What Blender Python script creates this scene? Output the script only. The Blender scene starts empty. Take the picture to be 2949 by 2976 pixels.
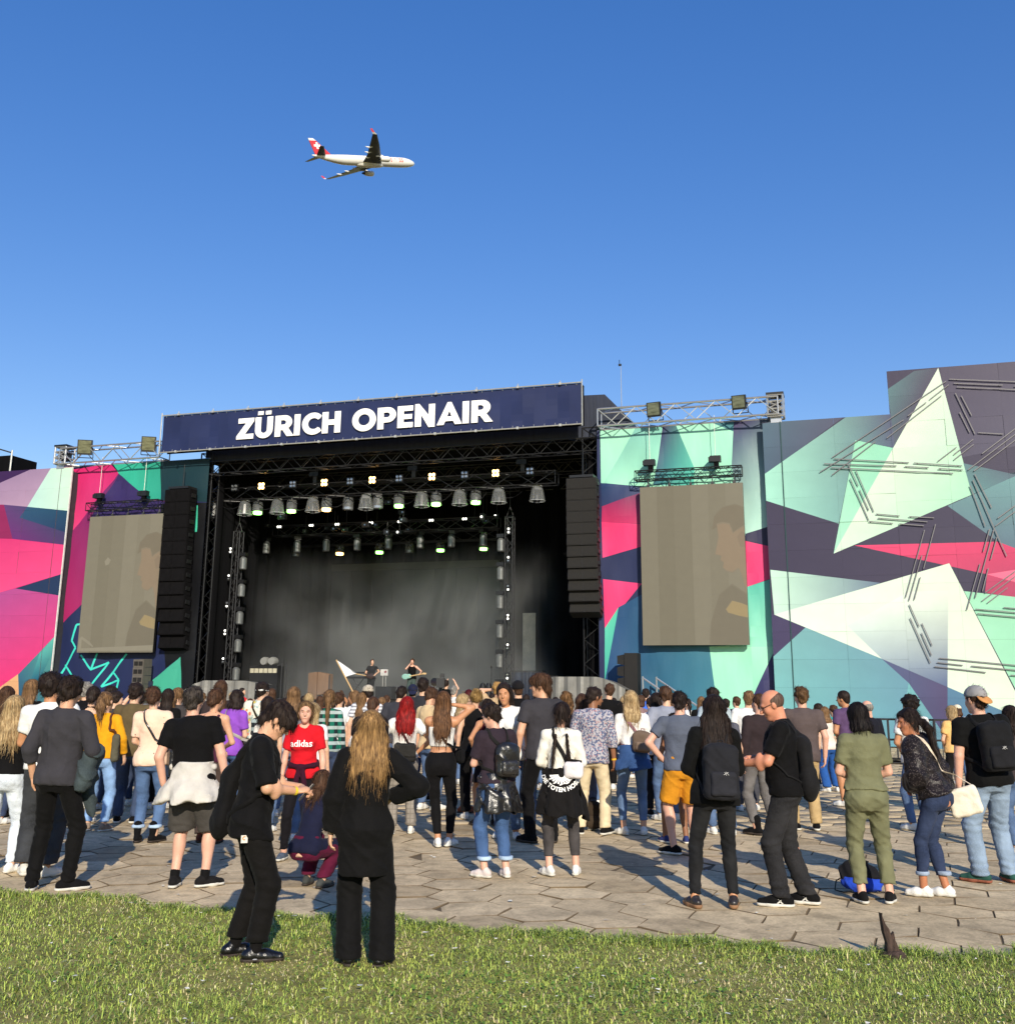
import bpy, bmesh, math, random
import numpy as np
from mathutils import Vector, Matrix

sc = bpy.context.scene
COL = sc.collection
rnd = random.Random(7)
R = math.radians

# ------------------------------------------------------------------ camera
PW, PH = 2949.0, 2976.0          # photograph, pixels
FPX, CXP, CYP = 3100.0, 1474.5, 1284.0
HORIZON, CAMH, ROLL = 2015.0, 1.75, R(0.5)
TILT = math.atan((HORIZON - CYP) / FPX)
_X = Vector((1, 0, 0))
_F = Vector((0, math.cos(TILT), math.sin(TILT)))
_U = Vector((0, -math.sin(TILT), math.cos(TILT)))
CR = _X * math.cos(ROLL) + _U * math.sin(ROLL)
CU = -_X * math.sin(ROLL) + _U * math.cos(ROLL)
CAM = Vector((0, 0, CAMH))
cd = bpy.data.cameras.new('camera')
cam = bpy.data.objects.new('camera', cd)
COL.objects.link(cam)
cam.matrix_world = Matrix(((CR.x, CU.x, -_F.x, CAM.x), (CR.y, CU.y, -_F.y, CAM.y),
                           (CR.z, CU.z, -_F.z, CAM.z), (0, 0, 0, 1)))
cd.sensor_fit = 'HORIZONTAL'
cd.sensor_width = 36.0
cd.lens = 36.0 * FPX / PW
cd.shift_y = (CYP - PH / 2) / PW
cd.clip_start, cd.clip_end = 0.1, 5000
sc.camera = cam

# ------------------------------------------------------------------ light
SUN_EL, SUN_AZ = R(25.0), R(10.4)      # sun behind the camera, a little to the right
SUNV = Vector((math.sin(SUN_AZ) * math.cos(SUN_EL), -math.cos(SUN_AZ) * math.cos(SUN_EL), math.sin(SUN_EL)))
w = bpy.data.worlds.new('World')
sc.world = w
w.use_nodes = True
nt = w.node_tree
bg = nt.nodes['Background']
sky = nt.nodes.new('ShaderNodeTexSky')
sky.sky_type = 'NISHITA'
sky.sun_disc = False
sky.sun_elevation = SUN_EL
sky.sun_rotation = math.pi - SUN_AZ
sky.altitude = 400
sky.air_density = 1.05
sky.dust_density = 0.2
sky.ozone_density = 1.0
gm = nt.nodes.new('ShaderNodeGamma'); gm.inputs[1].default_value = .70
hs = nt.nodes.new('ShaderNodeHueSaturation'); hs.inputs['Value'].default_value = 1.44      # the photograph's vivid rendering of a clear blue sky
hs.inputs['Saturation'].default_value = 1.74; hs.inputs['Hue'].default_value = .521
nt.links.new(sky.outputs[0], gm.inputs[0])
nt.links.new(gm.outputs[0], hs.inputs['Color'])
nt.links.new(hs.outputs[0], bg.inputs[0])
bg.inputs[1].default_value = 0.15
sl = bpy.data.lights.new('sun', 'SUN')
sl.energy = 4.6
sl.angle = R(0.5)
sl.color = (1.0, 0.91, 0.76)
so = bpy.data.objects.new('sun', sl)
COL.objects.link(so)
so.rotation_euler = SUNV.to_track_quat('Z', 'Y').to_euler()
so.location = (20, -40, 40)
sc.view_settings.view_transform = 'Standard'
sc.view_settings.look = 'None'
sc.view_settings.exposure = 0.22
sc.view_settings.gamma = 1.0
sc.cycles.use_denoising = True
sc.cycles.max_bounces = 6
sc.cycles.diffuse_bounces = 3
sc.cycles.transparent_max_bounces = 12
sc.cycles.volume_bounces = 0
sc.cycles.caustics_reflective = False
sc.cycles.caustics_refractive = False
sc.cycles.sample_clamp_indirect = 4.0

# ------------------------------------------------------------------ picture rays -> places
def ray(px, py):
    return _F + CR * ((px - CXP) / FPX) + CU * ((CYP - py) / FPX)
def ground(px, py, z=0.0):
    v = ray(px, py)
    t = (z - CAMH) / v.z
    return CAM + v * t
def at_dist(px, py, y):
    v = ray(px, py)
    return CAM + v * (y / v.y)
def height_over(p, py):
    """z of the vertical through ground point p that shows in image row py"""
    lo, hi = 0.0, 30.0
    for _ in range(40):
        m = (lo + hi) / 2
        q = Vector((p.x, p.y, m)) - CAM
        v = CYP - FPX * q.dot(CU) / q.dot(_F)
        if v > py: lo = m
        else: hi = m
    return lo
def project(p):
    q = Vector(p) - CAM
    return CXP + FPX * q.dot(CR) / q.dot(_F), CYP - FPX * q.dot(CU) / q.dot(_F)
# stage frame: s along the front (to the right), d away from the audience, z up
YAW = R(17.8)
S0 = Vector((0, 43.18, 0))
SU = Vector((math.cos(YAW), -math.sin(YAW), 0))
SV = Vector((math.sin(YAW), math.cos(YAW), 0))
def W(s, d, z):
    return S0 + SU * s + SV * d + Vector((0, 0, z))
def sp(px, py, d=0.0):
    v = ray(px, py)
    o = S0 + SV * d
    t = (o - CAM).dot(SV) / v.dot(SV)
    q = CAM + v * t - S0
    return q.dot(SU), q.z

# ------------------------------------------------------------------ materials
def lin(c):
    out = []
    for v in c[:3]:
        v = v / 255.0
        out.append(v / 12.92 if v <= 0.04045 else ((v + 0.055) / 1.055) ** 2.4)
    return out
MATS = {}
def setin(b, name, v):
    if name in b.inputs: b.inputs[name].default_value = v
def mat(name, c=(128, 128, 128), k=0.85, rough=0.7, metal=0.0, spec=0.4, var=0.12, vscale=6.0, bump=0.0, bscale=60.0,
        stretch=(1, 1, 1), emit=None, estr=0.0, alpha=1.0, trans=0.0, build=None, detail=4.0):
    if name in MATS: return MATS[name]
    m = bpy.data.materials.new(name)
    m.use_nodes = True
    n = m.node_tree.nodes; L = m.node_tree.links
    b = n['Principled BSDF']
    col = [x * k for x in lin(c)]
    b.inputs['Roughness'].default_value = rough
    b.inputs['Metallic'].default_value = metal
    setin(b, 'Specular IOR Level', spec)
    if emit is not None:
        setin(b, 'Emission Color', (*lin(emit), 1)); setin(b, 'Emission Strength', estr)
    if alpha < 1: setin(b, 'Alpha', alpha)
    if trans > 0: setin(b, 'Transmission Weight', trans)
    tc = n.new('ShaderNodeTexCoord')
    mp = n.new('ShaderNodeMapping'); mp.inputs['Scale'].default_value = stretch
    L.new(tc.outputs['Object'], mp.inputs[0])
    base = None
    if build: base = build(m, n, L, mp.outputs[0], col)
    if base is None:
        rgb = n.new('ShaderNodeRGB'); rgb.outputs[0].default_value = (*col, 1); base = rgb.outputs[0]
    if var > 0:
        nz = n.new('ShaderNodeTexNoise'); nz.inputs['Scale'].default_value = vscale; nz.inputs['Detail'].default_value = detail
        L.new(mp.outputs[0], nz.inputs['Vector'])
        mr = n.new('ShaderNodeMapRange'); mr.inputs[1].default_value = 0.3; mr.inputs[2].default_value = 0.7
        mr.inputs[3].default_value = 1 - var; mr.inputs[4].default_value = 1 + var
        L.new(nz.outputs['Fac'], mr.inputs[0])
        mx = n.new('ShaderNodeVectorMath'); mx.operation = 'SCALE'
        L.new(base, mx.inputs[0]); L.new(mr.outputs[0], mx.inputs['Scale'])
        base = mx.outputs[0]
    L.new(base, b.inputs['Base Color'])
    if bump > 0:
        bz = n.new('ShaderNodeTexNoise'); bz.inputs['Scale'].default_value = bscale; bz.inputs['Detail'].default_value = 3
        L.new(mp.outputs[0], bz.inputs['Vector'])
        bp = n.new('ShaderNodeBump'); bp.inputs['Strength'].default_value = bump; bp.inputs['Distance'].default_value = 0.02
        L.new(bz.outputs['Fac'], bp.inputs['Height']); L.new(bp.outputs[0], b.inputs['Normal'])
    MATS[name] = m
    return m
def attr_build(an='Col'):
    def f(m, n, L, vec, col):
        a = n.new('ShaderNodeAttribute'); a.attribute_name = an
        return a.outputs['Color']
    return f

# ------------------------------------------------------------------ mesh builder
class MB:
    def __init__(s): s.v = []; s.f = []; s.c = []
    def face(s, pts, col=None):
        i = len(s.v); s.v += [tuple(p) for p in pts]; s.f.append(tuple(range(i, i + len(pts)))); s.c.append(col)
        return s
    def box(s, c, size, rot=None, taper=1.0):
        i = len(s.v); hx, hy, hz = size[0] / 2, size[1] / 2, size[2] / 2
        c = Vector(c)
        for z in (-1, 1):
            t = taper if z > 0 else 1
            for x, y in ((-1, -1), (1, -1), (1, 1), (-1, 1)):
                p = Vector((x * hx * t, y * hy * t, z * hz))
                if rot is not None: p = rot @ p
                s.v.append(tuple(c + p))
        for q in ((0, 3, 2, 1), (4, 5, 6, 7), (0, 1, 5, 4), (1, 2, 6, 5), (2, 3, 7, 6), (3, 0, 4, 7)):
            s.f.append(tuple(i + k for k in q)); s.c.append(None)
        return s
    def bar(s, p, q, r, n=6, r2=None):
        p = Vector(p); q = Vector(q); d = (q - p)
        if d.length < 1e-6: return s
        a = d.normalized(); u = a.orthogonal().normalized(); v = a.cross(u)
        r2 = r if r2 is None else r2
        i = len(s.v)
        for c, rr in ((p, r), (q, r2)):
            for k in range(n):
                t = 2 * math.pi * k / n
                s.v.append(tuple(c + (u * math.cos(t) + v * math.sin(t)) * rr))
        for k in range(n):
            s.f.append((i + k, i + (k + 1) % n, i + n + (k + 1) % n, i + n + k)); s.c.append(None)
        s.f.append(tuple(i + k for k in reversed(range(n)))); s.c.append(None)
        s.f.append(tuple(i + n + k for k in range(n))); s.c.append(None)
        return s
    def tube(s, pts, rad, n=8, cap=True):
        """rings through pts with radii rad (number or list)"""
        pts = [Vector(p) for p in pts]; m = len(pts)
        rad = rad if isinstance(rad, (list, tuple)) else [rad] * m
        i0 = len(s.v); u = None
        for k, p in enumerate(pts):
            a = (pts[min(k + 1, m - 1)] - pts[max(k - 1, 0)]).normalized()
            u = (a.orthogonal() if u is None else (u - a * u.dot(a))).normalized()
            v = a.cross(u)
            for j in range(n):
                t = 2 * math.pi * j / n
                s.v.append(tuple(p + (u * math.cos(t) + v * math.sin(t)) * rad[k]))
        for k in range(m - 1):
            for j in range(n):
                a = i0 + k * n; b = a + n
                s.f.append((a + j, a + (j + 1) % n, b + (j + 1) % n, b + j)); s.c.append(None)
        if cap:
            s.f.append(tuple(i0 + j for j in reversed(range(n)))); s.c.append(None)
            s.f.append(tuple(i0 + (m - 1) * n + j for j in range(n))); s.c.append(None)
        return s
    def lathe(s, prof, c=(0, 0, 0), n=16, axis='z', cap=True):
        i0 = len(s.v); m = len(prof)
        for r, z in prof:
            for j in range(n):
                t = 2 * math.pi * j / n
                p = (r * math.cos(t), r * math.sin(t), z)
                if axis == 'y': p = (p[0], p[2], p[1])
                if axis == 'x': p = (p[2], p[0], p[1])
                s.v.append((c[0] + p[0], c[1] + p[1], c[2] + p[2]))
        for k in range(m - 1):
            for j in range(n):
                a = i0 + k * n; b = a + n
                q = (a + j, a + (j + 1) % n, b + (j + 1) % n, b + j)
                s.f.append(q if axis != 'y' else q[::-1]); s.c.append(None)
        if cap:
            s.f.append(tuple(i0 + j for j in reversed(range(n)))); s.c.append(None)
            s.f.append(tuple(i0 + (m - 1) * n + j for j in range(n))); s.c.append(None)
        return s
    def prism(s, poly, y0, y1):
        """closed outline in (x, z) extruded from y0 to y1"""
        i = len(s.v); n = len(poly)
        for y in (y0, y1):
            for x, z in poly: s.v.append((x, y, z))
        s.f.append(tuple(i + k for k in range(n))); s.c.append(None)
        s.f.append(tuple(i + n + k for k in reversed(range(n)))); s.c.append(None)
        for k in range(n):
            s.f.append((i + k, i + n + k, i + n + (k + 1) % n, i + (k + 1) % n)); s.c.append(None)
        return s
    def mesh(s, name, m=None, smooth=False):
        me = bpy.data.meshes.new(name)
        me.from_pydata(s.v, [], s.f)
        if m is not None: me.materials.append(m)
        if any(c is not None for c in s.c):
            at = me.color_attributes.new('Col', 'FLOAT_COLOR', 'CORNER')
            buf = []
            for f, c in zip(s.f, s.c):
                if c is None: c = (0.1, 0.1, 0.1)
                if isinstance(c[0], (list, tuple)):
                    for q in c: buf += [q[0], q[1], q[2], 1]
                else:
                    buf += [c[0], c[1], c[2], 1] * len(f)
            at.data.foreach_set('color', buf)
        if smooth: me.polygons.foreach_set('use_smooth', [True] * len(me.polygons))
        me.update()
        return me
    def build(s, name, m, parent=None, smooth=False, loc=None):
        return link(name, s.mesh(name, m, smooth), parent, loc)
def link(name, data, parent=None, loc=None, rot=None):
    o = bpy.data.objects.new(name, data); COL.objects.link(o)
    if parent is not None: o.parent = parent
    if loc is not None: o.location = loc
    if rot is not None: o.rotation_euler = rot
    return o
def tag(o, label=None, cat=None, group=None, kind=None):
    if label: o['label'] = label
    if cat: o['category'] = cat
    if group: o['group'] = group
    if kind: o['kind'] = kind
    return o
def thing(name, label, cat, loc=(0, 0, 0), rz=0.0, group=None):
    o = bpy.data.objects.new(name, None); COL.objects.link(o)
    o.empty_display_size = 0.2
    o.location = loc; o.rotation_euler = (0, 0, rz)
    return tag(o, label, cat, group)
def sthing(name, label, cat, s, d, z, group=None):
    return thing(name, label, cat, W(s, d, z), -YAW, group)
def copy_tree(o, parent=None, label=None):
    c = o.copy(); COL.objects.link(c); c.parent = parent
    if label: c['label'] = label
    for ch in o.children: copy_tree(ch, c)
    return c
def np_mesh(name, V, Fq, m, cols=None, smooth=False):
    """vertices (N,3) and an (M,k) index array -> mesh, fast"""
    me = bpy.data.meshes.new(name)
    k = Fq.shape[1]
    me.vertices.add(len(V)); me.vertices.foreach_set('co', np.ascontiguousarray(V, dtype=np.float32).ravel())
    me.loops.add(Fq.size); me.loops.foreach_set('vertex_index', np.ascontiguousarray(Fq, dtype=np.int32).ravel())
    me.polygons.add(len(Fq)); me.polygons.foreach_set('loop_start', np.arange(0, Fq.size, k, dtype=np.int32))
    try: me.polygons.foreach_set('loop_total', np.full(len(Fq), k, dtype=np.int32))
    except Exception: pass
    if smooth: me.polygons.foreach_set('use_smooth', np.ones(len(Fq), dtype=bool))
    if m is not None: me.materials.append(m)
    me.update(calc_edges=True)
    if cols is not None:
        at = me.color_attributes.new('Col', 'FLOAT_COLOR', 'POINT')
        at.data.foreach_set('color', np.ascontiguousarray(np.c_[cols, np.ones(len(V))], dtype=np.float32).ravel())
    return me
# ------------------------------------------------------------------ ground
def pave_col(m, n, L, vec, col):
    oi = n.new('ShaderNodeObjectInfo')
    a = n.new('ShaderNodeAttribute'); a.attribute_name = 'rv'
    ad = n.new('ShaderNodeMath'); ad.operation = 'ADD'; L.new(oi.outputs['Random'], ad.inputs[0]); L.new(a.outputs['Fac'], ad.inputs[1])
    fr = n.new('ShaderNodeMath'); fr.operation = 'FRACT'; L.new(ad.outputs[0], fr.inputs[0])
    cr = n.new('ShaderNodeValToRGB'); e = cr.color_ramp.elements
    e[0].position = 0.0; e[0].color = (0.45, 0.34, 0.195, 1)
    e[1].position = 1.0; e[1].color = (0.74, 0.585, 0.36, 1)
    x = e.new(0.15); x.color = (0.60, 0.465, 0.28, 1)
    x = e.new(0.92); x.color = (0.67, 0.525, 0.32, 1)
    L.new(fr.outputs[0], cr.inputs[0])
    g = n.new('ShaderNodeNewGeometry')
    nz = n.new('ShaderNodeTexNoise'); nz.inputs['Scale'].default_value = 1.3; nz.inputs['Detail'].default_value = 6
    L.new(g.outputs['Position'], nz.inputs['Vector'])
    nz2 = n.new('ShaderNodeTexNoise'); nz2.inputs['Scale'].default_value = 38; nz2.inputs['Detail'].default_value = 4
    L.new(g.outputs['Position'], nz2.inputs['Vector'])
    mr = n.new('ShaderNodeMapRange'); mr.inputs[1].default_value = .35; mr.inputs[2].default_value = .68; mr.inputs[3].default_value = .78; mr.inputs[4].default_value = 1.12
    L.new(nz.outputs['Fac'], mr.inputs[0])
    mr2 = n.new('ShaderNodeMapRange'); mr2.inputs[1].default_value = .3; mr2.inputs[2].default_value = .7; mr2.inputs[3].default_value = .84; mr2.inputs[4].default_value = 1.13
    L.new(nz2.outputs['Fac'], mr2.inputs[0])
    nz3 = n.new('ShaderNodeTexNoise'); nz3.inputs['Scale'].default_value = 5.5; nz3.inputs['Detail'].default_value = 8; nz3.inputs['Roughness'].default_value = .7; nz3.inputs['Distortion'].default_value = .6
    L.new(g.outputs['Position'], nz3.inputs['Vector'])
    mr3 = n.new('ShaderNodeMapRange'); mr3.inputs[1].default_value = .36; mr3.inputs[2].default_value = .56; mr3.inputs[3].default_value = .70; mr3.inputs[4].default_value = 1.06
    L.new(nz3.outputs['Fac'], mr3.inputs[0])
    m0 = n.new('ShaderNodeMath'); m0.operation = 'MULTIPLY'; L.new(mr.outputs[0], m0.inputs[0]); L.new(mr3.outputs[0], m0.inputs[1])
    mm = n.new('ShaderNodeMath'); mm.operation = 'MULTIPLY'; L.new(m0.outputs[0], mm.inputs[0]); L.new(mr2.outputs[0], mm.inputs[1])
    sc_ = n.new('ShaderNodeVectorMath'); sc_.operation = 'SCALE'; L.new(cr.outputs[0], sc_.inputs[0]); L.new(mm.outputs[0], sc_.inputs['Scale'])
    return sc_.outputs[0]
M_PAVE = mat('paving_slab', rough=0.85, spec=0.3, var=0, bump=0.25, bscale=55, build=pave_col)
M_EDGE = mat('slab_edge_dirt', (124, 105, 78), k=.8, rough=1, var=.3, vscale=3)
M_SOIL = mat('soil', (142, 136, 72), rough=1, var=0.35, vscale=3)
M_JOINT = mat('joint_dirt', (108, 92, 68), rough=1, var=0.3, vscale=2)
base = MB()
base.face([(-400, -60, -0.012), (400, -60, -0.012), (400, 900, -0.012), (-400, 900, -0.012)])
tag(base.build('ground', M_JOINT), kind='structure')

EDGE_PX = [(-700, 2560), (0, 2592), (350, 2614), (620, 2650), (900, 2668), (1150, 2678), (1500, 2712), (2000, 2738), (2400, 2766), (2600, 2772), (2800, 2785), (2949, 2770), (3700, 2800)]
EDGE = [ground(x, y) for x, y in EDGE_PX]
EX = np.array([p.x for p in EDGE]); EY = np.array([p.y for p in EDGE])
def edge_y(x): return np.interp(x, EX, EY)

# hexagonal slabs
HR, HG = 0.335, 0.006
HROT = R(9)
hexes = []
c_, s_ = math.cos(HROT), math.sin(HROT)
hrng = random.Random(3)
for i in range(-110, 111):
    for j in range(-150, 151):
        u = 1.5 * HR * i
        v = math.sqrt(3) * HR * (j + 0.5 * (i & 1))
        x = u * c_ - v * s_; y = 24 + u * s_ + v * c_
        if y > 46 or y < 4: continue
        if abs(x) > 0.62 * y + 6: continue
        if y < float(edge_y(x)) - 0.30: continue
        hexes.append((x, y))
hexes.sort(key=lambda p: p[1] + (0 if abs(p[0]) < 0.50 * p[1] + .3 else 60))
def hex_verts(gap=HG):
    top = []; bot = []; mid = []
    for k in range(6):
        t = R(60 * k) + HROT
        r = HR - gap / 2
        mid.append((r * math.cos(t), r * math.sin(t), -0.004))
        top.append(((r - 0.004) * math.cos(t), (r - 0.004) * math.sin(t), 0.0))
        bot.append((r * math.cos(t), r * math.sin(t), -0.05))
    return top + mid + bot
hv = hex_verts()
hf = [tuple(range(6))]
for k in range(6):
    n_ = (k + 1) % 6
    hf.append((k, 6 + k, 6 + n_, n_)); hf.append((6 + k, 12 + k, 12 + n_, 6 + n_))
def chipped(seed):
    rr = random.Random(seed); top = []; mid = []; bot = []
    for k in range(6):
        for t in (0, .5):
            a, b = R(60 * k) + HROT, R(60 * (k + 1)) + HROT; r_ = HR - HG / 2
            x = r_ * (math.cos(a) * (1 - t) + math.cos(b) * t); y = r_ * (math.sin(a) * (1 - t) + math.sin(b) * t)
            q = 1 - abs(rr.gauss(0, .006)); c_in = .003 + abs(rr.gauss(0, .003))
            l = math.hypot(x, y); mid.append((x * q, y * q, -.004)); top.append((x * q * (1 - c_in / l), y * q * (1 - c_in / l), 0)); bot.append((x * q, y * q, -.05))
    f = [tuple(range(12))]
    for k in range(12):
        m_ = (k + 1) % 12; f.append((k, 12 + k, 12 + m_, m_)); f.append((12 + k, 24 + k, 24 + m_, 12 + m_))
    me = bpy.data.meshes.new('slab'); me.from_pydata(top + mid + bot, [], f); me.materials.append(M_PAVE); me.materials.append(M_EDGE); me.polygons.foreach_set('material_index', [0] + [1] * 24); me.update()
    return me
HMS = [chipped(k) for k in range(9)]
hm = bpy.data.meshes.new('slab'); hm.from_pydata(hv, [], hf); hm.materials.append(M_PAVE); hm.materials.append(M_EDGE); hm.polygons.foreach_set('material_index', [0] + [1] * 12); hm.update()
plaza = bpy.data.objects.new('plaza', None); COL.objects.link(plaza); tag(plaza, kind='structure')
for (x, y) in hexes[:300]:
    o = link('slab', HMS[hrng.randrange(9)], plaza, (x, y, -hrng.random() * 0.007), (hrng.gauss(0, .010), hrng.gauss(0, .010), hrng.randrange(6) * R(60) + hrng.gauss(0, .008)))
# the rest of the paving as one mesh
rest = np.array(hexes[300:])
HV = np.array(hv)
n = len(rest)
dz = -np.random.RandomState(2).rand(n) * 0.007
V = np.zeros((n, 18, 3))
V[:, :, 0] = rest[:, 0:1] + HV[None, :, 0]; V[:, :, 1] = rest[:, 1:2] + HV[None, :, 1]; V[:, :, 2] = dz[:, None] + HV[None, :, 2]
tl = np.random.RandomState(4).randn(n, 2) * 0.008
V[:, :, 2] += tl[:, 0:1] * HV[None, :, 0] + tl[:, 1:2] * HV[None, :, 1]
quads = [(0, 1, 2, 3), (3, 4, 5, 0)] + [f for f in hf[1:]]
Q = np.array(quads)
Fq = (np.arange(n) * 18)[:, None, None] + Q[None]
me = np_mesh('slabs_far', V.reshape(-1, 3), Fq.reshape(-1, 4), M_PAVE)
me.materials.append(M_EDGE); me.polygons.foreach_set('material_index', np.tile(np.array([0, 0] + [1] * 12, dtype=np.int32), n))
rv = me.attributes.new('rv', 'FLOAT', 'POINT')
rv.data.foreach_set('value', np.repeat(np.random.RandomState(5).rand(n), 18).astype(np.float32))
tag(link('slabs', me, plaza), kind='stuff')

# lawn: soil sheet, then blades
lawn = MB()
xs = np.linspace(-9, 9, 73)
for a, b in zip(xs[:-1], xs[1:]):
    ys = [-3.0, float(edge_y(a)) - .12], [-3.0, float(edge_y(b)) - .12]
    lawn.face([(a, -3, 0.004), (b, -3, 0.004), (b, ys[1][1], 0.004), (a, ys[0][1], 0.004)])
tag(lawn.build('lawn', M_SOIL), kind='structure')
def blades(n, seed, y0, hmin, hmax, wd, edge_bias=False):
    r = np.random.RandomState(seed)
    x = r.uniform(-6.5, 6.8, n); t = r.rand(n)
    ey = edge_y(x) + 0.05 * np.sin(x * 5.1) + 0.05 * np.sin(x * 13.7 + 1) + 0.03 * np.sin(x * 37)
    if edge_bias: y = ey - np.abs(r.randn(n)) * 0.13
    else: y = y0 + (ey - y0) * t
    keep = np.abs(x) < 0.55 * y + 1.2
    x, y, ey = x[keep], y[keep], ey[keep]; n = len(x)
    patch = 0.5 + 0.25 * np.sin(x * 2.3 + 1.7 * np.sin(y * 1.9)) + 0.25 * np.sin(y * 3.1 + 1.3 * np.sin(x * 3.7 + 2))
    fine = 0.5 + 0.5 * np.sin(x * 9.3 + 2 * np.sin(y * 7.7)) * np.sin(y * 11.3 + 2 * np.sin(x * 8.1))
    h = r.uniform(hmin, hmax, n) * (0.55 + 0.6 * patch) * (0.8 + 0.5 * fine)
    ang = r.uniform(0, 2 * np.pi, n); lean = r.uniform(0.5, 2.1, n)
    wv = wd * r.uniform(0.6, 1.4, n)
    dx, dy = np.cos(ang), np.sin(ang)
    ox, oy = -dy * wv / 2, dx * wv / 2
    z0 = np.full(n, 0.0)
    m1 = np.stack([x + dx * h * lean * .32, y + dy * h * lean * .32, h * .62], 1)
    tip = np.stack([x + dx * h * lean, y + dy * h * lean, h * (1.02 - .34 * lean)], 1)
    b = np.stack([x, y, z0], 1); off = np.stack([ox, oy, z0], 1)
    V = np.stack([b - off, b + off, m1 - off * .8, m1 + off * .8, tip], 1)
    g1 = np.array([0.21, 0.30, 0.05]); g2 = np.array([0.42, 0.46, 0.10]); dry = np.array([0.66, 0.54, 0.28]); dk = np.array([0.12, 0.19, 0.035])
    f = np.clip(r.rand(n) * .8 + .35 * (1 - patch), 0, 1)[:, None]
    c = g1 * (1 - f) + g2 * f
    dm = (r.rand(n) < .10 + .9 * np.clip(.42 - patch, 0, 1) + .12 * (fine < .3))[:, None]
    c = np.where(dm, dry * r.uniform(.5, 1.1, (n, 1)), c)
    c = np.where((r.rand(n) < .22)[:, None], dk, c)
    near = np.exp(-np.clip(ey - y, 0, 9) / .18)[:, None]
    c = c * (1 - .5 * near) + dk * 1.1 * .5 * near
    c = np.clip(c * r.uniform(.75, 1.5, (n, 1)) * 1.12, 0, .8)
    return V, c
Vs = []; Cs = []
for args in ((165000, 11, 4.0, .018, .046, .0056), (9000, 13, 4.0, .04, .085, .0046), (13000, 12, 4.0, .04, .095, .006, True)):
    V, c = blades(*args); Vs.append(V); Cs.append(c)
V = np.concatenate(Vs); c = np.concatenate(Cs); n = len(V)
tri = np.array([(0, 1, 3), (0, 3, 2), (2, 3, 4)])
Fq = (np.arange(n) * 5)[:, None, None] + tri[None]
def grass_b(m, n_, L, vec, col):
    a = n_.new('ShaderNodeAttribute'); a.attribute_name = 'Col'; return a.outputs['Color']
M_GRASS = mat('grass_blades', rough=0.6, spec=0.25, var=0, build=grass_b)
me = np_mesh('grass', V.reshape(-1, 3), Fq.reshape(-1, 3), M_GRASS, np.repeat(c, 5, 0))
tag(link('grass', me), 'short worn green grass with dry straw across the foreground', 'grass', kind='stuff')
# clover leaves
r = np.random.RandomState(21)
n = 9000
x = r.uniform(-5, 5.5, n); y = 4.2 + (edge_y(x) - .03 - 4.2) * r.rand(n)
msk = np.sin(x * 1.7 + 2 * np.sin(y * 1.3)) + np.sin(y * 2.9 + x) > .1
x, y = x[msk], y[msk]; n = len(x)
z = r.uniform(.012, .035, n); rad = r.uniform(.006, .013, n); a0 = r.uniform(0, 6.28, n)
V = np.zeros((n, 6, 3))
tx, ty = r.randn(n) * .35, r.randn(n) * .35
for k in range(6):
    t = a0 + k * np.pi / 3
    V[:, k, 0] = x + rad * np.cos(t); V[:, k, 1] = y + rad * np.sin(t)
    V[:, k, 2] = z + rad * (tx * np.cos(t) + ty * np.sin(t))
Fq = (np.arange(n) * 6)[:, None] + np.arange(6)[None]
c = np.array([.10, .19, .03]) * r.uniform(.6, 1.5, (n, 1))
tag(link('clover', np_mesh('clover', V.reshape(-1, 3), Fq, M_GRASS, np.repeat(c, 6, 0))), 'small round clover leaves among the grass', 'clover', kind='stuff')
# scraps of paper, petals and cups trodden into the ground
lit = MB(); lr = random.Random(5)
for k in range(360):
    if k < 170:
        x = lr.uniform(-4.2, 4.6); y = lr.uniform(5.2, float(edge_y(x)) - .05); z = lr.uniform(.03, .05); s = lr.uniform(.007, .017)
    else:
        y = lr.uniform(8, 26); x = lr.uniform(-.5 * y, .5 * y)
        if y < float(edge_y(x)): continue
        z = .006; s = lr.uniform(.008, .024)
    a = lr.uniform(0, 6.3); pts = []
    for q in range(5):
        t = a + q * 1.256; rr = s * lr.uniform(.5, 1.2)
        pts.append((x + rr * math.cos(t) * 1.4, y + rr * math.sin(t), z + lr.uniform(0, .008)))
    lit.face(pts)
M_PAPER = mat('paper_scrap', (235, 232, 220), k=.8, var=.2, vscale=3)
tag(lit.build('litter', M_PAPER), 'tiny white scraps of litter scattered over grass and paving', 'litter', kind='stuff')
# ------------------------------------------------------------------ printed walls and tarpaulins
def clip_poly(pts, cols, x0, x1, z0, z1):
    def cl(P, C, f):
        oP, oC = [], []
        for i in range(len(P)):
            a, b = P[i - 1], P[i]; ca, cb = C[i - 1], C[i]
            fa, fb = f(a), f(b)
            if (fa >= 0) != (fb >= 0):
                t = fa / (fa - fb)
                oP.append((a[0] + (b[0] - a[0]) * t, a[1] + (b[1] - a[1]) * t))
                oC.append(tuple(ca[k] + (cb[k] - ca[k]) * t for k in range(3)))
            if fb >= 0: oP.append(b); oC.append(cb)
        return oP, oC
    P, C = pts, cols
    for f in (lambda p: p[0] - x0, lambda p: x1 - p[0], lambda p: p[1] - z0, lambda p: z1 - p[1]):
        if len(P) < 3: return [], []
        P, C = cl(P, C, f)
    return P, C
ART_K = 0.72
def lc(c): return tuple(x * ART_K for x in lin(c))
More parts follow.
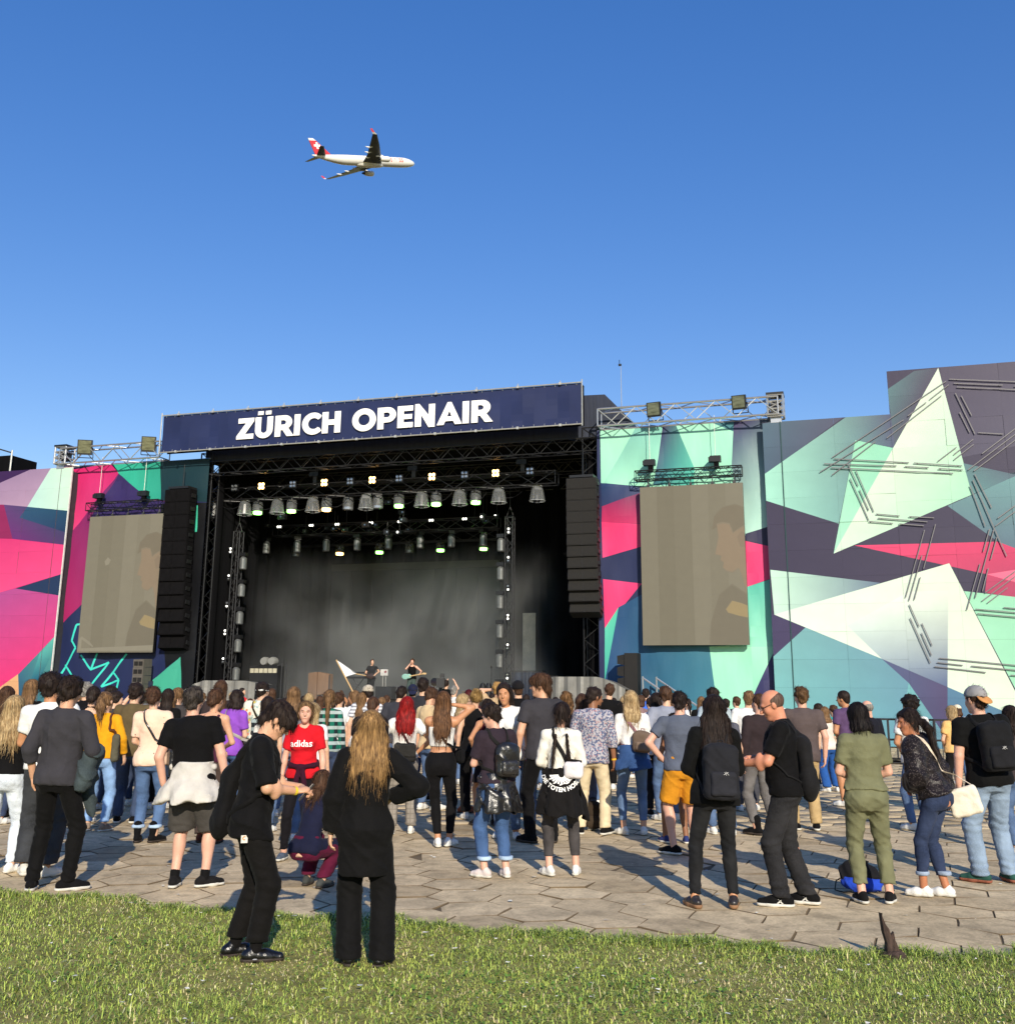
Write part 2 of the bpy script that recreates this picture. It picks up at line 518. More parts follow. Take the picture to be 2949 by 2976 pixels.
def to_art(polys, d):
    """[(px points, colour or one colour per point)] -> stage-plane polygons"""
    out = []
    for pts, cols in polys:
        P = [sp(x, y, d) for x, y in pts]
        if isinstance(cols[0], (list, tuple)): C = [lc(c) for c in cols]
        else: C = [lc(cols)] * len(P)
        area = sum(P[i - 1][0] * P[i][1] - P[i][0] * P[i - 1][1] for i in range(len(P)))
        if area < 0: P = P[::-1]; C = C[::-1]
        # the print runs evenly across each facet: one linear gradient per facet
        if any(c != C[0] for c in C):
            M_ = np.array([(1, x, z) for x, z in P]); C_ = np.array(C)
            co, *_r = np.linalg.lstsq(M_, C_, rcond=None)
            lo_, hi_ = C_.min(0), C_.max(0)
            C = [tuple(np.clip(np.array((1, x, z)) @ co, lo_, hi_)) for x, z in P]
            out.append((P, C, co, lo_, hi_))
        else: out.append((P, C, None, None, None))
    return out
def grad(q, c, co, lo_, hi_):
    if co is None: return c
    return [tuple(np.clip(np.array((1, x, z)) @ co, lo_, hi_)) for x, z in q]
def art_face(mb, P, C, y):
    """print polygon facing the audience (-y)"""
    if len(P) < 3: return
    mb.face([(x, y, z) for x, z in P], [tuple(c) for c in C])
def print_mat(name, rough=0.55, bump=0.0, bscale=3, spec=0.35, stretch=(1, 1, 1), var=0.05):
    return mat(name, rough=rough, spec=spec, var=var, vscale=1.2, bump=bump, bscale=bscale, stretch=stretch, build=attr_build())
M_PANEL = print_mat('printed_panel', 0.5, 0.12, 4)
M_TARP = print_mat('printed_tarpaulin', 0.5, .5, 2.2, stretch=(1.6, 1, .5))
M_WOOD = mat('dark_panel_back', (60, 60, 66), rough=.8)

# --- right wall
RW = []
def A(pts, col): RW.append((pts, col))
DKP, SL = (60, 54, 80), (76, 92, 118)
A([(2150, 1000), (3500, 900), (3500, 2300), (2150, 2300)], DKP)
A([(2205, 1232), (2480, 1190), (2222, 1380)], [(84, 112, 130), (84, 82, 108), (74, 96, 118)])
A([(2222, 1377), (2463, 1208), (2590, 1200), (2600, 1302), (2485, 1279), (2437, 1522), (2226, 1455)],
  [(170, 232, 208), (104, 150, 156), (84, 92, 116), (84, 90, 112), (110, 150, 160), (120, 178, 176), (178, 236, 212)])
A([(2577, 1132), (2656, 1078), (2726, 1069), (2600, 1302), (2588, 1204)], [(92, 132, 136), (78, 76, 98), (76, 70, 94), (78, 78, 100), (88, 118, 128)])
A([(2577, 1070), (3500, 1000), (3500, 1180), (2790, 1330), (2726, 1069)], [(72, 62, 86), (84, 80, 102), (92, 88, 112), (78, 74, 98), (74, 68, 92)])
A([(2485, 1279), (2602, 1303), (2422, 1609)], [(160, 230, 196), (150, 224, 192), (178, 238, 208)])
A([(2726, 1069), (2824, 1437), (2422, 1609)], [(232, 250, 226), (176, 234, 200), (222, 246, 222)])
A([(2799, 1346), (3000, 1390), (3000, 1365), (2824, 1437)], [(92, 128, 134), (84, 92, 116), (84, 92, 116), (100, 150, 152)])
A([(2753, 1470), (2949, 1384), (3500, 1140), (3500, 1640), (2949, 1597), (2898, 1573)], [(104, 146, 152), (120, 176, 176), (130, 190, 185), (88, 120, 140), (92, 118, 140), (84, 84, 112)])
A([(2482, 1585), (2898, 1574), (2949, 1593), (3500, 1700), (3500, 1800), (2949, 1736), (2862, 1723), (2868, 1669)],
  [(252, 70, 124), (226, 60, 112), (176, 50, 92), (150, 48, 90), (150, 48, 90), (152, 62, 96), (150, 60, 96), (240, 72, 120)])
A([(2867, 1669), (2949, 1656), (3300, 1640), (3300, 1800), (2949, 1692)], [(246, 92, 138), (250, 132, 160), (250, 140, 165), (250, 132, 160), (244, 120, 152)])
A([(2238, 1656), (2559, 1694), (2250, 1790)], [(206, 246, 222), (104, 124, 150), (210, 246, 226)])
A([(2210, 1770), (2249, 1786), (2340, 1824), (2250, 1915), (2210, 1915)], (66, 58, 96))
A([(2240, 1915), (2340, 1824), (2562, 1915), (2640, 1980), (2660, 2300), (2240, 2300)], [(150, 218, 204), (104, 168, 180), (98, 112, 150), (110, 168, 186), (110, 180, 190), (100, 170, 185)])
A([(2562, 1915), (2753, 1997), (2753, 2200), (2640, 1985)], [(84, 96, 136), (82, 72, 112), (70, 60, 100), (86, 96, 136)])
A([(2640, 1985), (2760, 2160), (2740, 2200), (2600, 2250)], [(118, 186, 190), (96, 130, 160), (100, 150, 170), (120, 190, 195)])
A([(2753, 1990), (2880, 2050), (3500, 2330), (2753, 2330)], [(86, 124, 158), (88, 140, 168), (88, 140, 168), (76, 100, 140)])
A([(2801, 1718), (2949, 1735), (3500, 1790), (3500, 2500), (2949, 2000)], [(166, 232, 194), (150, 220, 186), (140, 210, 180), (150, 220, 186), (172, 236, 200)])
A([(2758, 1637), (2949, 2008), (3300, 2690), (2949, 2082), (2753, 1997), (2562, 1915), (2249, 1786)],
  [(232, 248, 224), (226, 246, 222), (226, 246, 222), (226, 246, 222), (226, 246, 222), (226, 250, 232), (236, 254, 236)])
A([(2462, 1818), (2640, 1720), (2755, 1716), (2753, 1997), (2562, 1915)], [(234, 252, 236), (236, 252, 234), (238, 252, 230), (92, 108, 148), (150, 172, 192)])
art_r = to_art(RW, 0.0)
S_L = sp(2213, 1228)[0]; S_J = sp(2266, 1225)[0]
Z_LO = 0.5 * (sp(2213, 1228)[1] + sp(2583, 1204)[1])
S_T = sp(2581, 1150)[0]
Z_HI = 0.5 * (sp(2577, 1077)[1] + sp(2949, 1052)[1])
PWD, PHT = 1.96, 1.0
rw = sthing('printed_wall', 'tall wall of printed panels in mint, purple and pink at the right edge', 'wall', S_J, 0, 0)
cols_s = [S_L, S_J]
while cols_s[-1] < S_J + 16: cols_s.append(cols_s[-1] + PWD)
it = min(range(len(cols_s)), key=lambda i: abs(cols_s[i] - S_T)); cols_s[it] = S_T
prng = random.Random(9)
for ci in range(len(cols_s) - 1):
    top = Z_HI if cols_s[ci] >= S_T - .01 else Z_LO
    z1 = top
    while z1 > 0.05:
        z0 = max(z1 - PHT, 0.0)
        g = 0.0015 if ci else 0.02
        x0, x1 = cols_s[ci] + g, cols_s[ci + 1] - g
        mb = MB()
        yo = prng.uniform(0, .012); tx = prng.gauss(0, .006); tz = prng.gauss(0, .008)
        mb.box((0, 0.03, 0), (x1 - x0, 0.05, z1 - z0 - .003))
        cx, cz = (x0 + x1) / 2, (z0 + z1) / 2
        lay = 0
        for P, C, *G_ in art_r:
            q, c = clip_poly(P, C, x0, x1, z0 + .0015, z1 - .0015); c = grad(q, c, *G_)
            if len(q) >= 3:
                mb.face([(x - cx, 0.004 - 0.0012 * (lay + 1), z - cz) for x, z in q], c); lay += 1
        o = mb.build('panel', M_PANEL, rw)
        o.location = (cx - S_J, yo, cz); o.rotation_euler = (tx, 0, tz)
        z1 = z0
back = MB(); back.box(((cols_s[-1] + S_L) / 2 - S_J, .35, Z_LO / 2 - .1), (cols_s[-1] - S_L - .06, .5, Z_LO - .2))
back.box(((cols_s[-1] + S_T) / 2 - S_J, .36, Z_HI / 2 - .1), (cols_s[-1] - S_T - .06, .52, Z_HI - .2))
back.build('backing', M_WOOD, rw)
tr = MB(); tr.box((0, .0, Z_LO / 2), (.035, .03, Z_LO)); tr.build('joint_strip', mat('joint_strip', (30, 70, 70), rough=.6), rw)

# rods standing off the right wall
RODS = []
def rods(ox, oy, scl, segs):
    for x0, y0, x1, y1 in segs: RODS.append((ox + x0 / scl, oy + y0 / scl, ox + x1 / scl, oy + y1 / scl))
rods(2560, 1040, 4.83, [(955, 305, 2300, 355), (1020, 362, 1705, 388), (1060, 415, 2300, 470), (1870, 400, 2300, 420),
    (1040, 500, 1315, 1075), (1125, 538, 1268, 815), (1100, 770, 1240, 1052), (1360, 1055, 1712, 1075),
    (912, 332, -690, 1405), (945, 382, 680, 590), (630, 630, 375, 820), (845, 535, 80, 1130), (315, 875, -860, 1610), (-80, 1180, -690, 1590 + 60),
    (1290, 1148, 1020, 1360), (1297, 1218, 1020, 1435), (1055, 1258, 795, 1455), (2300, 680, 1415, 1350), (2300, 760, 1220, 1575), (2300, 845, 1300, 1592),
    (-660, 1420, 390, 1475), (460, 1478, 1135, 1520), (-800, 1490, 215, 1520), (330, 1528, 665, 1545), (805, 1557, 1142, 1577), (-700, 1545, 1008, 1627),
    (1310, 1635, 1550, 2110), (1285, 1720, 1760, 2790), (1245, 1795, 1460, 2370)])
rods(2200, 1200, 4.6, [(1222, 705, 1350, 980), (1318, 772, 1558, 1325), (1242, 880, 1490, 1438), (1368, 1030, 1490, 1305)])
rods(2249, 1000, 1.7557, [(520, 868, 640, 878), (530, 889, 782, 908), (688, 881, 816, 888), (484, 907, 606, 916), (638, 918, 764, 928),
    (767, 950, 671, 1294), (823, 920, 762, 1147), (754, 1080, 688, 1310), (746, 1190, 715, 1305), (690, 1330, 740, 1443), (694, 1398, 797, 1628), (754, 1426, 806, 1540), (752, 1475, 803, 1590),
    (842, 1603, 1500, 1665), (832, 1625, 962, 1640), (1005, 1643, 1500, 1690), (818, 1646, 1080, 1676), (1205, 1690, 1500, 1712),
    (1098, 944, 1066, 1060), (1120, 948, 1025, 1296), (1136, 985, 1104, 1100), (1050, 1122, 983, 1357), (1092, 1144, 1062, 1262),
    (1026, 1353, 1500, 1395), (1036, 1376, 1500, 1418), (1170, 1345, 1500, 1372), (1229, 1160, 1076, 1270), (1229, 1186, 1060, 1312), (1190, 1244, 1088, 1322), (1229, 825, 1140, 890), (1229, 855, 1128, 930)])
M_ROD = mat('rod_metal', (120, 118, 120), rough=.5, metal=.2, var=.05)
for x0, y0, x1, y1 in RODS:
    a = sp(x0, y0); b = sp(x1, y1)
    if max(a[0], b[0]) > cols_s[-1]: continue
    dy = b[0] - a[0]; dzz = b[1] - a[1]; L_ = math.hypot(dy, dzz)
    mb = MB(); mb.box((0, 0, 0), (L_, .022, .030))
    for t in (-.42, .42): mb.box((L_ * t, .035, 0), (.02, .05, .02))
    o = mb.build('rod', M_ROD, rw)
    o.location = ((a[0] + b[0]) / 2 - S_J, -.06, (a[1] + b[1]) / 2); o.rotation_euler = (0, -math.atan2(dzz, dy), 0)

# --- left wall
LWp = []
def A5(pts, col): return ([(x / 2.2733, 1200 + y / 2.2733) for x, y in pts], col)
LWp = [A5([(-1800, 200), (600, 200), (600, 2300), (-1800, 2300)], (226, 50, 122)),
    A5([(-1800, 470), (0, 385), (205, 372), (0, 462), (-1800, 1200)], (62, 30, 84)),
    A5([(0, 462), (205, 372), (335, 366), (180, 620), (0, 606), (-900, 560), (-900, 860)], [(204, 194, 204), (136, 94, 150), (122, 78, 140), (160, 120, 160), (232, 200, 220), (140, 100, 150), (140, 100, 150)]),
    A5([(335, 366), (490, 358), (447, 646), (180, 620)], [(206, 240, 224), (214, 246, 224), (214, 246, 224), (190, 232, 224)]),
    A5([(-900, 590), (0, 606), (25, 606), (82, 832), (0, 830), (-900, 800)], (150, 36, 92)),
    A5([(25, 606), (180, 620), (447, 646), (437, 792), (428, 872), (82, 832)], [(104, 56, 118), (74, 70, 116), (36, 78, 106), (38, 66, 100), (96, 44, 104), (108, 56, 122)]),
    A5([(180, 620), (447, 646), (437, 790), (130, 692)], [(44, 84, 116), (34, 76, 104), (30, 54, 92), (48, 84, 120)]),
    A5([(0, 830), (428, 872), (400, 1066), (0, 1186), (-900, 1300), (-900, 800)], [(216, 44, 118), (236, 58, 128), (250, 86, 140), (246, 84, 142), (230, 60, 130), (200, 40, 110)]),
    A5([(100, 1160), (402, 1066), (386, 1206)], (34, 54, 90)),
    A5([(0, 1186), (100, 1160), (386, 1206), (355, 1482), (120, 1730), (0, 1812), (-900, 2300), (-900, 1300)], [(150, 80, 156), (150, 80, 156), (226, 88, 142), (232, 46, 122), (240, 52, 124), (240, 60, 128), (240, 52, 124), (170, 80, 150)]),
    A5([(120, 1728), (358, 1480), (330, 1730), (300, 2300), (130, 2300)], [(46, 84, 124), (104, 190, 174), (50, 110, 124), (34, 60, 104), (36, 64, 106)]),
    A5([(260, 1590), (358, 1480), (340, 1600), (262, 1760), (200, 1780)], [(80, 168, 164), (112, 200, 182), (70, 160, 156), (30, 70, 110), (50, 120, 140)]),
    A5([(-900, 2300), (0, 1812), (120, 1726), (134, 2300)], (232, 178, 128))]
art_l = to_art(LWp, 0.0)
S_LR = sp(211, 1360)[0]
S_LR = 0.5 * (S_LR + sp(150, 1925)[0])
Z_LW = 0.5 * (sp(211, 1358)[1] + sp(0, 1369)[1])
lw = sthing('printed_wall', 'wall of printed panels in pink, purple and mint at the left edge', 'wall', S_LR, 0, 0)
cs = [S_LR, S_LR - .62]
while cs[-1] > S_LR - 14: cs.append(cs[-1] - PWD)
for ci in range(len(cs) - 1):
    z1 = Z_LW
    while z1 > .05:
        z0 = max(z1 - PHT, 0.0)
        x0, x1 = cs[ci + 1] + (.012 if ci == 0 else .0015), cs[ci] - (.012 if ci == 1 else .0015)
        cx, cz = (x0 + x1) / 2, (z0 + z1) / 2
        mb = MB(); mb.box((0, .03, 0), (x1 - x0, .05, z1 - z0 - .003)); lay = 0
        for P, C, *G_ in art_l:
            q, c = clip_poly(P, C, x0, x1, z0 + .0015, z1 - .0015); c = grad(q, c, *G_)
            if len(q) >= 3: mb.face([(x - cx, .004 - .0012 * (lay + 1), z - cz) for x, z in q], c); lay += 1
        o = mb.build('panel', M_PANEL, lw)
        o.location = (cx - S_LR, prng.uniform(0, .006), cz); o.rotation_euler = (prng.gauss(0, .003), 0, prng.gauss(0, .004))
        z1 = z0
mb = MB(); mb.box((-7, .35, Z_LW / 2 - .1), (13.9, .5, Z_LW - .2)); mb.build('backing', M_WOOD, lw)
mb = MB(); mb.box((.03, .0, Z_LW / 2), (.05, .07, Z_LW)); mb.build('edge_strip', mat('edge_strip', (220, 222, 215), rough=.4), lw)

# --- tarpaulins beside the stage
TD = 0.5
def tarp(name, label, polys, px_l, px_r, py_t, py_ref, flip=False):
    art = to_art(polys, TD)
    s0 = sp(px_l, py_ref, TD)[0]; s1 = sp(px_r, py_ref, TD)[0]; zt = py_t
    root = sthing('tarpaulin', label, 'tarpaulin', (s0 + s1) / 2, TD, 0)
    cx = (s0 + s1) / 2
    NX, NZ = 18, 30
    mb = MB()
    def bulge(x, z):
        u = x - s0
        k = min(1.0, (zt - z) / .8) * min(1.0, u / .5) * min(1.0, (s1 - x) / .5)
        return k * (.07 * math.sin(1.3 * x + .5 * z) * math.sin(.45 * z + x) + .03 * math.sin(3.1 * x + 1.7 * z + math.sin(x * 2)) + .018 * math.sin(5.3 * x - 2.9 * z + 2 * math.sin(z)))
    def clip_half(P, C, f):
        oP, oC = [], []
        for i in range(len(P)):
            a, b = P[i - 1], P[i]; ca, cb = C[i - 1], C[i]; fa, fb = f(a), f(b)
            if (fa >= 0) != (fb >= 0):
                t = fa / (fa - fb)
                oP.append((a[0] + (b[0] - a[0]) * t, a[1] + (b[1] - a[1]) * t)); oC.append(tuple(ca[k] + (cb[k] - ca[k]) * t for k in range(3)))
            if fb >= 0: oP.append(b); oC.append(cb)
        return oP, oC
    for i in range(NX):
        for j in range(NZ):
            x0 = s0 + (s1 - s0) * i / NX; x1 = s0 + (s1 - s0) * (i + 1) / NX
            z0 = .3 + (zt - .3) * j / NZ; z1 = .3 + (zt - .3) * (j + 1) / NZ
            sl_ = (z1 - z0) / (x1 - x0)
            b00, b10, b11, b01 = bulge(x0, z0), bulge(x1, z0), bulge(x1, z1), bulge(x0, z1)
            lo = lambda p: (p[0] - x0) * sl_ - (p[1] - z0)      # below the diagonal
            hi = lambda p: -lo(p)
            lay = 0
            for P, C, *G_ in art:
                q, c = clip_poly(P, C, x0, x1, z0, z1)
                if len(q) < 3: continue
                for h, pl in ((lo, (b00, b10 - b00, b11 - b10)), (hi, (b00, b11 - b01, b01 - b00))):
                    q2, c2 = clip_half(q, c, h)
                    if len(q2) >= 3:
                        c2 = grad(q2, c2, *G_)
                        mb.face([(x - cx, pl[0] + pl[1] * (x - x0) / (x1 - x0) + pl[2] * (z - z0) / (z1 - z0) - .002 * lay, z) for x, z in q2], c2)
                lay += 1
    o = mb.build('print', M_TARP, root, smooth=True)
    bm = bmesh.new(); bm.from_mesh(o.data); bmesh.ops.remove_doubles(bm, verts=bm.verts, dist=2e-4); bm.to_mesh(o.data); bm.free()
    rail = MB(); rail.bar(((s0 - cx), .06, zt), ((s1 - cx), .06, zt), .03); rail.build('top_rail', M_ALU, root)
    return root
M_ALU = mat('aluminium', (205, 205, 205), rough=.35, metal=.75, var=.06)
NV = (44, 52, 92)
RT = [([(1600, 1100), (2400, 1100), (2400, 2200), (1600, 2200)], NV),
    ([(1743, 1200), (2230, 1180), (2170, 1560), (2016, 1425), (1746, 1404)], [(176, 248, 214), (176, 248, 214), (170, 246, 216), (176, 248, 214), (180, 250, 218)]),
    ([(1860, 1220), (1926, 1215), (1905, 1409), (1755, 1404)], [(96, 160, 166), (150, 226, 204), (176, 248, 214), (176, 248, 214)]),
    ([(1928, 1215), (1955, 1215), (2018, 1362), (2016, 1412), (1898, 1410), (1914, 1330)], [(64, 54, 94), (60, 62, 100), (92, 212, 186), (100, 220, 194), (66, 120, 140), (58, 92, 124)]),
    ([(2060, 1225), (2133, 1255), (2133, 1225)], (70, 130, 140)),
    ([(2133, 1210), (2240, 1200), (2240, 1528), (2166, 1552), (2126, 1352)], [(66, 58, 98), (76, 84, 116), (196, 246, 228), (206, 250, 232), (66, 104, 134)]),
    ([(1746, 1404), (2016, 1425), (2016, 1500), (1749, 1472)], [(46, 74, 118), (62, 56, 96), (70, 56, 98), (48, 60, 104)]),
    ([(1749, 1472), (1857, 1433), (2000, 1433), (2000, 1530), (1748, 1517)], [(180, 50, 104), (96, 46, 92), (96, 46, 92), (190, 50, 104), (226, 52, 112)]),
    ([(1748, 1517), (2000, 1532), (2000, 1550), (1750, 1621)], [(255, 66, 128), (255, 62, 120), (255, 62, 120), (255, 72, 136)]),
    ([(1752, 1683), (2000, 1712), (1862, 1700), (1757, 1826)], [(255, 78, 140), (246, 66, 126), (246, 60, 124), (255, 62, 126)]),
    ([(1757, 1826), (1797, 1765), (1757, 1985)], [(98, 214, 184), (90, 206, 176), (80, 190, 170)]),
    ([(1797, 1765), (2100, 1600), (2180, 1700), (2180, 2200), (1720, 2200), (1757, 1985)], [(40, 84, 128), (56, 104, 140), (70, 150, 160), (66, 140, 158), (40, 84, 128), (44, 88, 134)]),
    ([(2061, 1880), (2090, 2100), (2180, 2100), (2190, 2019), (2260, 1870), (2180, 1870)], (172, 250, 214)),
    ([(2190, 2019), (2260, 1870), (2280, 2150), (2150, 2150)], (62, 62, 108)),
    ([(2166, 1552), (2240, 1528), (2240, 1590), (2168, 1573)], (56, 54, 86)),
    ([(2120, 1562), (2168, 1573), (2245, 1590), (2245, 1680), (2172, 1705), (2120, 1720)], (255, 72, 132)),
    ([(2120, 1728), (2172, 1705), (2245, 1682), (2262, 1880), (2120, 1880)], [(96, 206, 184), (96, 206, 184), (110, 214, 192), (160, 240, 208), (150, 236, 206)])]
ZR = sp(1980, 1236, TD)[1]
tarp('tarpaulin', 'printed mint, navy and pink tarpaulin hanging behind the right screen', RT, 1738, 2262, ZR, 1600)
def stroke(pts, w_, col):
    out = []
    for (xa, ya), (xb, yb) in zip(pts[:-1], pts[1:]):
        dx, dy = xb - xa, yb - ya; l = math.hypot(dx, dy); nx, ny = -dy / l * w_, dx / l * w_
        out.append(A5([(xa + nx, ya + ny), (xb + nx, yb + ny), (xb - nx, yb - ny), (xa - nx, ya - ny)], col))
    return out
LT = [A5([(200, 200), (1500, 200), (1500, 2300), (200, 2300)], (36, 46, 88)),
    A5([(440, 380), (730, 335), (782, 398), (432, 832), (380, 832)], [(226, 44, 118), (232, 40, 118), (196, 38, 116), (236, 70, 132), (236, 70, 132)]),
    A5([(432, 832), (782, 398), (1500, 398), (1500, 560), (600, 692), (700, 1100), (365, 1436)], [(196, 36, 96), (66, 42, 104), (66, 42, 104), (60, 40, 100), (110, 44, 116), (120, 44, 112), (186, 36, 100)]),
    A5([(725, 300), (1500, 280), (1500, 585), (985, 572), (780, 398)], [(56, 206, 170), (26, 90, 94), (24, 80, 88), (60, 196, 166), (52, 180, 150)]),
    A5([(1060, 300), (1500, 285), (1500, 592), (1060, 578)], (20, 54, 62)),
    A5([(785, 402), (985, 572), (1300, 620), (1300, 700), (600, 692)], (58, 44, 102)),
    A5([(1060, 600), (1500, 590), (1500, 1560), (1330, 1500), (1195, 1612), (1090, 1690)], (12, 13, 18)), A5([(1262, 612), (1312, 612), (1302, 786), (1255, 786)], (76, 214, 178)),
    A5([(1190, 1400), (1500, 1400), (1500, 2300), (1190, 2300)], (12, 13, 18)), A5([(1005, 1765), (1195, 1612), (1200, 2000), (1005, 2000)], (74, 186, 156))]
NEON = (70, 232, 212)
for pl in ([(400, 1722), (500, 1552), (474, 1506), (506, 1400), (560, 1390)], [(424, 1664), (470, 1740)], [(535, 1600), (602, 1698), (640, 1590)], [(598, 1698), (715, 1648), (610, 1792)],
           [(836, 1592), (738, 1716), (668, 1810), (782, 1764), (740, 1714)], [(782, 1764), (760, 1840)]):
    LT += stroke(pl, 6, NEON)
ZL = sp(380, 1347, TD)[1]
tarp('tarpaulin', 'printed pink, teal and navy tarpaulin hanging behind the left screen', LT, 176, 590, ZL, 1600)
# ------------------------------------------------------------------ the stage
M_BLK = mat('black_cloth', (11, 11, 13), k=1, rough=.95, spec=.1, var=.25, vscale=.7, bump=.4, bscale=1.5, stretch=(3, 3, .3))
M_BLKM = mat('black_metal', (20, 20, 22), k=1, rough=.45, spec=.5, var=.1)
M_DKM = mat('dark_steel', (70, 70, 72), k=1, rough=.45, metal=.5, var=.1)
M_NAVY = mat('banner_cloth', (34, 44, 84), k=.85, rough=.6, spec=.3, var=.14, vscale=.5, bump=.35, bscale=1.2)
M_WHT = mat('white_print', (252, 250, 244), k=.95, rough=.5, var=.02)
M_STEEL = mat('galvanised_pipe', (200, 198, 190), rough=.4, metal=.5, var=.1)
M_DECK = mat('stage_deck', (34, 32, 30), k=1, rough=.8, var=.2)
M_CAB = mat('loudspeaker_black', (23, 21, 19), k=1, rough=.75, var=.15, vscale=3)
M_GRILL = mat('loudspeaker_grille', (27, 25, 22), k=1, rough=.85, var=.3, vscale=14)
M_GLASS = mat('clear_plastic', (235, 240, 240), k=1, rough=.12, alpha=.10, var=0, spec=.8)
M_DIRTY = mat('lamp_body', (24, 24, 26), k=1, rough=.4, var=.1)
M_LENS = mat('lamp_lens', (150, 155, 160), k=1, rough=.1, metal=.6, var=0)
M_LAMB = mat('lamp_amber', (255, 210, 140), rough=.4, emit=(255, 196, 110), estr=9, var=0)
M_LGRN = mat('lamp_green', (190, 255, 170), rough=.4, emit=(150, 255, 110), estr=7, var=0)
M_LRED = mat('lamp_red', (255, 120, 70), rough=.4, emit=(255, 90, 40), estr=6, var=0)
M_LWHT = mat('lamp_white', (255, 255, 250), rough=.4, emit=(255, 252, 240), estr=2.2, var=0)
M_TARPG = mat('grey_tarp', (128, 126, 120), k=.8, rough=.35, spec=.6, var=.2, vscale=2, bump=.8, bscale=3)
M_CASE = mat('flight_case', (28, 28, 30), k=1, rough=.5, var=.1)

def truss_mb(L_, h, r=.025, bays=None, tri=False):
    """lattice girder along +x, origin at its start, square section h"""
    ch = MB(); br = MB()
    bays = bays or max(2, int(round(L_ / (h * 1.0))))
    cor = [(-h / 2, -h / 2), (h / 2, -h / 2), (h / 2, h / 2), (-h / 2, h / 2)]
    for y, z in cor: ch.bar((0, y, z), (L_, y, z), r, 6)
    st = L_ / bays
    for k in range(4):
        a, b = cor[k], cor[(k + 1) % 4]
        for i in range(bays):
            x0, x1 = i * st, (i + 1) * st
            p, q = (a, b) if i % 2 == 0 else (b, a)
            br.bar((x0, p[0], p[1]), (x1, q[0], q[1]), r * .55, 4)
        br.bar((0, a[0], a[1]), (0, b[0], b[1]), r * .7, 4); br.bar((L_, a[0], a[1]), (L_, b[0], b[1]), r * .7, 4)
    return ch, br
def truss(name, label, a, b, h, m, group=None, r=.025, bays=None, cat='truss'):
    """a, b in stage coordinates (s, d, z)"""
    A_, B_ = Vector(a), Vector(b); D = B_ - A_; L_ = D.length
    root = thing(name, label, cat, W(*a), 0, group)
    xw = (SU * D.x + SV * D.y + Vector((0, 0, D.z))).normalized()
    up = Vector((0, 0, 1)) if abs(xw.z) < .9 else SV
    yw = up.cross(xw).normalized(); zw = xw.cross(yw)
    root.matrix_world = Matrix(((xw.x, yw.x, zw.x, W(*a).x), (xw.y, yw.y, zw.y, W(*a).y), (xw.z, yw.z, zw.z, W(*a).z), (0, 0, 0, 1)))
    ch, br = truss_mb(L_, h, r, bays)
    for y, z in ((-h / 2, -h / 2), (h / 2, -h / 2), (h / 2, h / 2), (-h / 2, h / 2)):
        cb = MB(); cb.bar((0, y, z), (L_, y, z), r, 6); cb.build('chord', m, root)
    tag(br.build('bracing', m, root), kind='stuff')
    return root

# deck, back wall, wings
sL, sR = sp(560, 1700, 0)[0], sp(1738, 1700, 0)[0]
DZ = 1.40
BL = sp(466, 1313, -.4); BR = sp(1694, 1236, -.4); TL_ = sp(472, 1207, -.4); TR_ = sp(1690, 1114, -.4)
zb, zt = (BL[1] + BR[1]) / 2, (TL_[1] + TR_[1]) / 2
bs0, bs1 = (BL[0] + TL_[0]) / 2, (BR[0] + TR_[0]) / 2
stage = sthing('concert_stage', 'large black festival stage with deck, drapes and roof', 'stage', (sL + sR) / 2, 0, 0)
cx = (sL + sR) / 2
def spart(name, mb, m): return mb.build(name, m, stage)
mb = MB(); mb.box((0, 7.0, DZ - .1), (sR - sL + .3, 12.4, .2)); spart('deck', mb, M_DECK)
mb = MB(); mb.box((0, .78, (DZ - .2) / 2), (sR - sL + .3, .06, DZ - .2)); spart('skirt', mb, M_BLK)
def drape(mb, x0, x1, y, z0, z1, amp=.12, n=60, axis='x'):
    pts = []
    for i in range(n + 1):
        t = i / n; x = x0 + (x1 - x0) * t
        pts.append((x, y + amp * math.sin(t * n * .9) + amp * .5 * math.sin(t * n * .37)))
    for (xa, ya), (xb, yb) in zip(pts[:-1], pts[1:]):
        if axis == 'x': mb.face([(xa, ya, z0), (xb, yb, z0), (xb, yb, z1), (xa, ya, z1)])
        else: mb.face([(ya, xa, z0), (yb, xb, z0), (yb, xb, z1), (ya, xa, z1)])
mb = MB(); drape(mb, sL - cx - .3, sR - cx + .3, 12.9, DZ, zt - .4, n=90); spart('back_drape', mb, M_BLK)
for sx, nm in ((sL - cx - .15, 'side_drape'), (sR - cx + .15, 'side_drape')):
    mb = MB(); drape(mb, 1.6, 12.9, sx, DZ, zt - .4, axis='y', n=70); spart(nm, mb, M_BLK)
# black scrims in the wings, in front of the side drapes
for px0, px1, d, nm in ((560, 655, 3.2, 'wing_drape'), (1480, 1700, 8.2, 'wing_drape'), (600, 760, 8.2, 'wing_drape')):
    a = sp(px0, 1700, d)[0] - cx; b = sp(px1, 1700, d)[0] - cx
    mb = MB(); drape(mb, a, b, d, DZ, zb - .3, amp=.08, n=30); spart(nm, mb, M_BLK)
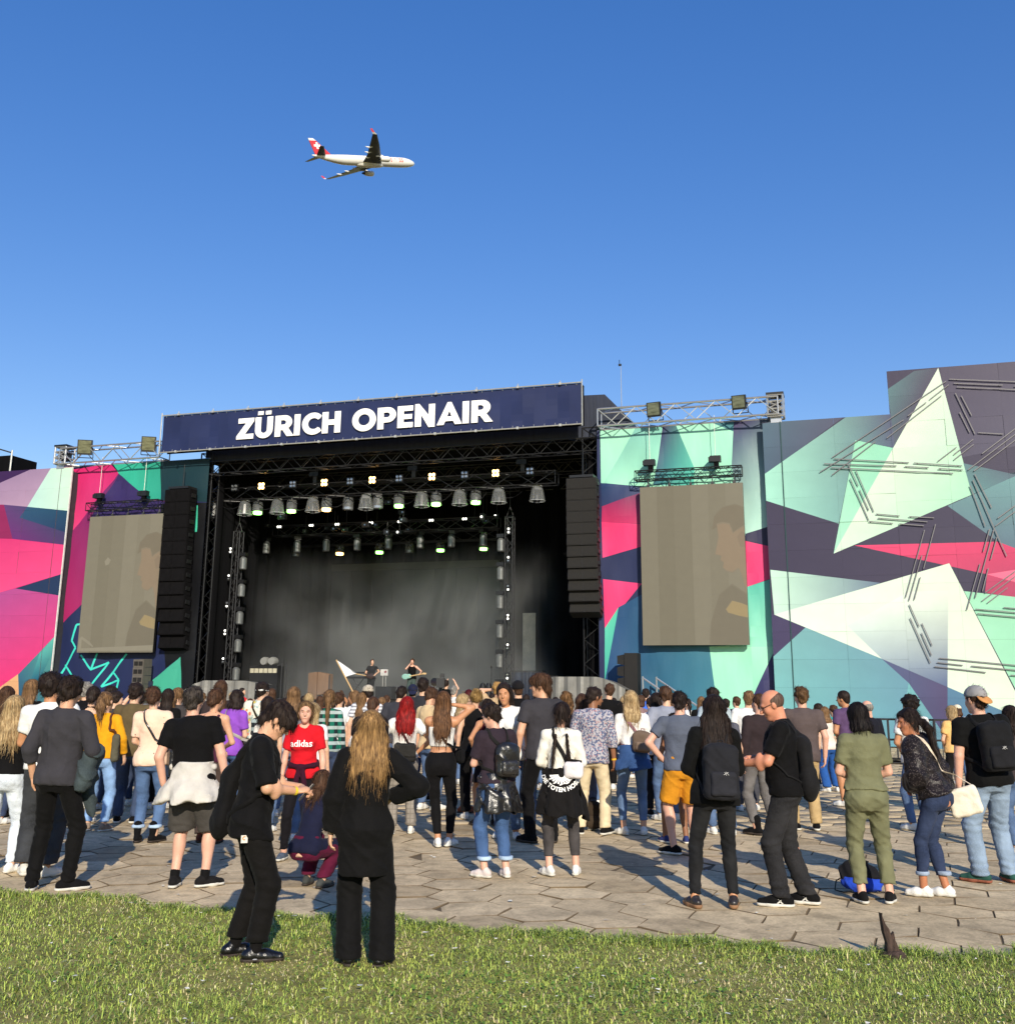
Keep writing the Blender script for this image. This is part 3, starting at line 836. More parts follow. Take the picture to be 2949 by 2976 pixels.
# roof: gabled dark skin behind the banner
g0 = sp(1700, 1131, 1.0); g1 = sp(1757, 1146, 1.0); g2 = sp(1835, 1222, 1.0); g3 = sp(1835, 1262, 1.0)
xr = g0[0] - cx
prof = [(g3[0] - cx, zb - .2), (g2[0] - cx, g2[1]), (g1[0] - cx, g1[1]), (xr, zt - .15), (-xr - 1.0, zt - .15), (-xr - 1.2, zt - .3), (-xr - 1.2, zb - .2)]
mb = MB()
n = len(prof)
outer = prof
for k in range(n):
    a, b = outer[k], outer[(k + 1) % n]
    if k == n - 1: continue
    mb.face([(a[0], 1.0, a[1]), (b[0], 1.0, b[1]), (b[0], 13.2, b[1]), (a[0], 13.2, a[1])])
mb.face([(x, 13.2, z) for x, z in outer]); mb.face([(x, 1.0, z) for x, z in reversed(outer)])
M_ROOF = mat('roof_skin', (40, 46, 62), k=.9, rough=.6, var=.2, vscale=1.5, bump=.5, bscale=2, stretch=(4, 4, .5))
roof = spart('roof', mb, M_ROOF)
mb = MB(); mb.box((0, 7.1, zb - .28), (sR - sL + .4, 12.2, .06)); mb.build('ceiling', M_BLK, roof)
# roof girder under the banner, seen from below
for d, z in ((.9, zb - .35), (4.5, zb - .4), (8.5, zb - .4)):
    truss('roof_truss', ['black lattice roof girder just under the banner edge', 'black lattice roof girder over the middle of the stage', 'black lattice roof girder deep under the stage roof'][int(d // 4)], (sL - .2, d, z - .25), (sR + .2, d, z - .25), .55, M_BLKM, 'roof girders', .03)

# banner
ban = sthing('banner', 'navy banner with white ZÜRICH OPENAIR lettering across the stage roof', 'banner', (bs0 + bs1) / 2, -.4, zb)
bw, bh = bs1 - bs0, zt - zb
bcx = (bs0 + bs1) / 2
mb = MB(); NB = 40
def bb(u, v): return .035 * math.sin(u * 9 + 2 * v) * math.sin(3.1 * v) + .02 * math.sin(u * 23 + v * 5) * (1 - v)
for i in range(NB):
    for j in range(6):
        q = []
        for a, b in ((i, j), (i + 1, j), (i + 1, j + 1), (i, j + 1)):
            u, v = a / NB, b / 6
            q.append(((u - .5) * (bw - .1), bb(u * 6, v), .04 + v * (bh - .08)))
        mb.face(q)
o = mb.build('cloth', M_NAVY, ban, smooth=True)
mb = MB(); mb.box((0, .5, bh / 2), (bw - .1, .05, bh - .1)); mb.box((0, .3, bh - .03), (bw - .1, .5, .05)); mb.build('cloth_back', M_BLK, ban)
mb = MB()
for z in (0, bh): mb.bar((-bw / 2, -.06, z), (bw / 2, -.06, z), .028)
for x in (-bw / 2, bw / 2): mb.bar((x, -.06, -.08), (x, -.06, bh + .12), .03)
mb.build('pipe_frame', M_STEEL, ban)
for i in range(11):
    x = -bw / 2 + bw * (i + .5) / 11
    for z in (0, bh):
        mb = MB(); mb.box((0, 0, 0), (.10, .10, .10)); mb.bar((0, 0, 0), (0, 0, .14 if z else -.0), .02)
        mb.build('pipe_clamp', M_STEEL, ban, loc=(x, -.075, z))
mb = MB()
for i in range(44):
    x = -bw / 2 + bw * (i + .5) / 44
    mb.bar((x, -.04, 0), (x, -.02, .12), .010, 4); mb.bar((x, -.04, bh), (x, -.02, bh - .10), .008, 4)
tag(mb.build('tie', M_STEEL, ban), kind='stuff')
# lettering: outlines in a unit box, cap height 1
def arc(cx_, cy_, rx, ry, a0, a1, n_=14):
    return [(cx_ + rx * math.cos(R(a0 + (a1 - a0) * i / n_)), cy_ + ry * math.sin(R(a0 + (a1 - a0) * i / n_))) for i in range(n_ + 1)]
T_ = .27
def letter(ch):
    """[(outline, holes)], advance"""
    if ch == 'Z': return [([(0, 0), (.80, 0), (.80, .24), (.40, .24), (.80, .84), (.80, 1), (.06, 1), (.06, .76), (.42, .76), (0, .15)], [])], .86
    if ch == 'U': return [([(0, 1), (0, .38)] + arc(.41, .38, .41, .40, 180, 360)[1:] + [(.82, 1), (.55, 1), (.55, .38)] + arc(.41, .38, .14, .15, 0, -180)[1:] + [(.27, 1)], [])], .92
    if ch == 'Ü':
        a, w_ = letter('U')
        return a + [([(.10, 1.10), (.36, 1.10), (.36, 1.28), (.10, 1.28)], []), ([(.46, 1.10), (.72, 1.10), (.72, 1.28), (.46, 1.28)], [])], w_
    if ch == 'R': return [([(0, 0), (T_, 0), (T_, .30), (.36, .30), (.56, 0), (.88, 0), (.62, .38)] + arc(.44, .67, .34, .33, -55, 90) + [(0, 1)], [[(T_, .56), (.40, .56)] + arc(.40, .66, .10, .10, -90, 90, 8) + [(.40, .77), (T_, .77)]])], .88
    if ch == 'P': return [([(0, 0), (T_, 0), (T_, .30), (.42, .30)] + arc(.44, .65, .36, .35, -90, 90) + [(0, 1)], [[(T_, .54), (.42, .54)] + arc(.42, .65, .11, .11, -90, 90, 8) + [(T_, .76)]])], .86
    if ch == 'I': return [([(0, 0), (T_, 0), (T_, 1), (0, 1)], [])], .36
    if ch == 'C':
        o_ = arc(.50, .50, .50, .52, 42, 318, 26); i_ = arc(.52, .50, .25, .26, 318, 42, 20)
        return [(o_ + [(.80, .27)] + i_ + [(.80, .73)], [])], .90
    if ch == 'H': return [([(0, 0), (T_, 0), (T_, .38), (.55, .38), (.55, 0), (.82, 0), (.82, 1), (.55, 1), (.55, .63), (T_, .63), (T_, 1), (0, 1)], [])], .91
    if ch == 'O': return [(arc(.52, .50, .52, .53, 0, 350, 35), [arc(.52, .50, .25, .26, 0, 345, 23)])], 1.10
    if ch == 'E': return [([(0, 0), (.66, 0), (.66, .24), (T_, .24), (T_, .39), (.62, .39), (.62, .61), (T_, .61), (T_, .76), (.66, .76), (.66, 1), (0, 1)], [])], .74
    if ch == 'N': return [([(0, 0), (T_, 0), (T_, .52), (.58, -.05), (.84, -.05), (.84, 1), (.58, 1), (.58, .50), (.18, 1.04), (0, 1.04)], [])], .92
    if ch == 'A': return [([(0, 0), (.29, 0), (.36, .16), (.68, .16), (.75, 0), (1.04, 0), (.60, 1.02), (.44, 1.02)], [[(.43, .37), (.61, .37), (.52, .62)]])], 1.06
    return [], .42
def fill2d(outline, holes, depth):
    cu = bpy.data.curves.new('tmp', 'CURVE'); cu.dimensions = '2D'; cu.fill_mode = 'BOTH'; cu.extrude = depth
    for pl in [outline] + holes:
        s_ = cu.splines.new('POLY'); s_.points.add(len(pl) - 1); s_.use_cyclic_u = True
        for p, (x, y) in zip(s_.points, pl): p.co = (x, y, 0, 1)
    ob = bpy.data.objects.new('tmp', cu); COL.objects.link(ob)
    dg = bpy.context.evaluated_depsgraph_get(); dg.update()
    me = bpy.data.meshes.new_from_object(ob.evaluated_get(dg))
    bpy.data.objects.remove(ob); bpy.data.curves.remove(cu)
    return me
tx0 = sp(690, 1260, -.4)[0] - bcx; tx1 = sp(1434, 1195, -.4)[0] - bcx
txt = 'ZÜRICH OPENAIR'
adv = sum(letter(c)[1] for c in txt)
sc_x = (tx1 - tx0) / adv
z0t = sp(700, 1278, -.4)[1] - zb; ch_h = sp(695, 1219, -.4)[1] - sp(695, 1279, -.4)[1]
pen = tx0
for ch in txt:
    pls, w_ = letter(ch)
    for k, (ol, ho) in enumerate(pls):
        me = fill2d([(x * sc_x, y * ch_h) for x, y in ol], [[(x * sc_x, y * ch_h) for x, y in h] for h in ho], .008)
        me.materials.append(M_WHT)
        link('letter' if k == 0 else 'letter_dot', me, ban, (pen, -.075, z0t), (R(90), 0, 0))
    pen += w_ * sc_x

# towers at both sides of the opening
for px, lab in ((1722, 'black lattice tower at the right side of the stage opening'), (590, 'black lattice tower at the left side of the stage opening')):
    s = sp(px, 1650, 1.3)[0]
    lm = sthing('cable_loom', 'thick black cable loom inside the %s lattice tower' % ('right' if px > 1000 else 'left'), 'cables', s, 1.3, 0, 'cable looms')
    for k in range(4):
        mb = MB(); mb.tube([(.11 * math.cos(k * 1.6 + z * .5), .11 * math.sin(k * 1.6 + z * .5), z) for z in np.linspace(0, zb, 16)], .085, 7); mb.build('cable', M_BLK, lm, smooth=True)
    truss('truss_tower', lab, (s, 1.3, 0), (s, 1.3, zb + .2), .62, M_BLKM, 'stage towers', .035, bays=26)

# line arrays
def line_array(px0, px1, py0, py1, d, nbox, label, curve, mc=None):
    s0_, zt_ = sp((px0 + px1) / 2, py0, d); zbm = sp((px0 + px1) / 2, py1, d)[1]
    wd = sp(px1, (py0 + py1) / 2, d)[0] - sp(px0, (py0 + py1) / 2, d)[0]
    s0_ = sp((px0 + px1) / 2, (py0 + py1) / 2, d)[0]
    root = sthing('line_array', label, 'loudspeaker array', s0_, d, zbm, 'hanging loudspeaker arrays')
    Ht = zt_ - zbm; bhh = Ht / nbox
    y = 0; ang = 0; z = Ht
    fr = MB(); fr.box((0, .1, Ht + .08), (wd * .8, .7, .10)); fr.bar((0, .1, Ht + .1), (0, .1, Ht + 1.2), .02); fr.build('flying_frame', M_BLKM, root)
    for k in range(nbox):
        ang = curve * (k / nbox) ** 2.2
        c = Vector((0, y + .3 * math.sin(ang) * 0, z - bhh / 2))
        rot = Matrix.Rotation(-ang, 3, 'X')
        mb = MB(); mb.box((0, 0, 0), (wd, .55, bhh * .97))
        o = mb.build('cabinet', mc or M_CAB, root); o.location = c; o.rotation_euler = (-ang, 0, 0)
        for sx in (-1, 1):
            gm = MB(); gm.box((sx * wd * .25, -.278, 0), (wd * .44, .02, bhh * .84)); gm.build('grille', mc or M_GRILL, o)
        for sx in (-1, 1):
            hm_ = MB(); hm_.box((sx * (wd / 2 + .02), .0, 0), (.05, .3, bhh * .3)); hm_.build('rigging_plate', M_BLKM, o)
        z -= bhh * math.cos(ang); y += bhh * math.sin(ang)
    return root
line_array(1651, 1738, 1392, 1790, -.3, 12, 'long black loudspeaker array hanging at the right of the stage', .42)
line_array(472, 545, 1425, 1890, -.1, 12, 'long black loudspeaker array hanging beside the left screen', .30, mat('loudspeaker_scrim', (15, 14, 15), k=1, rough=.9, spec=.1, var=.2))

# screens
SC_COL = {}
def screen(q, label, face_flip, rig):
    (x0, y0), (x1, y1), (x2, y2), (x3, y3) = q
    d = .02
    a, b, c, e = sp(x0, y0, d), sp(x1, y1, d), sp(x2, y2, d), sp(x3, y3, d)
    s0_ = (a[0] + e[0]) / 2; s1_ = (b[0] + c[0]) / 2; z1_ = (a[1] + b[1]) / 2; z0_ = (c[1] + e[1]) / 2
    root = sthing('video_screen', label, 'screen', (s0_ + s1_) / 2, d, z0_, 'video screens beside the stage')
    w_, h_ = s1_ - s0_, z1_ - z0_
    mb = MB(); mb.box((0, .09, h_ / 2), (w_, .16, h_)); mb.build('housing', M_BLKM, root)
    def scr(name, c, e_=.35):
        SC_COL[name] = c
        return mat(name, c, k=.48, rough=.6, spec=.25, var=.03, vscale=3, emit=c, estr=e_ * .55)
    ncol = 6
    for i in range(ncol):
        xa = -w_ / 2 + w_ * i / ncol
        sh = [0, -7, -4, 4, 0, 5][i] + (3 if face_flip else 0)
        m_ = scr('screen_picture_%d_%d' % (i, face_flip), (136 + sh, 130 + sh, 112 + sh))
        for j in range(10):
            mb = MB(); mb.box((xa + w_ / ncol / 2, 0, h_ * (j + .5) / 10), (w_ / ncol - .0008, .02, h_ / 10 - .0008)); mb.build('led_tile', m_, root)
    # picture: a face in profile at the right edge, a sleeve below
    def pic(name, pts, m_, off):
        cu = sum(p[0] for p in pts) / len(pts); cv = sum(p[1] for p in pts) / len(pts)
        base_ = (138, 132, 114); c1 = SC_COL[m_.name]
        for k_, (f_, mix_) in enumerate(((1.07, .3), (1.035, .62), (1.0, 1.0))):
            cc_ = tuple(int(a + (b - a) * mix_) for a, b in zip(base_, c1)); mm_ = m_ if mix_ == 1 else scr('%s_soft_%d' % (m_.name, k_), cc_)
            mb = MB(); mb.face([(-w_ / 2 + min(max(cu + (u - cu) * f_, .004), .999) * w_, -.0105 - off - .0003 * k_, min(max(cv + (v - cv) * f_, .004), .996) * h_) for u, v in pts]); mb.build(name, mm_, root)
    skin = scr('screen_skin', (152, 135, 113)); hair = scr('screen_hair', (131, 122, 104)); shirt = scr('screen_dark', (128, 121, 104)); gold = scr('screen_gold', (166, 148, 110)); lite = scr('screen_light', (152, 146, 128))
    pic('picture_light', [(.64, .0), (1, .0), (1, .30), (.86, .36), (.74, .30), (.66, .14)], shirt, .000)
    pic('picture_hair', [(.70, .71), (.72, .79), (.80, .845), (.92, .86), (1, .84), (1, .60), (.92, .62), (.88, .72), (.80, .745)], hair, .001)
    pic('picture_face', [(.745, .735), (.80, .745), (.86, .735), (.89, .68), (.93, .70), (1, .72), (1, .30), (.96, .42), (.93, .47), (.87, .445), (.815, .455), (.785, .475), (.795, .505), (.765, .52), (.775, .545), (.72, .555), (.735, .60), (.755, .66)], skin, .002)
    pic('picture_ear', [(.93, .66), (.97, .69), (1, .68), (1, .60), (.955, .60)], scr('screen_ear', (145, 129, 109)), .003)
    pic('picture_sleeve', [(.80, .215), (.86, .265), (.94, .25), (1, .235), (1, .165), (.92, .175), (.82, .195)], gold, .003)
    if face_flip:
        pic('picture_glow', [(.26, .66), (.30, .69), (.34, .67), (.32, .64), (.28, .63)], lite, .002)
        pic('picture_stem', [(.02, .02), (.02, .10), (.05, .115), (.16, .075), (.21, .045), (.20, .04), (.05, .095), (.05, .02)], lite, .002)
        pic('picture_strip', [(.02, .012), (1, .012), (1, .05), (.02, .03)], lite, .001)
    # rigging above
    tz = z1_ + .35
    aa, bb_ = rig
    ta = (sp(aa, 1400, d)[0], d + .05, tz + .12); tb = (sp(bb_, 1400, d)[0], d + .05, tz + .12)
    truss('screen_truss', 'black lattice truss carrying the ' + ('left' if face_flip else 'right') + ' video screen', ta, tb, .36, M_BLKM, 'screen trusses', .025)
    for f in (.14, .76):
        s_ = ta[0] + (tb[0] - ta[0]) * f
        mt = sthing('chain_motor', 'black chain motor on the %s end of the %s screen truss' % ('left' if f < .5 else 'right', 'left' if face_flip else 'right'), 'motor', s_, d + .05, tz + .42, 'chain motors')
        mb = MB(); mb.box((0, 0, .22), (.42, .26, .24)); mb.box((-.16, 0, .2), (.2, .3, .18)); mb.build('motor_case', M_BLKM, mt)
        mb = MB(); mb.box((.03, 0, .0), (.18, .16, .24)); mb.build('chain_bag', M_BLK, mt)
        mb = MB(); mb.bar((0, 0, .3), (0, 0, ZR - tz - .2), .012, 5); mb.build('chain', M_STEEL, mt)
    for i in range(5):
        s_ = -w_ * .42 + w_ * .84 * i / 4
        mb = MB(); mb.bar((s_, .08, h_), (s_, .08, h_ + .36), .02, 5); mb.box((s_, .08, h_ + .06), (.1, .1, .08)); mb.build('hanger', M_DKM, root)
screen([(1859, 1415), (2157, 1404), (2178, 1873), (1868, 1877)], 'upright video screen on the mint tarpaulin right of the stage', 0, (1846, 2157))
screen([(264, 1503), (467, 1492), (453, 1895), (222, 1898)], 'upright video screen on the pink tarpaulin left of the stage', 1, (262, 470))

# aluminium side girders with floodlights
za = (sp(1760, 1240, .2)[1] + sp(2210, 1215, .2)[1]) / 2
zA = (sp(1760, 1195, .2)[1] + sp(2210, 1160, .2)[1]) / 2
hA = zA - za
a_s, b_s = sp(1742, 1220, .2)[0], sp(2262, 1190, .2)[0]
truss('side_truss', 'bright aluminium girder above the right tarpaulin', (a_s, .2, (za + zA) / 2), (b_s, .2, (za + zA) / 2), hA, M_ALU, 'aluminium side girders', .04, bays=9)
zl_, zh_ = sp(300, 1345, .2)[1], sp(300, 1300, .2)[1]
truss('side_truss', 'bright aluminium girder above the left tarpaulin', (sp(190, 1320, .2)[0], .2, (zl_ + zh_) / 2), (sp(480, 1310, .2)[0], .2, (zl_ + zh_) / 2), zh_ - zl_, M_ALU, 'aluminium side girders', .04, bays=7)
def tower_head(px, py0, py1, w_, label):
    s_, z1_ = sp(px, py0, .2); _, z0_ = sp(px, py1, .2)
    root = sthing('tower_head', label, 'tower head', s_, .2, z0_, 'tower heads')
    h_ = z1_ - z0_
    mb = MB(); H = w_ / 2
    for x in (-H, H):
        for y in (-H, H): mb.bar((x, y, 0), (x, y, h_), .045)
    for z in (.0, h_ * .35, h_ * .7, h_):
        for x in (-H, H): mb.bar((x, -H, z), (x, H, z), .04)
        for y in (-H, H): mb.bar((-H, y, z), (H, y, z), .04)
    for z in (0, h_ * .35): mb.bar((-H, -H, z), (H, -H, z + h_ * .35), .03); mb.bar((H, -H, z), (-H, -H, z + h_ * .35), .03)
    mb.build('frame', M_ALU, root)
    mb = MB(); mb.box((0, .1, h_ * .5), (w_ * .7, w_ * .5, h_ * .55)); mb.build('sleeve_block', M_DKM, root)
    mb = MB(); mb.box((0, 0, h_ + .05), (w_ * 1.15, w_ * 1.15, .09)); mb.build('cap_plate', M_BLKM, root)
    mb = MB(); mb.box((0, 0, -.12), (w_ * .7, w_ * .7, .24)); mb.build('mast_top', M_ALU, root)
tower_head(2252, 1152, 1214, .58, 'aluminium tower head at the outer end of the right girder')
tower_head(190, 1302, 1350, .62, 'aluminium tower head at the outer end of the left girder')
def floodlight(px, py, label, wpx, hpx, yaw):
    s_, z_ = sp(px, py, -.25); w_ = sp(px + wpx / 2, py, -.25)[0] - sp(px - wpx / 2, py, -.25)[0]; h_ = hpx * w_ / wpx
    root = sthing('floodlight', label, 'floodlight', s_, -.25, z_ - h_ / 2, 'floodlights on the girders')
    root.rotation_euler = (0, 0, -YAW + yaw)
    rt = Matrix.Rotation(R(8), 3, 'X')
    mb = MB(); mb.box((0, .0, h_ / 2), (w_, .14, h_), rt); mb.build('housing', M_BLKM, root)
    mb = MB(); mb.box((0, -.085, h_ / 2), (w_ * .84, .02, h_ * .84), rt); mb.build('glass', mat('flood_glass', (112, 118, 110), rough=.15, metal=.5, var=.5, vscale=3, stretch=(1, 1, 3)), root)
    mb = MB(); mb.bar((-w_ / 2 - .02, .05, h_ / 2), (-w_ / 2 - .02, .25, -.1), .02); mb.bar((w_ / 2 + .02, .05, h_ / 2), (w_ / 2 + .02, .25, -.1), .02); mb.bar((-w_ / 2 - .02, .25, -.1), (w_ / 2 + .02, .25, -.1), .02); mb.build('bracket', M_DKM, root)
floodlight(1900, 1190, 'square floodlight on the right girder, nearest the stage roof', 41, 42, R(-8))
floodlight(2147, 1169, 'square floodlight on the right girder, nearest its tower head', 42, 42, R(-8))
floodlight(247, 1300, 'square floodlight on the left girder, nearest its tower head', 34, 36, R(28))
floodlight(432, 1291, 'square floodlight on the left girder, nearest the stage roof', 34, 38, R(28))
# lightning rod
a = sp(1806, 1195, 2); b = sp(1797, 1062, 2)
lr_ = sthing('lightning_rod', 'thin pale lightning rod rising behind the stage roof', 'rod', a[0], 2, a[1] - 1.0)
mb = MB(); mb.bar((0, 0, 0), (0, 0, b[1] - a[1] + 1), .022, 6, .012); mb.build('pole', M_STEEL, lr_)
mb = MB(); mb.box((-.04, 0, b[1] - a[1] + 1.02), (.12, .08, .08)); mb.bar((-.06, 0, b[1] - a[1] + 1.0), (-.06, 0, b[1] - a[1] + 1.25), .015); mb.build('sensor', M_BLKM, lr_)
# dark tent corner beyond the left wall
a = sp(0, 1372, 6); b = sp(38, 1322, 6)
tc_ = sthing('stage_tent', 'dark tent corner with a white pole rising behind the left wall', 'tent', b[0] - 1.5, 6, 0)
mb = MB(); mb.box((-1.2, 1, b[1] / 2), (5.2, 2, b[1] - .02)); mb.build('dark_cloth', M_BLK, tc_)
mb = MB(); mb.bar((1.5, -.1, 0), (1.5, -.1, b[1] + .25), .05); mb.build('pole', M_STEEL, tc_)
mb = MB(); mb.bar((1.5, -.1, b[1] + .1), (-1.2, -.1, b[1] + .9), .04); mb.bar((-1.4, -.1, b[1]), (.6, -.1, b[1] - 2.5), .04); mb.build('brace', M_DKM, tc_)
# ------------------------------------------------------------------ lights on the stage
def cbar(mb, *a, **k): mb.bar(*a, **k); return mb
def make_moving_head(kind):
    """moving head hanging down from its base, inside a clear rain dome; origin at the clamp"""
    t = thing('moving_light', 'x', 'stage light')
    mb = MB(); mb.box((0, 0, -.12), (.36, .30, .16)); mb.bar((0, 0, -.05), (0, 0, .12), .03); mb.build('base', M_DIRTY, t)
    if kind == 'wash':
        mb = MB(); mb.lathe([(.16, -.56), (.20, -.50), (.20, -.34), (.12, -.24)], n=14); mb.build('head', M_DIRTY, t)
        mb = MB(); mb.lathe([(.18, -.63), (.20, -.60), (.20, -.50)], n=14); mb.build('lens', M_LENS, t)
        mb = MB(); mb.lathe([(.24, -.62), (.245, -.20), (.20, -.06)], n=18, cap=False); mb.build('rain_dome', M_GLASS, t)
    else:
        mb = MB(); mb.lathe([(.11, -.78), (.13, -.70), (.13, -.46), (.09, -.36)], n=12); mb.build('head', M_DIRTY, t)
        mb = MB(); mb.lathe([(.10, -.80), (.11, -.77)], n=12); mb.build('lens', M_LENS, t)
        mb = MB(); mb.lathe([(.37, -.70), (.36, -.68), (.28, -.20), (.22, -.02)], n=18, cap=False); mb.build('rain_dome', M_GLASS, t)
        for R_, z_ in ((.37, -.70), (.22, -.02)):
            mb = MB(); mb.tube([(R_ * math.cos(R(20 * k)), R_ * math.sin(R(20 * k)), z_) for k in range(19)], .011, 4); mb.build('dome_rim', mat('dome_rim', (190, 195, 195), rough=.2, var=0), t)
    for sx in (-1, 1):
        mb = MB(); mb.box((sx * .19, 0, -.30), (.05, .12, .30)); mb.build('yoke_arm', M_DIRTY, t)
    return t
ordn = ['first', 'second', 'third', 'fourth', 'fifth', 'sixth', 'seventh', 'eighth', 'ninth', 'tenth', 'eleventh', 'twelfth', 'thirteenth', 'fourteenth']
FT = 2.2            # front light truss depth
fa = sp(545, 1452, FT); fb = sp(1618, 1382, FT)
fz = (fa[1] + fb[1]) / 2
truss('light_truss', 'long black front truss carrying bell-shaped rain domes', (fa[0], FT, fz), (fb[0], FT, fz), .55, M_BLKM, 'light trusses', .03, bays=20)
spot0 = make_moving_head('spot'); wash0 = make_moving_head('wash')
spot0_used = wash0_used = False
def place_light(proto, px, py, d, label, group, sc_=1.0, lens=None, z=None):
    o = copy_tree(proto)
    s_, zz = sp(px, py, d)
    zz = zz if z is None else z
    o.location = W(s_, d, zz); o.rotation_euler = (0, 0, rnd.uniform(0, 6)); o.scale = (sc_,) * 3
    o['label'] = label; o['group'] = group
    if lens is not None:
        for ch in o.children:
            if ch.name.startswith('lens'):
                ch.data = ch.data.copy(); ch.data.materials[0] = lens
    return o
for i, px in enumerate((624, 712, 806, 909, 1063, 1225, 1335, 1449, 1561)):
    place_light(spot0, px, 1470, FT, 'unlit spot in a clear bell-shaped rain dome, %s from the left on the front truss' % ordn[i], 'bell-domed spots on the front truss', .95, z=fz - .30)
for i, (px, m_, w_) in enumerate(((750, M_LGRN, 'green'), (848, M_LGRN, 'green'), (949, M_LAMB, 'amber'), (1012, None, 'unlit'), (1098, None, 'unlit'), (1159, M_LGRN, 'green'), (1267, M_LGRN, 'green'), (1382, M_LGRN, 'green'))):
    place_light(wash0, px, 1460, FT + .25, '%s wash light in a clear cylinder, %s of the cylinders on the front truss' % (w_, ordn[i]), 'cylinder-domed wash lights on the front truss', 1.0, m_, z=fz - .30)
def blinder(px, py, d, lit, label, cells=4, sc_=1.0, z=None):
    s_, zz = sp(px, py, d); zz = zz if z is None else z
    t = sthing('blinder_light', label, 'stage light', s_, d, zz, 'blinders on the trusses')
    h = .34 * sc_
    mb = MB(); mb.box((0, .05, 0), (h, .14, h if cells == 4 else h / 2)); mb.build('housing', M_DIRTY, t)
    for a in (-1, 1):
        for b in ((-1, 1) if cells == 4 else (0,)):
            mb = MB(); mb.lathe([(.055 * sc_, -.07), (.075 * sc_, -.03)], c=(a * h * .24, 0, b * h * .24), n=12, axis='y'); mb.build('lamp', M_LAMB if lit == 1 else (M_LWHT if lit == 2 else M_LENS), t)
for i, (px, lit) in enumerate(((605, 1), (683, 0), (761, 1), (852, 0), (943, 1), (1018, 0), (1082, 1), (1160, 0), (1255, 1), (1350, 0), (1440, 1), (1540, 0))):
    blinder(px, 1400, FT - .35, lit, '%s four-lamp blinder on the front truss, %s from the left' % ('glowing amber' if lit else 'unlit', ordn[i]), z=fz + .28)
for i, (px, py) in enumerate(((645, 1395), (916, 1380), (1202, 1366), (1518, 1340))):
    s_, z_ = sp(px, py, FT)
    mt = sthing('chain_motor', 'chain motor above the front light truss, %s from the left' % ordn[i], 'motor', s_, FT, fz + .35, 'chain motors')
    mb = MB(); mb.box((0, 0, .42), (.42, .26, .22)); mb.box((-.14, 0, .40), (.2, .3, .17)); mb.build('motor_case', M_BLKM, mt)
    mb = MB(); mb.box((.03, 0, .16), (.18, .16, .3)); mb.build('chain_bag', M_DKM, mt)
    mb = MB(); mb.bar((0, 0, .5), (0, 0, zb - fz - .7), .014, 5); mb.build('chain', M_DKM, mt)
# middle and rear trusses
MD = 5.6
ma = sp(800, 1548, MD); mb_ = sp(1450, 1515, MD); mz = (ma[1] + mb_[1]) / 2
truss('light_truss', 'black middle truss with hanging tube-shaped lamps deep in the stage', (ma[0], MD, mz), (mb_[0], MD, mz), .5, M_BLKM, 'light trusses', .03, bays=14)
tube0 = thing('tube_light', 'x', 'stage light')
m_ = MB(); m_.box((0, 0, -.1), (.34, .26, .16)); m_.build('base', M_DIRTY, tube0)
m_ = MB(); m_.lathe([(.15, -.80), (.17, -.76), (.17, -.30), (.10, -.2)], n=14); m_.build('head', mat('tube_lamp_grey', (110, 112, 112), k=1, rough=.3, metal=.4, var=.2), tube0)
for i, px in enumerate((777, 866, 950, 1040, 1130, 1222, 1312, 1405)):
    place_light(tube0, px, 1540, MD, 'grey tube-shaped lamp under the middle truss, %s from the left' % ordn[i], 'tube lamps under the middle truss', 1.0, z=mz - .28)
for i, px in enumerate((812, 905, 980, 1078, 1162, 1253, 1350)):
    blinder(px, 1530, MD - .3, 2, 'small pair of white lamps on the middle truss, %s from the left' % ordn[i], cells=2, sc_=.8, z=mz + .18)
RD = 9.0
ra = sp(760, 1612, RD); rb = sp(1450, 1575, RD); rz = (ra[1] + rb[1]) / 2
truss('light_truss', 'black rear truss with glowing green lamps above the back screen', (ra[0], RD, rz + .5), (rb[0], RD, rz + .5), .5, M_BLKM, 'light trusses', .03, bays=14)
for i, (px, m_, w_) in enumerate(((860, None, 'unlit'), (988, M_LAMB, 'amber'), (1103, M_LGRN, 'green'), (1190, None, 'unlit'), (1280, M_LGRN, 'green'), (1405, M_LGRN, 'green'))):
    place_light(wash0, px, 1585, RD, '%s wash light on the rear truss, %s from the left' % (w_, ordn[i]), 'wash lights on the rear truss', .95, m_, z=rz + .32)
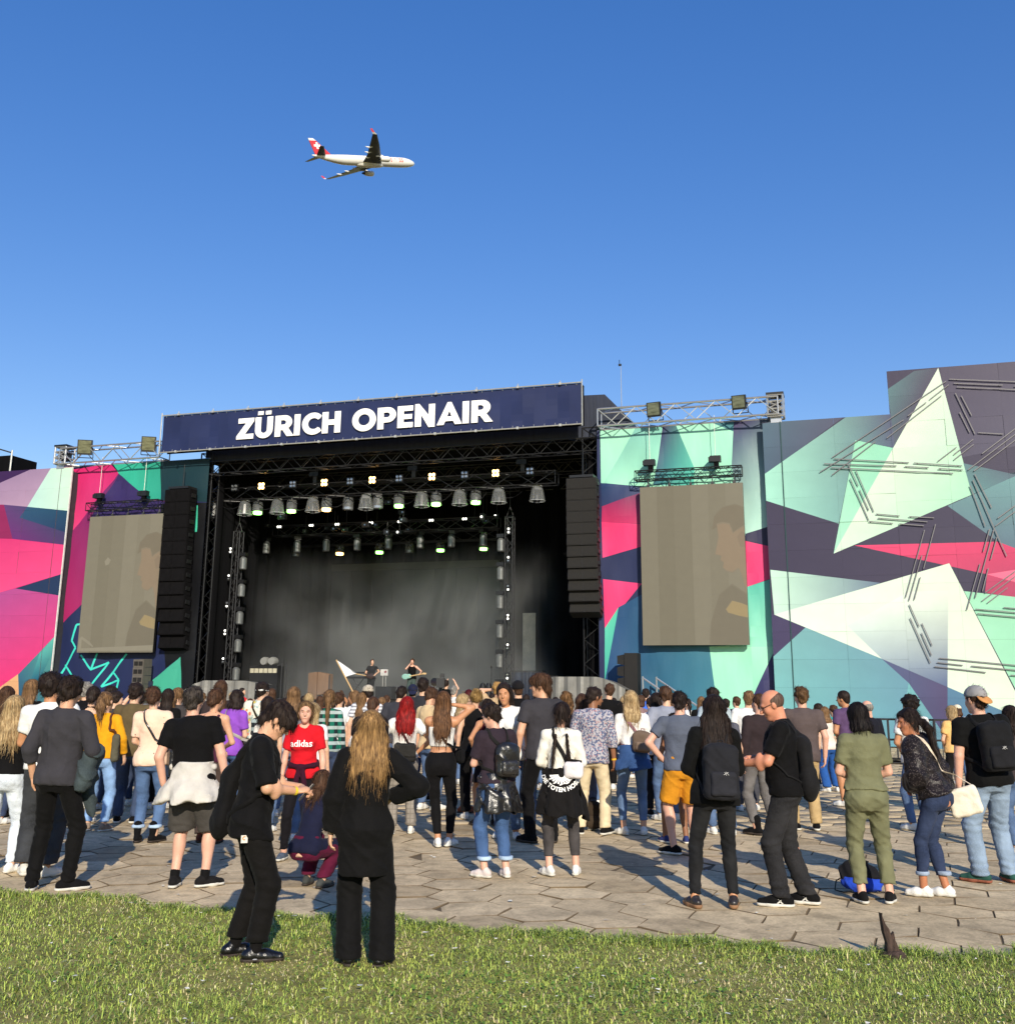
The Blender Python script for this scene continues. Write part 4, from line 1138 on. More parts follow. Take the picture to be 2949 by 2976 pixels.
# upright trusses with lamps on their left side
for (pxt, pyt, pxb, d, lab, side, offs) in ((700, 1545, 660, 2.8, 'upright grey lattice truss standing left on the deck', 'left', .34), (1484, 1502, 1476, 4.0, 'upright grey lattice truss standing right on the deck', 'right', -.42)):
    s_ = sp((pxt + pxb) / 2, 1760, d)[0]; zt_ = sp(pxt, pyt, d)[1]
    truss('upright_truss', lab, (s_, d, DZ), (s_, d, zt_), .34, M_DKM, 'upright trusses on the deck', .022, bays=18)
    mt = sthing('truss_sling', 'steel sling above the %s upright truss' % side, 'sling', s_, d, zt_, 'truss slings')
    for sx in (-1, 1):
        m_ = MB(); m_.bar((sx * .17, 0, 0), (0, 0, .45), .018); m_.build('sling_leg', M_DKM, mt)
    m_ = MB(); m_.bar((0, 0, .45), (0, 0, max(.6, fz - zt_)), .012); m_.build('wire', M_DKM, mt)
    for k in range(6):
        z = zt_ - (.75 if side == 'right' else 1.0) - k * 1.27
        if z < DZ + .8: break
        o = copy_tree(tube0); o.location = W(s_ + offs, d, z); o.rotation_euler = (0, 0, -YAW); o['label'] = 'dark spot fixed to the %s upright truss, %s from the top' % (side, ordn[k]); o['group'] = 'spots on the upright trusses'
        s2 = s_ + (.0 if side == 'right' else -.25)
        t = sthing('blinder_light', 'two small white lamps on the %s upright truss, %s pair from the top' % (side, ordn[k]), 'stage light', s2, d - .22, z + .1, 'white lamp pairs on the upright trusses')
        m_ = MB(); m_.box((0, .06, 0), (.18, .1, .34)); m_.build('housing', M_DIRTY, t)
        for b in (-1, 1):
            m_ = MB(); m_.lathe([(.035, -.04), (.05, 0)], c=(0, 0, b * .075), n=10, axis='y'); m_.build('lamp', M_LWHT if (k + b) % 3 else M_LENS, t)
crg = random.Random(44)
for k in range(26):
    d = crg.choice((3.4, 4.3, 5.6, 7.2, 8.2)); px = crg.uniform(700, 1460); s_ = sp(px, 1530, d)[0]; z = mz + crg.uniform(-.5, 1.0) * (1.2 if d < 5 else .7)
    t = sthing('effect_light', 'small dark effect lamp hanging among the stage trusses', 'stage light', s_, d, z, 'small effect lamps among the trusses')
    m_ = MB(); m_.box((0, 0, 0), (crg.uniform(.2, .4), .25, crg.uniform(.15, .3))); m_.bar((0, 0, .1), (0, 0, crg.uniform(.4, 1.4)), .012, 5); m_.build('housing', M_DIRTY, t)
    m_ = MB(); m_.lathe([(.04, -.16), (.06, -.12)], c=(crg.uniform(-.06, .06), 0, 0), n=9, axis='y'); m_.build('lens', M_LWHT if crg.random() < .25 else M_LENS, t)
for k in range(9):
    px = 640 + k * 100; d = 2.0 + .3 * (k % 3); s_ = sp(px, 1450, d)[0]; t = sthing('hanging_cable', 'dark cable looping under the front truss, %s from the left' % ordn[k], 'cable', s_, d, fz - .2, 'cables under the front truss')
    m_ = MB(); m_.tube([(x, .02 * math.sin(9 * x), -.25 - .5 * (1 - (2 * x / 1.2 - 1) ** 2) * (.5 + .1 * (k % 4))) for x in np.linspace(0, 1.2, 9)], .018, 5); m_.build('cable', M_DIRTY, t)
for p_ in (spot0, wash0, tube0):
    for ch in list(p_.children): bpy.data.objects.remove(ch)
    bpy.data.objects.remove(p_)

# back screen and frame
BD = 11.6
q0 = sp(965, 1650, BD); q1 = sp(1452, 1650, BD)
bsr = sthing('back_screen', 'wide dull grey video wall at the back of the stage', 'screen', (q0[0] + q1[0]) / 2, BD, DZ)
bw_, bh_ = q1[0] - q0[0], sp(1200, 1655, BD)[1] - DZ
M_BSC = mat('back_screen_face', (34, 36, 36), k=1, rough=.5, var=.1, vscale=1)
for i in range(8):
    m_ = MB(); m_.box((-bw_ / 2 + bw_ * (i + .5) / 8, .05, bh_ / 2), (bw_ / 8 - .006, .1, bh_)); m_.build('led_column', M_BSC, bsr)
m_ = MB(); m_.box((0, .02, bh_ + .2), (bw_, .12, .36)); m_.build('header', mat('back_header', (60, 60, 54), k=1, var=.1), bsr)
s_ = sp(1500, 1700, 9.6)[0]
fl = sthing('tall_flat', 'tall grey panel standing beside the right upright truss', 'panel', s_, 9.6, DZ)
m_ = MB(); m_.box((0, 0, 3.4), (.5, .1, 6.8)); m_.build('board', mat('flat_grey', (92, 90, 84), k=1), fl)
m_ = MB(); m_.bar((0, .05, 0), (0, 1.0, 0), .04); m_.build('foot', M_DKM, fl)
s_ = sp(1538, 1800, 7.4)[0]; zt2 = sp(1530, 1782, 7.4)[1]
fl = sthing('pale_flat', 'narrow pale panel catching the sun right of the upright truss', 'panel', s_, 7.4, DZ)
m_ = MB(); m_.box((0, 0, (zt2 - DZ) / 2), (.62, .08, zt2 - DZ)); m_.build('board', mat('flat_pale', (206, 196, 172), k=.9, var=.3, vscale=1.5), fl)
m_ = MB(); m_.bar((0, .05, 0), (0, .8, 0), .04); m_.build('foot', M_DKM, fl)

# ------------------------------------------------------------------ gear on the deck
def gear(name, label, cat, px, d, group=None, z=DZ):
    return sthing(name, label, cat, sp(px, 1960, d)[0], d, z, group)
# amplifier wall with six pale panels
t = gear('amplifier_rack', 'black rack with a row of six pale panels at the left of the deck', 'rack', 765, 4.0)
m_ = MB(); m_.box((0, .3, .75), (1.5, .6, 1.5)); m_.build('case', M_CASE, t)
for i in range(6):
    m_ = MB(); m_.box((-.60 + i * .24, -.01, 1.28), (.2, .03, .2)); m_.build('pale_panel', mat('pale_panel', (190, 184, 160), k=.9), t)
for i in range(2):
    m_ = MB(); m_.lathe([(.17, -.2), (.2, -.1), (.2, .1), (.17, .2)], c=(.1 + .42 * i - .2, .3, 1.72), n=14, axis='y'); m_.build('floor_tom', mat('drum_shell', (150, 150, 146), rough=.3, k=.8), t)
for x in (.95, 1.2):
    t2 = sthing('stand_pole', 'thin grey pole standing %s the amplifier rack' % ('just right of' if x < 1 else 'a step right of'), 'pole', sp(765, 1960, 4.0)[0] + x, 4.0, DZ, 'thin poles on the deck')
    m_ = MB(); m_.bar((0, 0, 0), (0, 0, 1.6), .025); m_.build('pole', M_DKM, t2); m_ = MB(); m_.lathe([(.2, 0), (.18, .03)], n=12); m_.build('foot', M_DKM, t2)
# wooden cabinet
t = gear('wooden_cabinet', 'pale wooden cabinet leaning open in the stage smoke', 'cabinet', 930, 5.0)
mw = mat('pale_wood', (150, 118, 92), k=.7, rough=.6, var=.3, vscale=2, stretch=(1, 1, .2))
m_ = MB(); m_.prism([(-.55, .0), (-.1, .0), (-.1, 1.25), (-.55, 1.2)], -.1, .4); m_.build('left_leaf', mw, t)
m_ = MB(); m_.prism([(-.08, .2), (.5, .25), (.5, 1.15), (-.08, 1.25)], -.05, .35); m_.build('right_leaf', mw, t)
m_ = MB(); m_.bar((.52, -.05, .1), (.52, -.05, 1.1), .03); m_.build('handle', M_DKM, t)
# keyboard rig
t = gear('keyboard_stand', 'keyboards on a dark stand beside the guitarist', 'keyboard', 1042, 5.2)
m_ = MB(); m_.box((0, 0, 1.0), (1.1, .35, .1)); m_.build('lower_keyboard', M_CASE, t)
m_ = MB(); m_.box((.05, .1, 1.22), (.9, .3, .08)); m_.build('upper_keyboard', M_CASE, t)
for sx in (-1, 1):
    m_ = MB(); m_.bar((sx * .5, 0, 0), (-sx * .3, 0, 1.0), .025); m_.build('leg', M_DKM, t)
# white board on two posts
t = gear('notice_board', 'small white board with a red mark on two posts', 'board', 1117, 4.4)
for sx in (-1, 1):
    m_ = MB(); m_.bar((sx * .07, 0, .5), (sx * .07, 0, 1.1), .022); m_.build('post', M_STEEL, t)
m_ = MB(); m_.box((0, -.02, 1.22), (.36, .04, .28)); m_.build('board', mat('board_white', (215, 212, 205)), t)
m_ = MB(); m_.face([(.0, -.043, 1.24), (.06, -.043, 1.18), (.13, -.043, 1.25), (.07, -.043, 1.31)]); m_.build('red_mark', mat('mark_red', (150, 40, 48)), t)
m_ = MB(); m_.box((0, .2, .3), (.8, .5, .6)); m_.build('case_below', M_CASE, t)
# two rounded cases, a microphone stand, a wedge
for i, px in enumerate((1403, 1420)):
    t = gear('stage_case', 'rounded black case near the microphone stand, %s of the pair' % ('left' if i == 0 else 'right'), 'case', px, 1.6, 'pair of rounded cases')
    m_ = MB(); m_.lathe([(.10, 0), (.14, .08), (.14, .62), (.08, .74)], n=14); m_.build('shell', M_CASE, t); m_ = MB(); m_.bar((-.05, -.05, .74), (.05, -.05, .74), .02); m_.build('handle', M_DKM, t)
t = gear('microphone_stand', 'thin black microphone stand right of the rounded cases', 'stand', 1428, 2.0)
m_ = MB(); m_.bar((0, 0, 0), (0, 0, 1.35), .014); m_.build('pole', M_BLKM, t); m_ = MB(); m_.lathe([(.03, 0), (.035, .08), (.02, .12)], c=(0, -.03, 1.35), n=8); m_.build('microphone', M_BLKM, t); m_ = MB(); m_.lathe([(.16, 0), (.15, .03)], n=12); m_.build('base', M_BLKM, t)
t = gear('floor_monitor', 'grey wedge monitor lying before the rounded cases', 'monitor', 1375, 1.4)
m_ = MB(); m_.prism([(-.4, 0), (.4, 0), (.4, .30), (-.4, .42)], -.2, .3); m_.build('box', mat('wedge_grey', (92, 86, 74), k=1), t); m_ = MB(); m_.face([(-.34, -.205, .05), (.34, -.205, .05), (.34, -.205, .25), (-.34, -.205, .35)]); m_.build('grille', M_GRILL, t)
# glittering blue curtain riser and DJ table at right
t = gear('curtain_riser', 'dark riser hung with a glittering blue curtain, right on the deck', 'riser', 1530, 5.4)
m_ = MB(); m_.box((0, .3, 1.30), (1.4, .6, .08)); m_.build('top', M_CASE, t)
m_ = MB(); drape(m_, -.7, .7, 0, 0, 1.26, amp=.04, n=30); m_.build('curtain', mat('blue_glitter', (48, 58, 84), k=1, rough=.2, metal=.6, var=.8, vscale=30), t)
t = gear('mixing_table', 'white-edged mixing table at the right of the deck', 'table', 1592, 3.2)
m_ = MB(); m_.box((0, 0, .92), (1.2, .55, .10)); m_.build('table_top', mat('table_white', (200, 200, 192)), t)
m_ = MB(); m_.box((0, .02, 1.03), (.9, .4, .10)); m_.build('mixer', M_CASE, t)
for sx in (-1, 1):
    m_ = MB(); m_.bar((sx * .5, 0, 0), (sx * .5, 0, .9), .025); m_.build('leg', M_DKM, t)
# grey sheeted platforms before the stage
def sheeted(px0, px1, pyt, d, label, skew):
    s0_, s1_ = sp(px0, 2010, d)[0], sp(px1, 2010, d)[0]; h_ = sp((px0 + px1) / 2, pyt, d)[1]
    t = sthing('sheeted_platform', label, 'platform', (s0_ + s1_) / 2, d, 0, 'platforms under grey sheets')
    w_ = s1_ - s0_; m_ = MB(); n_ = 34
    def prof_(u): return h_ * (1 - .62 * max(0, abs(u - skew) - .24) ** 1.5 / .6)
    for i in range(n_):
        u0, u1 = i / n_ - .5, (i + 1) / n_ - .5
        y0 = .25 * math.sin(i * 1.3) * .25 + 1.6 * (u0) ** 2; y1 = .25 * math.sin((i + 1) * 1.3) * .25 + 1.6 * (u1) ** 2
        for (za, zb_) in ((0, .5), (.5, 1)):
            m_.face([(u0 * w_, y0 - .08 * (1 - za), prof_(u0) * za), (u1 * w_, y1 - .08 * (1 - za), prof_(u1) * za), (u1 * w_, y1 - .08 * (1 - zb_), prof_(u1) * zb_), (u0 * w_, y0 - .08 * (1 - zb_), prof_(u0) * zb_)])
        m_.face([(u0 * w_, y0, prof_(u0)), (u1 * w_, y1, prof_(u1)), (u1 * w_, 1.8, prof_(u1) * .97), (u0 * w_, 1.8, prof_(u0) * .97)])
    m_.build('sheet', M_TARPG, t, smooth=True)
    m_ = MB(); m_.box((0, 1.2, h_ * .4), (w_ * .7, 1.0, h_ * .7)); m_.build('platform_frame', M_DKM, t)
sheeted(505, 725, 1978, -2.4, 'low platform under a creased grey sheet at the left of the stage front', .15)
sheeted(1555, 1810, 1967, -2.4, 'wide platform under a shiny grey sheet at the right of the stage front', -.05)
# ground stacks
def stack(px, py0, py1, wpx, n_, d, label, m_c, m_g, lean=0.0, deep=.6):
    s_ = sp(px, (py0 + py1) / 2, d)[0]; h_ = sp(px, py0, d)[1]; w_ = sp(px + wpx / 2, py1, d)[0] - sp(px - wpx / 2, py1, d)[0]
    t = sthing('speaker_stack', label, 'loudspeaker stack', s_, d, 0, 'ground loudspeaker stacks')
    z = 0; bh2 = (h_ - 1.3) / n_
    m_ = MB(); m_.box((0, deep / 2, .65), (w_, deep, 1.28)); m_.build('subwoofer', m_c, t)
    for k in range(n_):
        o = MB(); o.box((0, 0, 0), (w_, deep, bh2 * .96)); ob = o.build('cabinet', m_c, t); ob.location = (0, deep / 2, 1.3 + bh2 * (k + .5)); ob.rotation_euler = (R(-4 + 2 * k), 0, 0)
        for sx in (-1, 1):
            o = MB(); o.box((sx * w_ * .22, -deep / 2 - .012, 0), (w_ * .36, .02, bh2 * .5)); o.build('horn', m_g, ob)
M_CABG = mat('loudspeaker_grey', (104, 98, 90), k=.7, rough=.7)
stack(400, 1915, 2000, 30, 5, -.6, 'small grey loudspeaker stack below the left screen', M_CABG, M_CAB)
t = None
s_ = sp(1833, 1950, -.8)[0]; h_ = sp(1833, 1898, -.8)[1]; w_ = sp(1848, 1950, -.8)[0] - sp(1810, 1950, -.8)[0]
t = sthing('speaker_stack', 'tall black loudspeaker stack beside the right tower', 'loudspeaker stack', s_, -.8, 0, 'ground loudspeaker stacks')
m_ = MB(); m_.box((0, .35, h_ / 2), (w_, .7, h_)); m_.build('main_case', M_CAB, t)
for k in range(4):
    o = MB(); o.prism([(-.28, -.15), (0, -.2), (0, .2), (-.28, .15)], 0, .6); ob = o.build('horn_cabinet', M_CAB, t); ob.location = (-w_ / 2, .05, h_ - .25 - k * .42)
# stair rail
s_ = sp(1868, 2010, -1.0)[0]
t = sthing('stair_rail', 'pale metal stair rail slanting down below the right screen', 'stair rail', s_, -1.0, 0)
zt3 = sp(1868, 1970, -1.0)[1]
for k, y in enumerate((0, .9)):
    x0 = .35 * k
    m_ = MB(); m_.bar((x0, y, 0), (x0, y, zt3 + .05), .035); m_.build('post', M_ALU, t)
    m_ = MB(); m_.bar((x0, y, zt3), (x0 + 1.5, y, zt3 - 1.0), .035); m_.build('handrail', M_ALU, t)
    m_ = MB(); m_.bar((x0, y, zt3 - .5), (x0 + 1.2, y, zt3 - 1.3), .03); m_.build('midrail', M_ALU, t)
for k in range(4):
    m_ = MB(); m_.box((.3 + .28 * k, .45, zt3 - 1.05 - .2 * k), (.28, .9, .05)); m_.build('step', M_DKM, t)
# crowd barriers in front of the right wall
nb = 9
for k in range(nb):
    px0 = 2235 + k * 86
    if px0 > 2960: break
    a = sp(px0, 2100, -9.5)[0]; b = a + 1.2
    t = sthing('crowd_barrier', 'dark steel crowd barrier before the right wall, %s from the left' % ordn[k], 'barrier', a, -9.5, 0, 'crowd barriers')
    a2 = 0
    for z in (.12, .62, 1.15):
        m_ = MB(); m_.bar((0, 0, z), (1.18, 0, z), .028); m_.build('rail', M_DKM, t)
    for x in (0, 1.18):
        m_ = MB(); m_.bar((x, 0, 0), (x, 0, 1.15), .028); m_.build('post', M_DKM, t)
    for i in range(1, 6):
        m_ = MB(); m_.bar((1.18 * i / 6, 0, .12), (1.18 * i / 6, 0, 1.15), .012, 5); m_.build('bar', M_DKM, t)
    m_ = MB(); m_.box((.59, .35, .03), (1.1, .9, .03)); m_.build('foot_plate', M_DKM, t)

# ------------------------------------------------------------------ smoke on the stage
sm = MB()
q0 = sp(640, 1800, 3.4)[0]; q1 = sp(1470, 1800, 3.4)[0] + 2.2
sm.box((0, 0, 0), (q1 - q0, 8.0, 7.2))
M_SMK = bpy.data.materials.new('stage_smoke'); M_SMK.use_nodes = True
n_ = M_SMK.node_tree.nodes; L_ = M_SMK.node_tree.links
n_.remove(n_['Principled BSDF'])
pv = n_.new('ShaderNodeVolumePrincipled'); pv.inputs['Color'].default_value = (.80, .83, .84, 1); pv.inputs['Anisotropy'].default_value = .0
tc = n_.new('ShaderNodeTexCoord'); nz = n_.new('ShaderNodeTexNoise'); nz.inputs['Scale'].default_value = .33; nz.inputs['Detail'].default_value = 2.5
L_.new(tc.outputs['Object'], nz.inputs['Vector'])
mr = n_.new('ShaderNodeMapRange'); mr.inputs[1].default_value = .36; mr.inputs[2].default_value = .70; mr.inputs[3].default_value = 0; mr.inputs[4].default_value = .17
L_.new(nz.outputs['Fac'], mr.inputs[0])
sx_ = n_.new('ShaderNodeSeparateXYZ'); L_.new(tc.outputs['Object'], sx_.inputs[0])
fz_ = n_.new('ShaderNodeMapRange'); fz_.inputs[1].default_value = 3.5; fz_.inputs[2].default_value = -2.5; fz_.inputs[3].default_value = 0; fz_.inputs[4].default_value = 1; L_.new(sx_.outputs['Z'], fz_.inputs[0])
fx_ = n_.new('ShaderNodeMapRange'); fx_.inputs[1].default_value = -(q1 - q0) / 2; fx_.inputs[2].default_value = -(q1 - q0) / 2 + 3.0; L_.new(sx_.outputs['X'], fx_.inputs[0])
fx2 = n_.new('ShaderNodeMapRange'); fx2.inputs[1].default_value = (q1 - q0) / 2; fx2.inputs[2].default_value = (q1 - q0) / 2 - 2.5; L_.new(sx_.outputs['X'], fx2.inputs[0])
a1 = n_.new('ShaderNodeMath'); a1.operation = 'MULTIPLY'; L_.new(mr.outputs[0], a1.inputs[0]); L_.new(fz_.outputs[0], a1.inputs[1])
a2 = n_.new('ShaderNodeMath'); a2.operation = 'MULTIPLY'; L_.new(a1.outputs[0], a2.inputs[0]); L_.new(fx_.outputs[0], a2.inputs[1])
a3 = n_.new('ShaderNodeMath'); a3.operation = 'MULTIPLY'; L_.new(a2.outputs[0], a3.inputs[0]); L_.new(fx2.outputs[0], a3.inputs[1])
L_.new(a3.outputs[0], pv.inputs['Density'])
L_.new(pv.outputs[0], n_['Material Output'].inputs['Volume'])
smo = sm.build('stage_smoke', M_SMK)
smo.location = W((q0 + q1) / 2, 7.3, DZ + 3.65); smo.rotation_euler = (0, 0, -YAW)
tag(smo, 'grey theatrical smoke drifting over the stage deck', 'smoke', kind='stuff')
sc.cycles.volume_step_rate = 2.5
sc.cycles.volume_max_steps = 64
# ------------------------------------------------------------------ airliner
def text_mesh(body, size, offset=0.0, extrude=0.0, spacing=1.0):
    cu = bpy.data.curves.new('tmp', 'FONT'); cu.body = body; cu.size = size; cu.offset = offset; cu.extrude = extrude
    cu.space_character = spacing; cu.align_x = 'CENTER'; cu.align_y = 'CENTER'; cu.resolution_u = 3
    ob = bpy.data.objects.new('tmp', cu); COL.objects.link(ob)
    dg = bpy.context.evaluated_depsgraph_get(); dg.update()
    me = bpy.data.meshes.new_from_object(ob.evaluated_get(dg))
    bpy.data.objects.remove(ob); bpy.data.curves.remove(cu)
    return me
M_PLW = mat('aircraft_white', (250, 248, 240), k=.85, rough=.3, spec=.5, var=.03, vscale=.2)
M_PLG = mat('aircraft_grey', (92, 98, 104), k=.8, rough=.4, var=.1, vscale=.3)
M_PLR = mat('aircraft_red', (206, 62, 66), k=.9, rough=.35, var=.02)
M_PLD = mat('aircraft_dark', (40, 44, 50), k=1, rough=.4)
plane = thing('airliner', 'white passenger jet with red tail fin and white cross climbing in the sky', 'airplane', (-79.56, 533.82, 285.22))
plane.rotation_euler = (-0.0335, -0.2595, 0.60995)
def fus_c(x): return 0.0 if x > -12 else 1.9 * ((-12 - x) / 19.5) ** 1.5
def fus_r(x):
    if x > 22: return 2.82 * math.sqrt(max(0.0, 1 - ((x - 22) / 10.0) ** 2.1))
    if x > -12: return 2.82
    return 2.82 * (1 - .90 * ((-12 - x) / 19.5) ** 1.35)
mb = MB()
xs_ = [-31.5, -30.5, -28, -25, -22, -18, -14, -10, -4, 4, 12, 18, 22, 25, 27.5, 29.5, 31, 31.8]
mb.tube([(x, 0, fus_c(x) - (.5 * max(0, (x - 24) / 8) ** 1.5 if x > 24 else 0)) for x in xs_], [max(fus_r(x), .12) for x in xs_], n=24)
mb.build('fuselage', M_PLW, plane, smooth=True)
mb = MB(); mb.tube([(x, 0, -1.75) for x in (-7.5, -5, 0, 6, 10, 12)], [.5, 1.6, 2.0, 2.0, 1.6, .5], n=16); mb.build('belly_fairing', M_PLW, plane, smooth=True)
def aerofoil(mb, secs):
    """secs: (leading x, trailing x, y, z, thickness)"""
    i0 = len(mb.v); n = 8
    for le, te, y, z, th in secs:
        c = le - te
        for u, t in ((0, 0), (.08, .6), (.3, 1), (.7, .55), (1, 0), (.7, -.25), (.3, -.5), (.08, -.4)):
            mb.v.append((le - c * u, y, z + th * t))
    for k in range(len(secs) - 1):
        for j in range(n):
            a = i0 + k * n; b = a + n
            mb.f.append((a + j, a + (j + 1) % n, b + (j + 1) % n, b + j)); mb.c.append(None)
    mb.f.append(tuple(i0 + j for j in range(n))); mb.c.append(None)
    mb.f.append(tuple(i0 + (len(secs) - 1) * n + j for j in reversed(range(n)))); mb.c.append(None)
for s in (-1, 1):
    mb = MB(); aerofoil(mb, [(9.5, -2.5, s * 1.5, -1.7, .9), (5.0, -3.6, s * 9.4, -.9, .6), (-1.5, -7.2, s * 20, .35, .35), (-7.3, -10.0, s * 28.6, 1.6, .2)]); mb.build('wing', M_PLG, plane)
    mb = MB(); aerofoil(mb, [(-7.4, -10.0, s * 28.65, 1.6, .18), (-9.0, -10.6, s * 29.4, 2.3, .12)]); mb.build('wing_tip', M_PLW, plane)
    mb = MB(); aerofoil(mb, [(-9.0, -10.6, s * 29.4, 2.3, .12), (-10.4, -11.6, s * 29.9, 4.0, .10)]); mb.build('winglet', M_PLR, plane)
    for y in (7.0, 12.2, 17.4):
        xb = -1.9 - (y - 5) * .42
        mb = MB(); mb.tube([(xb + 2.6, s * y, -1.6 + y * .085), (xb + .5, s * y, -2.0 + y * .085), (xb - 1.6, s * y, -1.5 + y * .085)], [.15, .5, .12], n=8); mb.build('flap_fairing', M_PLW, plane, smooth=True)
    eng = MB(); eng.lathe([(1.35, 9.6), (1.55, 9.2), (1.62, 8.0), (1.45, 5.5), (1.05, 4.2)], c=(0, s * 9.4, -2.9), n=20, axis='x'); e_ = eng.build('engine', M_PLW, plane, smooth=True)
    mb = MB(); mb.lathe([(1.30, 9.5), (1.2, 9.2)], c=(0, s * 9.4, -2.9), n=20, axis='x'); mb.build('intake', M_PLD, e_)
    mb = MB(); mb.lathe([(.75, 4.3), (.6, 3.0), (.15, 2.4)], c=(0, s * 9.4, -2.9), n=14, axis='x'); mb.build('exhaust_cone', M_PLD, e_)
    mb = MB(); mb.prism([(7.6, -1.8), (1.5, -1.6), (2.5, -.6), (5.5, -.6)], s * 9.4 - .2, s * 9.4 + .2); mb.build('pylon', M_PLW, plane)
    mb = MB(); aerofoil(mb, [(-23.8, -29.3, s * .8, 1.6, .35), (-29.0, -31.2, s * 9.7, 2.6, .15)]); mb.build('tailplane', M_PLG, plane)
# fin: white tip, red blade with a white cross
def fin_pt(u, v):          # u along chord 0 front, v up
    le = -19.8 - v * 8.9; te = -29.6 - v * 2.2
    return (le + (te - le) * u, 2.2 + v * 9.3)
def fin_poly(pts, hw):
    m_ = MB(); P = [fin_pt(u, v) for u, v in pts]; m_.prism(P, -hw, hw); return m_
fin_poly([(0, 0), (1, 0), (1, .86), (0, .86)], .22).build('fin', M_PLR, plane)
fin_poly([(0, .862), (1, .862), (1, 1), (.12, 1)], .2).build('fin_tip', M_PLW, plane)
for s in (-1, 1):
    mb = MB(); x0, z0 = -27.4, 7.4; a, b = 1.9, .62
    cr = [(-b, a), (b, a), (b, b), (a, b), (a, -b), (b, -b), (b, -a), (-b, -a), (-b, -b), (-a, -b), (-a, b), (-b, b)]
    mb.face([(x0 + x, s * .235, z0 + z) for x, z in (cr if s < 0 else cr[::-1])]); mb.build('white_cross', M_PLW, plane)
    me = text_mesh('SWISS', 3.2, .06)
    for v in me.vertices:
        x, z = v.co.x * (1 if s < 0 else -1), v.co.y
        v.co = (x + 19.0, s * (math.sqrt(max(0, 2.86 ** 2 - (z + .1) ** 2)) + .02), z + .1)
    me.materials.append(mat('livery_red', (232, 120, 110), k=.9, rough=.3, var=0)); link('name_lettering', me, plane)
    for k in range(46):
        x = 25.5 - k * 1.05
        if 11 < x < 26 and s: pass
    mb = MB()
    mb.face([(30.0, s * 1.2, .75), (28.7, s * 2.0, .9), (28.6, s * 1.75, 1.35), (29.6, s * 1.0, 1.3)]); mb.build('cockpit_window', M_PLD, plane)
# ------------------------------------------------------------------ figures: distance fields -> one smooth surface per garment
f32 = np.float32
def nv(v):
    v = np.asarray(v, dtype=float); return v / (np.linalg.norm(v) + 1e-9)
def rx(a): c, s = math.cos(a), math.sin(a); return np.array([[1, 0, 0], [0, c, -s], [0, s, c]])
def ry(a): c, s = math.cos(a), math.sin(a); return np.array([[c, 0, s], [0, 1, 0], [-s, 0, c]])
def rz_(a): c, s = math.cos(a), math.sin(a); return np.array([[c, -s, 0], [s, c, 0], [0, 0, 1]])
I3 = np.eye(3)
def V3(*a): return np.array(a, dtype=float)
def cutf(d, X, Y, Z, cuts):
    for q, n in cuts: d = np.maximum(d, (X - q[0]) * n[0] + (Y - q[1]) * n[1] + (Z - q[2]) * n[2])
    return d
def P_rc(a, b, r1, r2, cuts=()):
    a = np.asarray(a, float); b = np.asarray(b, float); ba = b - a; L2 = float(ba @ ba) + 1e-9
    def f(X, Y, Z):
        px, py, pz = X - f32(a[0]), Y - f32(a[1]), Z - f32(a[2])
        t = np.clip((px * f32(ba[0]) + py * f32(ba[1]) + pz * f32(ba[2])) / f32(L2), 0, 1)
        d = np.sqrt((px - t * f32(ba[0])) ** 2 + (py - t * f32(ba[1])) ** 2 + (pz - t * f32(ba[2])) ** 2) - (f32(r1) + t * f32(r2 - r1))
        return cutf(d, X, Y, Z, cuts)
    r = max(r1, r2)
    return f, np.minimum(a, b) - r, np.maximum(a, b) + r
def P_el(c, r, Rm=None, cuts=()):
    c = np.asarray(c, float); r = np.asarray(r, float); Rm = I3 if Rm is None else Rm
    def f(X, Y, Z):
        px, py, pz = X - f32(c[0]), Y - f32(c[1]), Z - f32(c[2])
        if Rm is I3: q = (px, py, pz)
        else: q = [px * f32(Rm[0, k]) + py * f32(Rm[1, k]) + pz * f32(Rm[2, k]) for k in range(3)]
        k0 = np.sqrt((q[0] / f32(r[0])) ** 2 + (q[1] / f32(r[1])) ** 2 + (q[2] / f32(r[2])) ** 2)
        k1 = np.sqrt((q[0] / f32(r[0] ** 2)) ** 2 + (q[1] / f32(r[1] ** 2)) ** 2 + (q[2] / f32(r[2] ** 2)) ** 2)
        d = k0 * (k0 - 1) / np.maximum(k1, f32(1e-5))
        return cutf(d, X, Y, Z, cuts)
    e = np.sqrt(((Rm * r[None, :]) ** 2).sum(1))
    return f, c - e, c + e
